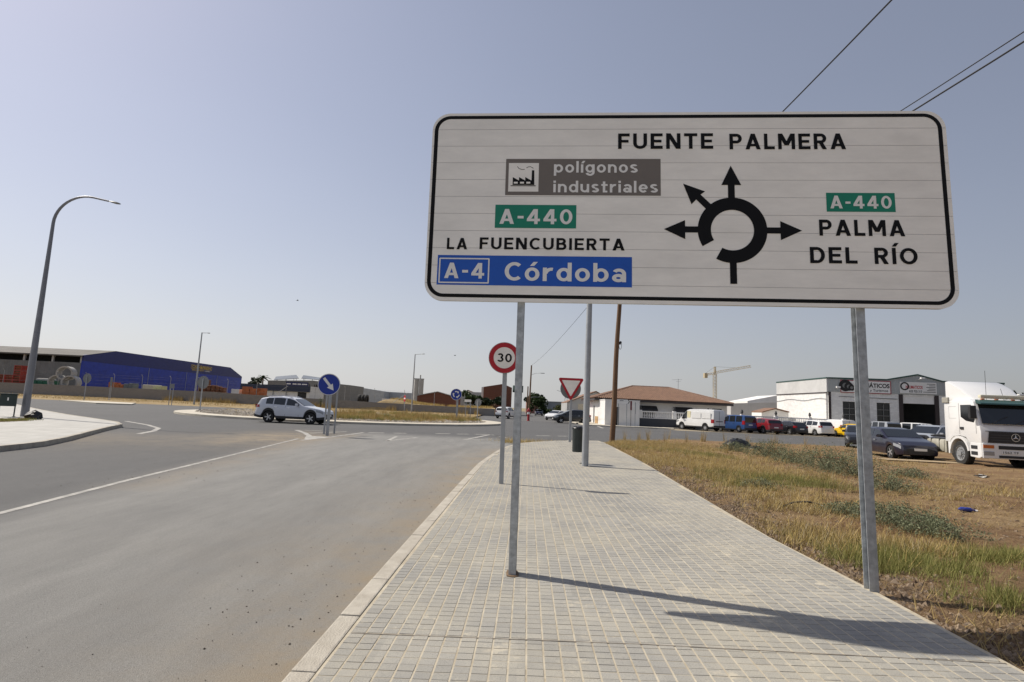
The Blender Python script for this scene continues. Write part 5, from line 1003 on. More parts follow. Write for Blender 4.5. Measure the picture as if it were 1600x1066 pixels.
def scrap(px, py, Y, w, h, m, lab, cat, bev=.1, name='stacked_goods', n=4):
    b = at(px, py, Y); t = empty(name, (b.x, Y, 0), R(random.uniform(-10, 10)), lab, cat); zt_ = b.z
    rr = random.Random(px); mb = MB(); mb.box(-w / 2, w / 2, -.8, .8, 0, zt_ - h * .5); mb.build('base', M_ply if m is not M_rusty else M_rusty, t)
    for k in range(n): x = -w / 2 + w * (k + .5) / n; hh = h * rr.uniform(.6, 1.); mb = MB(); mb.box(x - w / n * .46, x + w / n * .46, -.75, .75, zt_ - h * .5 + .004, zt_ - h * .5 + hh); mb.build('block', m, t, bevel=bev * .5)
scrap(185, 603, 101, 2.6, 1.3, M_orange, 'pallets of orange bricks behind the wall', 'bricks', .03); scrap(205, 603, 101, 1.8, 1.2, mat('grey_bins', (.12, .14, .15), .6), 'dark grey bins beside the orange bricks', 'bins', .1, n=2)
scrap(238, 605, 101, 3.0, .9, M_ply, 'white covered stack behind the block wall', 'stack', .2, n=1); scrap(250, 607, 100, 1.7, .9, mat('pale_yellow_box', (.55, .55, .30), .6), 'pale yellow boxes behind the block wall', 'boxes', .05, n=2)
scrap(332, 606, 100, 4.5, 1.2, M_rusty, 'rusty scrap iron heap right of the slim street lamp', 'scrap', .25, n=6); scrap(322, 602, 101, 1.2, 2.2, M_rusty, 'rusty tank behind the scrap heap', 'tank', .3, n=1)
scrap(398, 611, 101, 4.0, 1.5, M_orange, 'orange beams stacked behind the wall above the suv', 'beams', .03, n=3); scrap(371, 611, 101, 1.6, 1.4, M_white, 'white box cabin end behind the wall', 'cabin', .04, n=1)
# ---- low navy building and grey industrial hall behind
def simple_hall(name, lab, x0, x1, Y, D, z, mats_, cat='building', gable=None, cap=None):
    t = empty(name, ((x0 + x1) / 2, Y, 0), 0, lab, cat); c = (x0 + x1) / 2
    P = [(x0 - c, 0), (x1 - c, 0), (x1 - c, z)] + ([(gable[0] - c, gable[1])] if gable else []) + [(x0 - c, z if not isinstance(cap, float) else cap)]
    mb = MB(); mb.prism(P, XZ, -D, 0); mb.build('wall', mats_, t); return t, c
Yv = 128; a = at(377, 613, Yv); b = at(483, 618, Yv); z1 = at(430, 601.5, Yv).z; z2 = at(430, 611, Yv).z
t, c = simple_hall('navy_building', 'low building with navy fascia and white wall behind the yard', a.x, b.x, Yv, 10, z1 - .02, M_white); mb = MB(); mb.box(a.x - c - .2, b.x - c + .2, -.35, -.02, z2, z1); mb.build('fascia', mat('dark_navy_fascia', (.018, .028, .06), .5), t)
mb = MB(); mb.box(5.2, 7.2, -.05, -.01, 0, z2 - .05); mb.build('doorway', M_dark, t)
for x in (-6.5, -3.5, -.5, 2.5): mb = MB(); mb.box(x, x + .12, -.3, -.1, 0, z2); mb.build('column', M_galv2, t)
Yg = 150; a = at(419, 592, Yg); b = at(548, 596, Yg); zl = at(419, 594.5, Yg).z; zr_ = at(548, 602, Yg).z; m_ = at(500, 590, Yg)
M_ghall = sheet('grey_hall_cladding', (.20, .195, .185), 'X', 1.2, .7, 0., .1)
t = empty('industrial_hall', ((a.x + b.x) / 2, Yg, 0), 0, 'grey industrial hall with solar panels on its roof', 'building'); c = (a.x + b.x) / 2
pa = [(a.x - c, 0), (b.x - c, 0), (b.x - c, zr_), (at(507, 592, Yg).x - c, zr_ + .4), (at(490, 591, Yg).x - c, zl + .5), (a.x - c, zl)]; mb = MB(); mb.prism(pa, XZ, -14, 0); mb.build('wall', M_ghall, t)
for px in (448, 484, 507, 528): x = at(px, 600, Yg).x - c; mb = MB(); mb.box(x - .12, x + .12, -.05, -.005, 0, zr_ - .3); mb.build('panel_joint', mat('dark_joint', (.03, .035, .06), .6, 0, 0) if px < 500 else M_shed, t)
mb = MB(); x0_, x1_ = at(447, 600, Yg).x - c, at(482, 600, Yg).x - c; z_ = at(465, 600.5, Yg).z; mb.box(x0_, x1_, -.16, -.06, z_ - .55, z_ + .55); so = mb.build('name_board', mat('navy_board', (.015, .02, .09), .5, 0, 0), t); 
for f0, f1 in ((.04, .22), (.30, .48), (.52, .68), (.72, .95)): mb = MB(); mb.box(x0_ + (x1_ - x0_) * f0, x0_ + (x1_ - x0_) * f1, -.17, -.162, z_ - .12, z_ + .16); mb.build('faded_lettering', M_pale, t)
mb = MB(); x0_, x1_ = at(491, 603, Yg).x - c, at(499, 603, Yg).x - c; mb.box(x0_, x1_, -.05, -.01, at(495, 606, Yg).z, at(495, 601, Yg).z); mb.build('window', M_dark, t)
M_solar = mat('solar_panel', (.20, .21, .21), .25, .2, .05, 1.)
for p0, p1, q0, q1, lab in (((428, 593.5), (467, 591), (431, 588.5), (463, 585.8), 'left'), ((471, 591), (505, 594), (474, 586.3), (503, 590.5), 'right')):
    sp = MB(); A_, B_ = at(*p0, Yg + 2) , at(*p1, Yg + 2); C_, D_ = at(*q1, Yg + 6), at(*q0, Yg + 6); sp.add([A_, B_, C_, D_] + [v - Vector((0, 0, .12)) for v in (A_, B_, C_, D_)], [(0, 1, 2, 3), (7, 6, 5, 4), (0, 4, 5, 1), (1, 5, 6, 2), (2, 6, 7, 3), (3, 7, 4, 0)])
    for f in (.1, .5, .9): q_ = A_.lerp(B_, f); r_ = D_.lerp(C_, f); sp.cyl((q_.x, q_.y, zl - .4), q_, .06, n=5); sp.cyl((r_.x, r_.y, zl - .4), r_, .06, n=5)
    sp.build('solar_array', M_solar, t, w=True, fix=True)
# ---- far pale sheds, silo, barns
def far_box(name, lab, pxl, pxr, topl, topr, Y, D, m, cat='building', roof=None, apex=None, win=None):
    a, b = at(pxl, topl, Y), at(pxr, topr, Y); c = (a.x + b.x) / 2; t = empty(name, (c, Y, 0), 0, lab, cat); P = [(a.x - c, 0), (b.x - c, 0), (b.x - c, b.z)]
    if apex: q = at(apex[0], apex[1], Y); P.append((q.x - c, q.z))
    P.append((a.x - c, a.z)); mb = MB(); mb.prism(P, XZ, -D, 0); mb.build('wall', m, t)
    if roof:
        top = P[2:]; mb = MB()
        for (xa, za), (xb, zb_) in zip(top, top[1:]): mb.add([(xa, -.25, za + .02), (xb, -.25, zb_ + .02), (xb, D + .1, zb_ + .02), (xa, D + .1, za + .02), (xa, -.25, za + .16), (xb, -.25, zb_ + .16), (xb, D + .1, zb_ + .16), (xa, D + .1, za + .16)], [(0, 1, 2, 3), (4, 7, 6, 5), (0, 4, 5, 1), (1, 5, 6, 2), (2, 6, 7, 3), (3, 7, 4, 0)])
        mb.build('roof', roof, t)
    for w in (win or []):
        p0, p1 = at(w[0], w[3], Y), at(w[1], w[2], Y); mb = MB(); mb.box(p0.x - c, p1.x - c, -.06, -.004, p0.z, p1.z); mb.build('window' if len(w) < 5 else w[4], w[5] if len(w) > 5 else M_dglass, t)
    return t
M_psheet = sheet('pale_shed_sheet', (.42, .44, .46), 'X', 1.2, .6, .1); M_brick = blockmat('red_brick', (.165, .06, .035), (.19, .10, .07), .3, .1, 'X', .012); M_gw = mat('grey_side_wall', (.40, .40, .39), .9, 0, .1, .5); M_tile = mat('brown_roof_tile', (.20, .115, .075), .85, 0, .25, 2.5)
far_box('pale_shed', 'pale grey sheet metal shed beyond the wall right of the blue arrow sign', 549, 600, 608, 611.5, 210, 20, M_psheet, apex=(565, 606)); far_box('pale_shed', 'long pale shed between the small white hut and the silo', 598, 656, 612, 615, 220, 20, M_psheet)
far_box('white_hut', 'small white hut with dark window strip behind the block wall', 597, 615.5, 622.8, 623.6, 112, 4, M_white, win=[(600, 613, 625.5, 629.5)])
far_box('brick_barn', 'low red brick barn with a shallow gable beside the silo', 652, 712, 618.5, 621, 118, 12, M_brick, apex=(684, 612.8), roof=M_gw)
far_box('grey_wall_building', 'pale grey building between brick barn and tree', 705, 757, 619, 613.5, 135, 10, M_gw, apex=(733, 612.5)); far_box('tiled_house', 'small house with brown roof far behind the grey building', 725, 741, 613.5, 614, 160, 8, M_white, apex=(731, 610), roof=M_tile)
far_box('brick_building', 'tall red brick building with sloping top behind the speed limit sign', 756, 800, 604.5, 606, 112, 12, M_brick, apex=(786, 600)); far_box('white_edge_wall', 'narrow white rendered wall at the brick building left edge', 752.5, 755.9, 605, 604.5, 112.5, 11, M_white)
b = at(810, 606, 111); wt = MB(); wt.cyl((b.x, 116, 0.), (b.x, 116, b.z - .8), .5, n=8); wt.cyl((b.x, 116, b.z - .8), (b.x, 116, b.z + .6), 1.1, n=16); wt = wt.build('water_tank', mat('green_tank', (.03, .07, .06), .6), smooth=40); tag(wt, 'dark green water tank right of the brick building', 'tank')
b = at(655, 592, 190); t = empty('silo', (b.x, 190, 0), 0, 'pair of pale concrete silo cylinders', 'silo')
for s in (-.85, .85): mb = MB(); mb.cyl((s, 0, 0), (s, 0, b.z - .2), .82, n=18); mb.build('cylinder', M_conc, t, smooth=40)
mb = MB(); mb.box(-1.7, 1.7, -.5, .5, b.z - .19, b.z + .1); mb.cyl((.4, 0, b.z + .1), (.4, 0, b.z + 1.3), .22, n=8); mb.build('top_platform', M_conc, t)
far_box('grey_metal_building', 'grey metal building at the end of the side street', 856, 900, 628, 629.5, 165, 15, sheet('grey_blue_sheet', (.20, .225, .25), 'X', 1.), roof=M_psheet); far_box('white_metal_building', 'pale gabled building left of the grey metal building', 845, 856.2, 632, 628, 164, 15, M_psheet, apex=(850, 627.5)); far_box('red_roof_house', 'far house with red roof line behind the street tree', 823, 846, 626.5, 627, 175, 8, mat('dull_red_wall', (.25, .12, .1), .9), roof=mat('red_roof', (.25, .07, .05), .8))
# pylon
b = at(884.5, 618, 190); t = empty('lattice_pylon', (b.x, 190, 0), 0, 'small lattice pylon beyond the give way sign', 'pylon'); mb = MB()
for s in (-1, 1): mb.cyl((s * .7, 0, 0), (s * .15, 0, b.z + 2), .07, n=5)
for k in range(8): z = (b.z + 2) * k / 8; w = .7 - .55 * k / 8; mb.cyl((-w, 0, z), (w * .93, 0, z + (b.z + 2) / 8), .05, n=4)
mb.cyl((-3.2, 0, b.z + 1.6), (1.4, 0, b.z + .4), .07, n=5); mb.build('lattice', M_galv2, t)
# ---- white house with brown tiled hip roof
hs = empty('white_house', (18.4, 67, .12), 0, 'white single storey house with brown tiled hip roof', 'house'); hx0, hx1, hy0, hy1, hz = -7.55, 8.0, 0., 10.8, 2.98
mb = MB(); hole_wall(mb, hx0, hx1, 0, hz, [(-2.6, -.8, .9, 2.0), (1.7, 3.5, .9, 2.0), (6.2, 7.4, 1.2, 2.4)], 0, .25); mb.box(hx0, hx0 + .25, .26, 3.2, 0, hz); mb.box(hx0, hx0 + .25, 4.2, hy1, 0, hz); mb.box(hx0, hx0 + .25, 3.2, 4.2, 2.2, hz); mb.box(hx0 + .26, hx1, hy1 - .2, hy1, 0, hz); mb.box(hx1 - .25, hx1, .26, hy1 - .21, 0, hz); mb.build('wall', M_white, hs)
for x in (-1.7, 2.6): mb = MB(); mb.box(x - .9, x + .9, .14, .18, .9, 2.0); mb.build('window', M_dglass, hs); mb = MB(); mb.prism([(0, 1.5), (0, 2.05), (-.75, 1.58), (-.75, 1.42)], Matrix(((0, 0, 1, x), (1, 0, 0, 0), (0, 1, 0, .35), (0, 0, 0, 1))), -1.15, 1.15); mb.build('awning', mat('dark_awning', (.035, .035, .037), .8), hs)
mb = MB(); mb.box(hx0 + .1, hx0 + .14, 3.2, 4.2, 0, 2.2); mb.build('side_door', M_dark, hs); mb = MB(); mb.box(6.2, 7.4, .14, .18, 1.2, 2.4); mb.build('window', M_dglass, hs)
mb = MB(); mb.box(hx0 - .04, hx0 - .002, .3, 2.6, 0, .85); mb.build('stone_plinth', mat('ochre_stone', (.42, .27, .13), .9, 0, .2, 3), hs)
# hip roof with rows of barrel tiles
ex, ey0, ey1 = .85, -.95, hy1 + .6; E0, E1 = hx0 - .7, hx1 + .45; zr1 = 4.92; rA, rB, ry = -2.35, 2.4, 5.2; ze_ = 3.05
mb = MB(); F_ = [((E0, ey0, ze_), (E1, ey0, ze_), (rB, ry, zr1), (rA, ry, zr1)), ((E1, ey0, ze_), (E1, ey1, ze_), (rB, ry, zr1)), ((E0, ey1, ze_), (E0, ey0, ze_), (rA, ry, zr1)), ((E1, ey1, ze_), (E0, ey1, ze_), (rA, ry, zr1), (rB, ry, zr1))]
for q in F_: mb.add([tuple(p) for p in q], [tuple(range(len(q)))])
mb.add([(E0, ey0, ze_ - .03), (E1, ey0, ze_ - .03), (E1, ey1, ze_ - .03), (E0, ey1, ze_ - .03)], [(0, 1, 2, 3)]); rf = mb.build('roof', M_tile, hs, fix=False)
mb = MB(); mb.box(E0 + .02, E1 - .02, ey0 + .03, ey0 + .15, ze_ - .28, ze_ - .032); mb.box(E0 + .02, E0 + .14, ey0 + .16, ey1, ze_ - .28, ze_ - .032); mb.build('eave_board', mat('dark_eave', (.06, .05, .05), .8), hs)
tl = MB(); pw = .235; x = E0 + pw / 2
def halftube(mb, a, b, r):
    a, b = Vector(a), Vector(b); d = (b - a).normalized(); side = d.cross(Vector((0, 0, 1))).normalized(); up = side.cross(d); vs = []
    for p in (a, b): vs += [p + side * r * math.cos(q) + up * r * .8 * math.sin(q) for q in (0, 1.05, 2.09, 3.14)]
    mb.add(vs, [(0, 1, 5, 4), (1, 2, 6, 5), (2, 3, 7, 6)])
while x < E1:
    yt = ry if rA <= x <= rB else (ey0 + (x - E0) / (rA - E0) * (ry - ey0) if x < rA else ey0 + (E1 - x) / (E1 - rB) * (ry - ey0)); nseg = max(1, int((yt - ey0) / .42))
    for k in range(nseg):
        f0, f1 = k / nseg, (k + 1) / nseg; Y0_, Y1_ = ey0 + (yt - ey0) * f0, ey0 + (yt - ey0) * f1; zf = lambda y: ze_ + (y - ey0) / (ry - ey0) * (zr1 - ze_)
        halftube(tl, (x, Y0_ - .03, zf(Y0_) + .03), (x, Y1_, zf(Y1_) + .012), pw * .42)
    x += pw
yy = ey0 + pw / 2
while yy < ey1:
    xt = E0 + (rA - E0) * ((yy - ey0) / (ry - ey0) if yy < ry else (ey1 - yy) / (ey1 - ry)); halftube(tl, (E0 - .02, yy, ze_ + .03), (xt, yy, ze_ + (xt - E0) / (rA - E0) * (zr1 - ze_) + .015), pw * .42); yy += pw
o = tl.build('roof_tiles', M_tile, rf, fix=False); tag(o, kind='stuff')
rd = MB(); 
for a_, b_ in (((rA, ry, zr1), (rB, ry, zr1)), ((rB, ry, zr1), (E1, ey0, ze_)), ((rA, ry, zr1), (E0, ey0, ze_)), ((rB, ry, zr1), (E1, ey1, ze_)), ((rA, ry, zr1), (E0, ey1, ze_))):
    a_, b_ = Vector(a_), Vector(b_); n_ = int((b_ - a_).length / .4)
    for k in range(n_): halftube(rd, a_.lerp(b_, k / n_) + Vector((0, 0, .05)), a_.lerp(b_, (k + .96) / n_) + Vector((0, 0, .035)), .13)
o = rd.build('ridge_tiles', M_tile, rf, fix=False); tag(o, kind='stuff')
mb = MB(); mb.tube([(3.4, 4.4, 4.3), (3.4, 4.4, 6.1)], .03, 5); mb.tube([(2.6, 4.4, 5.95), (3.9, 4.4, 6.05)], .015, 4); mb.tube([(3.1, 4.3, 5.75), (3.75, 4.4, 5.8)], .012, 4); mb.build('roof_aerial', M_galv2, hs)
# entrance block
en_ = empty('entrance_block', (12.75, 62.3, .12), 0, 'white flat entrance block with dark doorway beside the balustrade', 'building'); mb = MB(); hole_wall(mb, -1.95, 1.95, 0, 2.78, [(-1.2, -.35, 0, 2.05)], 0, .25); mb.box(-1.95, -1.7, .26, 4.6, 0, 2.78); mb.box(1.7, 1.95, .26, 4.6, 0, 2.78); mb.box(-1.99, 1.99, -.04, 4.6, 2.782, 2.86); mb.build('wall', M_white, en_); mb = MB(); mb.box(-1.2, -.35, .16, .2, 0, 2.05); mb.build('door', M_dark, en_)
# balustrade
M_dw = mat('dark_grey_low_wall', (.045, .05, .06), .8, 0, .12, 1.5)
fn = empty('balustrade_fence', (28, 62.8, .12), 0, 'white balustrade on a dark grey low wall in front of the house', 'fence')
mb = MB(); mb.box(-13.25, 10.1, -.1, .1, -.1, .92); mb.build('low_wall', M_dw, fn); mb = MB(); mb.box(-13.25, 10.1, -.11, .11, 1.62, 1.74); mb.box(-13.25, 10.1, -.09, .09, .922, .99); mb.build('rail', M_white, fn)
for k in range(7): x = -13.1 + k * 3.85; mb = MB(); mb.box(x - .17, x + .17, -.17, .17, .923, 1.84); pr_ = mb.build('pillar', M_white, fn); mb = MB(); mb.lathe([(.12, 1.84), (.05, 1.9), (.13, 2.02), (.15, 2.12), (.08, 2.26), (.11, 2.32), (.001, 2.38)], 10, Matrix.Translation((x, 0, 0))); mb.build('finial', mat('dark_finial', (.05, .05, .05), .7, 0, 0) if k == 0 else bpy.data.materials['dark_finial'], pr_, smooth=40)
bl = MB(); x = -12.85
while x < 10: bl.lathe([(.055, .99), (.04, 1.05), (.075, 1.2), (.06, 1.34), (.035, 1.5), (.055, 1.62)], 6, Matrix.Translation((x, 0, 0))); x += .205
o = bl.build('balusters', M_white, fn, smooth=50); tag(o, kind='stuff')
# neighbours
gh = far_box('gabled_house', 'grey gabled house with brown roof edge behind the black parked car', 886, 948, 629.5, 622, 92, 10, M_gw, apex=(931, 612.5), roof=M_tile, win=[(903, 924, 632, 640, 'garage_door', mat('cream_door', (.5, .45, .34), .7))])
far_box('white_low_building', 'low white building stepping up left of the tyre workshop', 1168, 1217, 626.5, 617.5, 92, 8, M_white); far_box('grey_canvas_shed', 'pale grey canvas roofed shed right of the house roof', 1142, 1214, 630.5, 629, 84, 6, mat('pale_canvas', (.40, .39, .385), .9, 0, .08, .7))
far_box('tiled_annex', 'small annex with brown tiled roof beside the workshop wall', 1190, 1232, 645, 645, 74, 3, M_white, apex=(1211, 639.5), roof=M_tile)
# ---- tyre workshop
A_, B_ = (38.2, 66.), (56.7, 63.); fa = math.atan2(B_[1] - A_[1], B_[0] - A_[0]); ws = empty('tyre_workshop', (A_[0], A_[1], 0), fa, 'white and grey tyre workshop with gabled sign front', 'building'); FL = math.hypot(B_[0] - A_[0], B_[1] - A_[1])
def fl(px, py): p = vpl(px, py, A_, B_); return ((p.x - A_[0]) * math.cos(fa) + (p.y - A_[1]) * math.sin(fa), p.z)
M_wbl = blockmat('white_blockwork', (.70, .695, .68), (.60, .595, .58), .4, .2, 'X', .012); M_wby = blockmat('white_side_blockwork', (.72, .715, .70), (.62, .61, .6), .4, .2, 'Y', .012); M_rib = sheet('pale_ribbed_cladding', (.34, .36, .36), 'X', .3, .5, .1); M_riby = sheet('pale_ribbed_side', (.56, .56, .55), 'Y', .3, .5, .1); M_gtrim = mat('green_trim', (.03, .075, .065), .5, .1, .1, 2); M_brown = mat('dark_brown_post', (.03, .02, .02), .6, 0, 0)
w1 = (fl(1317, 640)[0], fl(1337, 640)[0]); w2 = (fl(1370, 640)[0], fl(1391, 640)[0]); dr = (fl(1408, 640)[0], fl(1464, 640)[0]); w3 = (fl(1479, 640)[0], fl(1497, 640)[0]); zb2 = 5.15
mb = MB(); hole_wall(mb, 0, FL, 0, zb2, [(w1[0], w1[1], .3, 4.05), (w2[0], w2[1], .3, 4.05), (dr[0], dr[1], 0, 4.95), (w3[0], w3[1], .0, 3.9)], 0, .3); mb.build('front_wall', M_wbl, ws)
zt0, zg = 6.72, 7.42; ga, gm, gb = fl(1385, 593)[0], fl(1433, 586)[0], fl(1472, 597)[0]
mb = MB(); mb.prism([(-.02, zb2 + .003), (FL, zb2 + .003), (FL, zt0), (gb, zt0), (gm, zg), (ga, zt0), (-.02, zt0)], XZ, -.3, .06); mb.build('front_cladding', M_rib, ws)
mb = MB()
for (xa, za), (xb, zb_) in zip([(-.06, zt0), (ga, zt0), (gm, zg), (gb, zt0), (FL, zt0)], [(ga, zt0), (gm, zg), (gb, zt0), (FL, zt0)]): mb.add([(xa, -.14, za), (xb, -.14, zb_), (xb, .34, zb_), (xa, .34, za), (xa, -.14, za + .16), (xb, -.14, zb_ + .16), (xb, .34, zb_ + .16), (xa, .34, za + .16)], [(0, 1, 2, 3), (4, 7, 6, 5), (0, 4, 5, 1), (1, 5, 6, 2), (2, 6, 7, 3), (3, 7, 4, 0)])
mb.build('front_trim', M_gtrim, ws)
# side wall runs straight back
sw_ = MB(); sr = Matrix.Rotation(-fa, 4, 'Z'); SD = 12.5
def sbox(x0, x1, y0, y1, z0, z1, m, nm):
    mb = MB(); mb.box(x0, x1, y0, y1, z0, z1, 0, sr); return mb.build(nm, m, ws)
sbox(-.15, .1, .32, SD, 0, zb2 - .05, M_wby, 'side_wall'); sbox(-.2, .1, .02, SD, zb2 - .045, zt0 + .0, M_riby, 'side_cladding'); sbox(-.24, .12, .0, SD, zt0 + .003, zt0 + .16, M_gtrim, 'side_trim'); sbox(-.23, -.15, .1, SD, zb2 - .15, zb2 - .05, M_brown, 'drip_rail'); sbox(.1, 18, SD - .2, SD, 0, zt0, M_wbl, 'back_wall')
mb = MB(); mb.add([(0, .3, zt0 - .05), (FL, .3, zt0 - .05), (FL, 14, zt0 - .05), (2.0, 12.4, zt0 - .05)], [(0, 1, 2, 3)]); mb.build('roof', M_psheet, ws)
mb = MB(); mb.tube([sr @ Vector((-.2, y, 4.25 + .12 * math.sin(y * .9) - .0 * y)) for y in np.linspace(.1, SD, 14)], .03, 5); mb.build('wall_cable', M_galv2, ws); mb = MB(); mb.box(-.04, .25, -.05, -.002, 0, zb2 - .02); mb.build('corner_post', M_brown, ws)
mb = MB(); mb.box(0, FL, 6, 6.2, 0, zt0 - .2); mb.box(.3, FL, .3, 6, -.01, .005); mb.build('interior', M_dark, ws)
for (x0_, x1_) in (w1, w2, w3):
    mb = MB(); mb.box(x0_, x1_, .18, .22, .0 if x0_ == w3[0] else .3, 4.05 if x0_ != w3[0] else 3.9); wdo = mb.build('window', M_dglass, ws)
    mb = MB(); xm_ = (x0_ + x1_) / 2
    for z in (1.5, 2.5, 3.2): mb.box(x0_, x1_, .10, .14, z, z + .06)
    for xx in (x0_, xm_, x1_ - .06): mb.box(xx, xx + .06, .09, .139, .3, 3.9)
    mb.build('grille', M_shed, wdo); mb = MB(); mb.box(x0_ - .15, x1_ + .15, -.04, -.003, 4.052, 4.16); mb.build('lintel', M_white, ws)
for x in dr: mb = MB(); mb.box(x - .22, x + .22, -.06, -.004, 0, zb2 - .02); mb.build('door_jamb', M_brown, ws)
mb = MB(); mb.box(dr[0] + .23, dr[1] - .23, .05, .12, 4.1, 4.95); mb.build('shutter', M_white, ws); mb = MB(); mb.tube([(1.1, -.05, 4.62), (4, -.05, 4.58), (7.5, -.05, 4.55)], .025, 5); mb.build('wall_cable', M_ch, ws)
def board(pl, pr, pt, pb_, nm='sign_board', m=M_white, border=None):
    a, b = fl(pl, pb_), fl(pr, pt); mb = MB(); mb.box(a[0], b[0], -.14, -.07, a[1], b[1]); o = mb.build(nm, m, ws)
    if border: mb = MB(); mb.add(*frame_geo(rrect(a[0], a[1], b[0], b[1], .02, 1), rrect(a[0] + .09, a[1] + .09, b[0] - .09, b[1] - .09, .02, 1), XZ, .1435)); mb.build('border', border, o, fix=False)
    return o, a, b
o, a, b = board(1312.5, 1391, 596, 613.5, border=mat('sign_red', (.30, .02, .03), .5, 0, 0)); W_, H_ = b[0] - a[0], b[1] - a[1]
text_part('lettering', 'NEUMÁTICOS', XZ, .146, M_black, o, a[0] + W_ * .27, a[0] + W_ * .97, a[1] + H_ * .46, H_ * .32, .03); text_part('lettering', 'Agrícolas y Turismos', XZ, .146, M_black, o, a[0] + W_ * .27, a[0] + W_ * .94, a[1] + H_ * .17, H_ * .18, .01)
for k, (xx, r_) in enumerate(((.10, .46), (.17, .33), (.225, .24))): mb = MB(); mb.lathe([(.001, .146 + k * .003), (H_ * r_ * .45, .146 + k * .003), (H_ * r_ * .46, .1465 + k * .003), (H_ * r_, .1465 + k * .003)], 20, XZ @ Matrix.Translation((a[0] + W_ * xx, a[1] + H_ * (.56 - .08 * k), 0))); mb.m = [1] * 20 + [0] * (len(mb.f) - 20); mb.build('tyre_picture', [M_tyre, M_shed], o)
o, a, b = board(1405.5, 1462, 598.5, 614.5); W_, H_ = b[0] - a[0], b[1] - a[1]; M_sred = mat('logo_red', (.45, .02, .03), .5, 0, 0)
text_part('lettering', 'NEUMATICOS', XZ, .146, M_sred, o, a[0] + W_ * .16, a[0] + W_ * .62, a[1] + H_ * .42, H_ * .27, .03); text_part('lettering', '633 735 313', XZ, .146, M_black, o, a[0] + W_ * .25, a[0] + W_ * .60, a[1] + H_ * .1, H_ * .2, .02)
for k in range(6): mb = MB(); mb.box(a[0] + W_ * (.74, .80, .72, .78, .74, .63)[k], a[0] + W_ * .97, -.1465, -.1425, a[1] + H_ * (.84 - .14 * k), a[1] + H_ * (.885 - .14 * k)); mb.build('small_print_line', M_black, o)
mb = MB(); mb.lathe([(H_ * .36, .147), (H_ * .24, .1475)], 24, XZ @ Matrix.Translation((a[0] + W_ * .13, a[1] + H_ * .62, 0)) @ Matrix.Scale(1.0, 4)); mb.build('tyre_logo', M_tyre, o)
o, a, b = board(1479, 1500, 601, 613); mb = MB(); mb.box(a[0] + .1, b[0] - .1, -.1465, -.1425, a[1] + .12, a[1] + .34); mb.build('red_band', M_sred, o)
for px, py, s in ((1434, 592, 1), (1308, 606, -1)): q_ = fl(px, py); mb = MB(); mb.tube([(q_[0], -.08, q_[1] - .1), (q_[0] + .1 * s, -.5, q_[1])], .03, 5); mb.cbox((q_[0] + .15 * s, -.7, q_[1] + .03), .42, .3, .18); mb.build('floodlight', M_white, ws, bevel=.03)
# distant floodlight mast right of the lorry, tree tops come later
b = at(1592, 618, 60); t = empty('floodlight_mast', (b.x, 60, 0), 0, 'floodlight on a mast behind the lorry at the right edge', 'floodlight'); mb = MB(); mb.cyl((-.9, 0, 0), (-.9, 0, b.z - .25), .06, n=8); mb.tube([(-.9, 0, b.z - .25), (0, 0, b.z)], .04, 6); mb.build('mast', M_galv2, t); mb = MB(); mb.cbox((.3, 0, b.z + .06), .8, .35, .16); mb.build('lamp_head', M_white, t, bevel=.05)
# ---- tower crane
M_crane = mat('cream_crane_paint', (.46, .38, .25), .6, 0, .15, 1.); Yc = 150.; mt = at(1117, 584, Yc); cr_ = empty('tower_crane', (mt.x, Yc, 0), 0, 'cream tower crane rising behind the tiled house', 'crane')
def lattice(mb, p0, p1, w, n, r, up=Vector((0, 1, 0))):
    p0, p1 = Vector(p0), Vector(p1); d = (p1 - p0).normalized(); a = d.cross(up).normalized() * w / 2; b = d.cross(a).normalized() * w / 2; C_ = [a + b, a - b, -a - b, b - a]
    for c in C_: mb.cyl(p0 + c, p1 + c, r, n=5)
    for k in range(n):
        q0, q1 = p0.lerp(p1, k / n), p0.lerp(p1, (k + 1) / n)
        for i in range(4): mb.cyl(q0 + C_[i], q1 + C_[(i + 1) % 4], r * .7, n=4)
mb = MB(); lattice(mb, (0, 0, 0), (0, 0, mt.z), .75, 16, .06); mb.build('mast', M_crane, cr_); mb = MB(); lattice(mb, (0, 0, mt.z), (0, 0, mt.z + 1.9), .4, 3, .06); mb.build('tower_top', M_crane, cr_)
j0, j1, jc = at(1117, 584, Yc), at(1173, 572.5, Yc - 6), at(1102, 585.5, Yc + 1.5); o_ = Vector((mt.x, Yc, 0)); mb = MB(); lattice(mb, j0 - o_ + Vector((0, 0, .3)), j1 - o_, .55, 14, .055); mb.build('jib', M_crane, cr_); mb = MB(); lattice(mb, j0 - o_ + Vector((0, 0, .1)), jc - o_, .5, 4, .06); mb.build('counter_jib', M_crane, cr_)
mb = MB(); q_ = jc - o_; mb.box(q_.x - .35, q_.x + .45, q_.y - .6, q_.y + .6, q_.z - .9, q_.z + .4); mb.build('counterweight', M_crane, cr_); mb = MB(); tp = Vector((0, 0, mt.z + 1.9)); mb.tube([tp, jc - o_ + Vector((0, 0, .3))], .025, 4); mb.tube([tp, (j0 - o_).lerp(j1 - o_, .65) + Vector((0, 0, .3))], .025, 4); mb.build('stay_cable', M_wire, cr_)
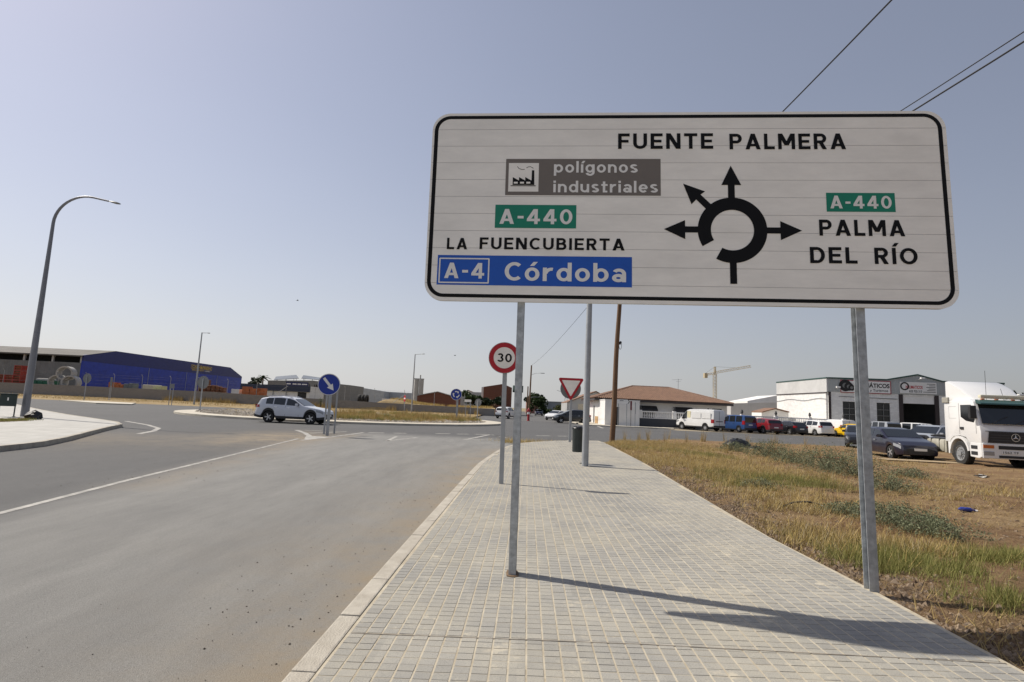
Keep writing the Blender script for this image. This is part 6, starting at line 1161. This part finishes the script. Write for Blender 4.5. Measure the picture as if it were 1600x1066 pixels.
# ================================================================== VEGETATION, STONES, LITTER
L_straw = leafmat('straw', (.34, .23, .085), (.62, .47, .20), .8, .25); L_gold = leafmat('golden_grass', (.44, .31, .10), (.72, .55, .23), .8, .25); L_green = leafmat('green_grass', (.15, .17, .04), (.42, .39, .13), .7, .25); L_scrub = leafmat('grey_green_scrub', (.13, .15, .08), (.31, .33, .20), .8, .2); L_twig = leafmat('dry_twig', (.14, .085, .045), (.30, .2, .11), .9)
L_tree = leafmat('tree_leaf', (.018, .04, .012), (.07, .11, .03), .6, .2); L_dtree = leafmat('dark_tree_leaf', (.012, .025, .012), (.04, .06, .025), .6, .15); M_bark = mat('bark', (.12, .085, .055), .9, 0, .3, 4)
def grass(name, pts, h0, h1, lean0, lean1, w, m, kind='stuff', parent=None):
    n = len(pts); h = rng.uniform(h0, h1, n); o = fastmesh(name, blades(pts, h, rng.uniform(lean0, lean1, n), np.full(n, w) * rng.uniform(.6, 1.4, n)), None, [m], 3); tag(o, kind=kind)
    if parent is not None: o.parent = parent
    return o
def lot_ok(x, y): return (x > rx(y) + .02) & (y < le(x) - .3)
def patch(px, py, sx, sy, n):                            # gaussian patch around the ground point seen at a pixel
    c = g(px, py, .12); nt_ = max(6, n // 28); tx = rng.normal(c.x, sx, nt_); ty = rng.normal(c.y, sy, nt_); ti = rng.integers(0, nt_, n); x = tx[ti] + rng.normal(0, .05, n); y = ty[ti] + rng.normal(0, .05, n); k = lot_ok(x, y); x, y = x[k], y[k]; return np.stack([x, y, lotz(x, y) - .005], 1)
L_brown = leafmat('brown_plant_litter', (.10, .06, .035), (.36, .26, .14), .9)
x = 2.9 + 9.5 * rng.random(160000) ** 1.3; y = 2.2 + 16 * rng.random(160000) ** 1.4; k = lot_ok(x, y) & (rng.random(160000) < np.clip((fbm(x * 1.1 + 40, y * 1.1) - .30) * 2.6, .06, 1)); x, y = x[k], y[k]
grass('plant_litter', np.stack([x, y, lotz(x, y) + .004], 1), .015, .08, .88, .995, .005, L_brown)
# scattered straw over the lot, denser in drifts
x = rng.uniform(3, 16, 150000); y = 2.2 + 28 * rng.random(150000) ** 1.5; k = lot_ok(x, y) & (rng.random(150000) < np.clip((fbm(x * .8 + 9, y * .8) - .40) * 3.2, .03, .9)); x, y = x[k], y[k]
grass('straw_litter', np.stack([x, y, lotz(x, y)], 1), .05, .20, .6, .97, .006, L_straw)
x = rng.uniform(8, 45, 50000); y = rng.uniform(9, 38, 50000); k = lot_ok(x, y) & (rng.random(50000) < np.clip((fbm(x * .3 + 2, y * .3 + 7) - .42) * 4, .02, 1)); x, y = x[k], y[k]
grass('straw_litter', np.stack([x, y, lotz(x, y)], 1), .06, .22, .5, .95, .012, L_straw)
P = [patch(*a) for a in ((968, 692, .8, 1.6, 9000), (1000, 689, 1.2, 1.5, 9000), (1050, 694, 1.6, 1.5, 10000), (1030, 705, 1.2, 1.6, 9000), (1095, 702, 1.6, 1.8, 7000), (1060, 722, .9, 1.2, 7000), (1110, 730, .9, 1.0, 6000), (1150, 738, 1.0, .9, 6000), (1200, 745, .8, .7, 4000), (1130, 755, .4, .6, 3000), (1270, 800, .5, .4, 2500), (1290, 850, .3, .4, 2500), (1430, 870, .4, .3, 2500), (1140, 722, 1.0, 1.0, 4200), (1190, 780, .5, .5, 1500), (1230, 775, .6, .5, 1600), (1310, 715, 2, 1.5, 2500), (1450, 770, 1.2, .9, 1800), (1560, 775, 1.2, .8, 1800), (1330, 860, .3, .4, 900))]
P = np.concatenate(P); k = rng.random(len(P)); grass('golden_grass', P[k < .5], .05, .24, .2, .95, .008, L_gold); grass('pale_straw_grass', P[(k >= .5) & (k < .85)], .04, .20, .4, .98, .008, leafmat('bleached_straw', (.46, .36, .19), (.70, .60, .38), .8, .2)); grass('brown_dead_grass', P[k >= .85], .04, .18, .3, .95, .008, L_brown)
P = [patch(*a) for a in ((985, 697, .35, .8, 900), (1010, 700, .5, .9, 2000), (1040, 702, .7, .9, 2200), (1085, 709, .6, .9, 3000), (1115, 714, .5, .6, 2400), (1150, 745, .5, .5, 2600), (1175, 757, .5, .5, 3600), (1225, 752, .6, .4, 3800), (1275, 765, .4, .3, 2400), (1155, 765, .3, .4, 700), (1320, 865, .22, .3, 1500), (1400, 880, .3, .25, 1800), (1430, 895, .25, .25, 1500), (1540, 880, .4, .2, 2200), (1590, 890, .3, .2, 1700), (1570, 960, .2, .16, 1100), (1480, 910, .25, .2, 900), (1350, 890, .15, .2, 800))]
grass('green_grass', np.concatenate(P), .05, .19, .25, .9, .0055, L_green)
P = [patch(*a) for a in ((985, 684, 1.0, 1.2, 260), (1040, 682, 1.6, 1.2, 330), (1090, 686, 1.6, 1.2, 240), (1225, 712, 1.2, 1.0, 160), (1185, 690, 2.5, 1.5, 180))]
grass('tall_dry_stalks', np.concatenate(P), .45, .95, .05, .45, .010, L_straw)
# grey green scrub plants, each its own
def scrub(px, py, r, h, n, lab, leaf=.035, m=L_scrub):
    c = g(px, py, .12); z = float(lotz(c.x, c.y)); t = empty('scrub_plant', (c.x, c.y, z), 0, lab, 'shrub', 'grey green scrub plants'); st = MB()
    for k in range(14): a = random.uniform(0, 6.28); q = random.uniform(.3, .9); st.tube([(0, 0, -.02), (math.cos(a) * r * q * .5, math.sin(a) * r * q * .5, h * .5), (math.cos(a) * r * q, math.sin(a) * r * q, h * random.uniform(.5, .95))], [.008, .006, .003], 4)
    st.build('stem', M_bark, t)
    u = rng.normal(size=(n, 3)); u /= np.linalg.norm(u, axis=1)[:, None]; q = rng.random(n) ** .45; cen = u * q[:, None] * np.array([r, r, h * .55]); ph = np.arctan2(cen[:, 1], cen[:, 0]); cen[:, :2] *= (1 + .28 * np.sin(ph * 5 + px) + .18 * np.sin(ph * 9))[:, None]; cen[:, 2] = np.abs(cen[:, 2]) * 2.0 + .02; cen[:, 2] *= .75 + .5 * vnoise(cen[:, 0] * 6 + px, cen[:, 1] * 6); keepm = vnoise(cen[:, 0] * 7 + px, cen[:, 1] * 7 + cen[:, 2] * 5) > .33; cen = cen[keepm]
    o = fastmesh('foliage', leaves(cen, np.full(len(cen), leaf)), None, [m], 4); o.parent = t
scrub(1146, 703, .75, .38, 3000, 'small grey green plant before the black plastic heap', .022); scrub(1196, 712, 1.05, .60, 5200, 'bushy grey green plant right of the black plastic heap', .022); scrub(1240, 724, .95, .52, 4800, 'second scrub plant from the left in the large clump', .02); scrub(1290, 738, 1.0, .62, 6500, 'middle scrub plant of the large clump', .018); scrub(1335, 748, .95, .62, 6500, 'scrub plant just left of the right sign post', .018); scrub(1392, 770, .6, .28, 4000, 'low scrub just right of the right sign post', .015)
scrub(1325, 806, .42, .15, 2600, 'low flat scrub left of the sign post foot', .013); scrub(1405, 826, .62, .24, 7000, 'dense low scrub right of the sign post', .013); scrub(1455, 842, .5, .18, 4800, 'flat scrub patch toward the blue litter', .013); scrub(1185, 768, .4, .16, 1600, 'tiny scrub beside the green grass', .014); scrub(1425, 748, .55, .22, 2200, 'sparse scrub behind the right sign post', .018)
# stones
def stones(name, pts, s0, s1, m, parent=None):
    n = len(pts); s = (s0 + (s1 - s0) * rng.random(n) ** 3); base = np.array([(1, 0, 0), (-1, 0, 0), (0, 1, 0), (0, -1, 0), (0, 0, .7), (0, 0, -.7)], float); F_ = np.array([(0, 2, 4), (2, 1, 4), (1, 3, 4), (3, 0, 4), (2, 0, 5), (1, 2, 5), (3, 1, 5), (0, 3, 5)])
    a = rng.uniform(0, 6.28, n); V = base[None] * s[:, None, None] * rng.uniform(.55, 1.25, (n, 6, 1)); c, q = np.cos(a)[:, None], np.sin(a)[:, None]; X_ = V[:, :, 0] * c - V[:, :, 1] * q; Y_ = V[:, :, 0] * q + V[:, :, 1] * c; V = np.stack([X_, Y_, V[:, :, 2]], -1) + pts[:, None, :]
    o = fastmesh(name, V[:, F_.ravel(), :].reshape(-1, 3), None, [m], 3); tag(o, kind='stuff'); return o
L_stone = leafmat('soil_stones', (.09, .055, .033), (.34, .26, .185), .95); L_grit = leafmat('road_grit', (.03, .027, .024), (.26, .21, .16), .95); L_ptch = leafmat('pale_gravel_stones', (.34, .28, .2), (.66, .61, .53), .95)
n = 16000; y = rng.uniform(2.6, 17, n); x = rx(y) + .0 + np.abs(rng.normal(0, .55, n)) + .03; k = lot_ok(x, y) & (rng.random(n) < np.clip((fbm(x * 1.5, y * 1.5) - .3) * 3.5, .12, 1)); x, y = x[k], y[k]; stones('soil_stones', np.stack([x, y, lotz(x, y)], 1), .005, .042, L_stone)
n = 5000; x = rng.uniform(3.2, 14, n); y = rng.uniform(3, 20, n); k = lot_ok(x, y); x, y = x[k], y[k]; stones('soil_stones', np.stack([x, y, lotz(x, y)], 1), .006, .04, L_stone)
n = 800; y = 2.2 + 15 * rng.random(n) ** 1.3; x = kx(y) - .05 - np.abs(rng.normal(0, .75, n)); stones('road_grit', np.stack([x, y, np.full(n, .003)], 1), .002, .010, L_grit); n = 700; y = rng.uniform(9, 27, n); x = lx(y) + rng.normal(-.2, 1.1, n); stones('road_grit', np.stack([x, y, np.full(n, .003)], 1), .003, .013, L_grit)
# --- island planting
def isl_pts(n, a0, a1, r0, r1):
    a = rng.uniform(R(a0), R(a1), n); r = rng.uniform(r0 ** 2, r1 ** 2, n) ** .5; x = IC.x + r * np.cos(a); y = IC.y + r * np.sin(a); z = np.interp(r, [0, IR - 8, IR - 4, IR - 2, IR - 1.5, IR], [.6, .5, .34, .22, .17, .14]); return np.stack([x, y, z - .01], 1)
def tufts(q, nt_, per, sp): c_ = q[rng.integers(0, len(q), nt_)]; r_ = np.repeat(c_, per, 0); r_[:, :2] += rng.normal(0, sp, (len(r_), 2)); return r_
q = isl_pts(26000, -95, 10, 3, IR - 2.2); dens = np.clip((fbm(q[:, 0] * .5, q[:, 1] * .5) - .33) * 4, .05, 1); q = q[rng.random(len(q)) < dens]
grass('island_grass', tufts(q, 420, 24, .16), .10, .34, .1, .75, .022, L_gold); grass('island_grass', tufts(q, 200, 22, .14), .3, .68, .05, .5, .022, L_straw); grass('island_grass', q[::4], .06, .22, .2, .9, .025, L_straw)
q = isl_pts(16000, -95, 10, 4, IR - 2.0); dens = np.clip((fbm(q[:, 0] * .6 + 31, q[:, 1] * .6) - .46) * 5, 0, 1); q = q[rng.random(len(q)) < dens]; grass('island_grass', tufts(q, 330, 22, .15), .12, .40, .1, .7, .022, L_green)
q = isl_pts(5000, -150, -95, 5, IR - 3.5); dens = np.clip((fbm(q[:, 0] * .5, q[:, 1] * .5) - .5) * 4, 0, 1); grass('island_grass', q[rng.random(len(q)) < dens], .15, .40, .1, .6, .03, L_gold)
stones('island_gravel', isl_pts(7000, -175, -5, IR - 3.6, IR - 1.5) + np.array([0, 0, .02]), .03, .13, L_ptch); stones('island_gravel', isl_pts(3500, -178, -95, 5, IR - 2.5), .03, .12, L_ptch)
# --- verge grass and bank behind the wall
n = 24000; x = rng.uniform(-125, -5, n); y = rng.uniform(71, 96, n); k = (y < np.array([wy(v) for v in x]) - .2) & (rng.random(n) < np.clip((fbm(x * .2, y * .2) - .3) * 3, .05, 1)); x, y = x[k], y[k]; grass('verge_grass', np.stack([x, y, np.full(len(x), .1)], 1), .08, .36, .1, .8, .05, L_straw)
n = 5000; x = rng.uniform(-60, -5, n); y = np.array([wy(v) for v in x]) - np.abs(rng.normal(.3, .5, n)) - .15; grass('wall_foot_weeds', np.stack([x, y, np.full(n, .08)], 1)[fbm(x * .25, y * 0) > .5], .4, 1.3, .05, .5, .05, L_straw)
bk = gridmesh('grass_bank', np.linspace(-27, -2.4, 40), np.linspace(94.6, 111, 20), lambda X, Y: np.interp(X, [-27, -22, -16, -9, -3], [0., 1.5, 1.25, 1.05, 1.15]) * sstep(94.5, 95.3, Y) + .3 * fbm(X * .3, Y * .3) * sstep(94.5, 97, Y) + .5 * np.exp(-((X + 20) / 2.5) ** 2) * sstep(94.5, 97, Y), M_verge); tag(bk, kind='structure')
n = 12000; x = rng.uniform(-26, -3, n); y = rng.uniform(95, 109, n); z = np.interp(x, [-27, -22, -16, -9, -3], [0., 1.5, 1.25, 1.05, 1.15]) + .15 + .5 * np.exp(-((x + 20) / 2.5) ** 2); k = fbm(x * .3 + 4, y * .3) > .45; grass('bank_grass', np.stack([x, y, z], 1)[k], .15, .55, .1, .6, .05, L_gold)
# --- tufts on the pavement tip and the left bed
def tuft(c, sx, sy, n, h0, h1, m, z): return grass('grass_tuft', np.stack([rng.normal(c[0], sx, n), rng.normal(c[1], sy, n), np.full(n, z)], 1), h0, h1, .1, .8, .012, m)
c = g(832, 689, .13); tuft(c, .75, .28, 900, .06, .26, L_gold, .05); c = g(800, 690, .05); tuft(c, .25, .4, 350, .08, .34, L_gold, .0)
bd = MB(); bd.prism([g(*p, .13)[:2] for p in ((-60, 662), (44, 657.5), (40, 653.6), (-60, 656))], Matrix(), .10, .14); bd = bd.build('planting_bed', M_soil); tag(bd, kind='structure')
c0, c1 = g(-40, 659, .14), g(40, 656, .14); f = rng.random(2600); q = np.stack([c0.x + (c1.x - c0.x) * f + rng.normal(0, .25, 2600), c0.y + (c1.y - c0.y) * f + rng.normal(0, .25, 2600), np.full(2600, .13)], 1); grass('bed_grass', q, .04, .16, .2, .8, .012, L_green)
# --- trees
def tree(name, lab, px, py, Y, rx_, rz_, n, m, leaf=.22, trunk=True, clumps=9, cat='tree', z0=0., group='trees beyond the roundabout'):
    c = at(px, py, Y); t = empty(name, (c.x, Y, z0), 0, lab, cat, group); cz = c.z - z0; tr = MB(); base = max(.05, cz - rz_)
    tr.tube([(0, 0, -.1), (.05, 0, base * .6 + .1), (0, .05, cz)], [.05 + rx_ * .05, .04 + rx_ * .04, .03], 7)
    ctrs = []
    for k in range(clumps):
        a = random.uniform(0, 6.28); e = random.uniform(-.6, 1.); rr = random.uniform(.35, .8); p = Vector((rx_ * rr * math.cos(a), rx_ * rr * math.sin(a), cz + rz_ * e * .65)); ctrs.append((p, random.uniform(.3, .5))); tr.tube([(0, 0, max(.1, cz - rz_ * .5)), p], [.03 + rx_ * .015, .012], 5)
    tr.build('trunk', M_bark, t); pts = []
    for p, s in ctrs:
        u = rng.normal(size=(n // clumps, 3)); u /= np.linalg.norm(u, axis=1)[:, None]; q = rng.random(n // clumps) ** .4; pts.append(np.array(p) + u * q[:, None] * np.array([rx_, rx_, rz_]) * s)
    pts = np.concatenate(pts); pts = pts[pts[:, 2] > .05]; o = fastmesh('crown', leaves(pts, np.full(len(pts), leaf)), None, [m], 4); o.parent = t; return t
tree('green_tree', 'green tree right of the roundabout sign behind the wall', 738, 622, 106, 2.2, 1.6, 2600, L_tree, z0=1.); tree('dark_shrub', 'dark round shrub before the tall brick building', 773, 629.5, 103, 2.0, 1.1, 2400, L_dtree, z0=1., cat='shrub')
tree('dark_shrub', 'low dark shrub between tree and brick building', 757, 632, 104, 1.4, .7, 1300, L_dtree, z0=1., cat='shrub'); tree('street_tree', 'leafy green tree on the left of the side street', 837, 632, 128, 2.3, 2.6, 3000, L_tree); tree('street_tree', 'small tree top above the far red roof', 841, 621, 180, 1.6, 1.3, 700, L_dtree, .3); tree('street_tree', 'tree behind the far wooden pole', 829.5, 624.5, 150, 2.0, 1.6, 1300, L_dtree, .28)
tree('hedge_bush', 'pale green hedge bush left of the white parked car', 853, 641, 132, 2.4, 1.3, 1600, L_tree, cat='bush'); tree('hedge_bush', 'green hedge before the grey metal building', 884, 638.5, 140, 3.0, 1.2, 1700, leafmat('olive_leaf', (.06, .08, .02), (.16, .16, .05), .7), cat='bush')
tree('far_tree', 'dark tree top left of the palm', 396, 597, 165, 2.2, 1.6, 1200, L_dtree, .3); tree('far_tree', 'dark tree top behind the lorry at the right edge', 1594, 624, 110, 2.2, 1.6, 1200, L_dtree, .3); tree('far_tree', 'second dark tree top at the right edge', 1612, 624, 112, 2.4, 1.6, 1000, L_dtree, .3)
def palm(px, py, Y, s, lab, nf=13, m=L_dtree):
    c = at(px, py, Y); t = empty('palm_tree', (c.x, Y, 0), 0, lab, 'palm', 'palms'); tr = MB(); tr.tube([(0, 0, -.1), (.1, 0, c.z * .5), (0, 0, c.z)], [.26, .2, .18], 8); tr.build('trunk', M_bark, t); fr = MB()
    for k in range(nf):
        a = 2 * math.pi * k / nf + .3; el = random.uniform(.1, 1.1); d = Vector((math.cos(a), math.sin(a), 0)); pr = None
        for i in range(5):
            f = i / 4; p = Vector((0, 0, c.z)) + d * s * f * math.cos(el) + Vector((0, 0, s * (f * math.sin(el) - .55 * f * f))); w = .28 * s * (.25 + math.sin(math.pi * min(.95, f + .12))) * .5; sd_ = Vector((-d.y, d.x, 0)) * w
            if pr: fr.add([pr[0] - pr[1], pr[0] + Vector((0, 0, .12)), p + Vector((0, 0, .12)), p - sd_], [(0, 1, 2, 3)]); fr.add([pr[0] + Vector((0, 0, .12)), pr[0] + pr[1], p + sd_, p + Vector((0, 0, .12))], [(0, 1, 2, 3)])
            pr = (p, sd_)
    fr.build('fronds', m, t, fix=False)
palm(411, 591.5, 150, 2.4, 'dark palm behind the navy building'); palm(404, 596, 152, 2.2, 'shorter palm left of the dark palm')
b = at(501, 633, 92); t = empty('yucca_plant', (b.x, 92, .08), 0, 'spiky green yucca before the block wall behind the suv', 'plant'); mb = MB(); mb.tube([(0, 0, -.05), (.05, 0, .7), (0, 0, 1.15)], [.13, .1, .08], 7); mb.build('trunk', M_bark, t); mb = MB()
for zc in (.55, 1.0, 1.3):
    for k in range(26):
        a = random.uniform(0, 6.28); e = random.uniform(-.2, 1.3); L_ = random.uniform(.55, .95); d = Vector((math.cos(a) * math.cos(e), math.sin(a) * math.cos(e), math.sin(e))); s = Vector((-d.y, d.x, 0)) * .045; p0 = Vector((0, 0, zc)); mb.add([p0 - s, p0 + s, p0 + d * L_], [(0, 1, 2)])
mb.build('leaves', leafmat('yucca_leaf', (.06, .10, .02), (.17, .22, .05), .5), t, fix=False)
# stack of tyres behind the wall
b = at(567, 627, 101); t = empty('tyre_stack', (b.x, 101, .9), 0, 'black tyre stack behind the block wall', 'tyres')
for k in range(3):
    mb = MB(); mb.lathe([(.55, -.25), (.85, -.25), (.92, -.15), (.92, .15), (.85, .25), (.55, .25), (.55, -.25)], 24, Matrix.Translation((-.55 + k * .58, 0, .93)) @ Matrix.Rotation(R(90), 4, 'Y')); mb.build('tyre', M_tyre, t, smooth=40)
# ---- litter
M_bag = mat('black_plastic_sheet', (.012, .012, .013), .35, 0, .2, 8); c = g(1152, 696, .1); bg_ = MB(); bg_.lathe([(.62, -.04), (.6, .1), (.45, .3), (.22, .40), (.001, .42)], 18); rr = random.Random(5); bg_.v = [(x * 1.15 + rr.uniform(-.06, .06), y * .8 + rr.uniform(-.06, .06), z + rr.uniform(-.05, .05)) for x, y, z in bg_.v]; o = bg_.build('plastic_heap', M_bag, smooth=50, loc=(c.x, c.y, float(lotz(c.x, c.y)))); tag(o, 'black plastic heap in the dry grass before the far road', 'rubbish')
c = g(1180, 699, .1); bg_ = MB(); bg_.lathe([(.3, -.04), (.28, .06), (.15, .14), (.001, .15)], 12); bg_.v = [(x * 1.4 + rr.uniform(-.05, .05), y + rr.uniform(-.05, .05), z + rr.uniform(-.03, .03)) for x, y, z in bg_.v]; o = bg_.build('plastic_scrap', M_bag, smooth=50, loc=(c.x, c.y, float(lotz(c.x, c.y)))); tag(o, 'smaller black plastic scrap right of the heap', 'rubbish')
hp = [g(px, py, .15) for px, py in ((1222, 794), (1240, 791.5), (1262, 791), (1280, 793), (1292, 796))]; mb = MB(); mb.tube([(p.x, p.y, float(lotz(p.x, p.y)) + .03 + .05 * math.sin(i * .8)) for i, p in enumerate(hp)], .014, 8); o = mb.build('hose_piece', M_bag, smooth=60); tag(o, 'short curved black hose lying in the straw', 'hose')
c = g(1510, 806, .1); mb = MB(); mb.tube([(-.11, 0, .04), (-.07, 0, .045), (.06, 0, .045), (.09, 0, .04), (.13, 0, .035)], [.012, .035, .035, .02, .015], 10); mb.m = [0] * len(mb.f); t = empty('plastic_bottle', (c.x, c.y, float(lotz(c.x, c.y))), R(-20), 'crushed blue plastic bottle lying on the dirt', 'bottle'); mb.build('bottle', mat('blue_plastic', (.02, .035, .22), .3), t, smooth=50); mb = MB(); mb.cyl((.125, 0, .035), (.16, 0, .034), .017, n=10); mb.build('cap', M_pale, t)
c = g(1536, 749, .05); mb = MB(); mb.lathe([(.17, 0), (.14, .04), (.06, .06), (.001, .05)], 11); mb.v = [(x + rr.uniform(-.1, .1), y * .7 + rr.uniform(-.08, .08), z + rr.uniform(-.01, .02)) for x, y, z in mb.v]; o = mb.build('white_litter', mat('white_plastic_litter', (.45, .43, .39), .6), loc=(c.x, c.y, float(lotz(c.x, c.y)))); tag(o, 'crumpled white litter on the dirt before the lorry', 'litter')
c = g(52, 655, .13); mb = MB(); mb.lathe([(.28, 0), (.27, .12), (.18, .27), (.05, .33), (.001, .34)], 12); mb.v = [(x * 1.3 + rr.uniform(-.09, .09), y + rr.uniform(-.09, .09), max(0, z + rr.uniform(-.06, .08))) for x, y, z in mb.v]; o = mb.build('rubbish_bag', M_bag, loc=(c.x, c.y, .128)); tag(o, 'torn black rubbish bag beside the left lamp foot', 'rubbish')
c = g(1245, 716, .1); mb = MB(); mb.prism(rrect(-.7, -.12, .7, .12, .03, 2), Matrix.Rotation(R(4), 4, 'X'), 0, .05); o = mb.build('brick_plank', mat('terracotta', (.32, .11, .05), .9, 0, .2, 6), loc=(g(1288, 716, .1).x, g(1288, 716, .1).y, float(lotz(g(1288, 716, .1).x, g(1288, 716, .1).y)) + .02)); tag(o, 'terracotta slab lying behind the scrub clump', 'slab')
c = g(1440, 723); mb = MB(); mb.prism(rrect(-1.6, -.5, 1.6, .5, .1, 2), Matrix.Rotation(R(-6), 4, 'Z'), 0, .02); o = mb.build('cardboard_sheet', mat('cardboard', (.34, .26, .16), .9, 0, .1, 3), loc=(c.x, c.y, float(lotz(c.x, c.y)) + .02)); tag(o, 'flat cardboard sheet beside the dark hatchback', 'cardboard')
# birds
for px, py, Y, lab in ((465, 470, 60, 'small dark bird high above the suv'), (711, 556, 70, 'tiny bird left of the speed limit sign')):
    c = at(px, py, Y); t = empty('bird', c, R(30), lab, 'bird', 'birds'); mb = MB(); mb.tube([(-.14, 0, 0), (-.05, 0, .02), (.06, 0, .02), (.12, 0, 0)], [.006, .035, .03, .008], 8); mb.add([(-.14, 0, 0), (-.22, .04, 0), (-.22, -.04, 0)], [(0, 1, 2)]); mb.build('body', M_ch, t, smooth=50)
    for s in (1, -1): mb = MB(); mb.add([(.05, .02 * s, .03), (-.05, .02 * s, .03), (-.06, .16 * s, .09), (.03, .16 * s, .10), (-.08, .30 * s, .05)], [(0, 1, 2, 3), (3, 2, 4)]); mb.build('wing', M_ch, t, fix=False)
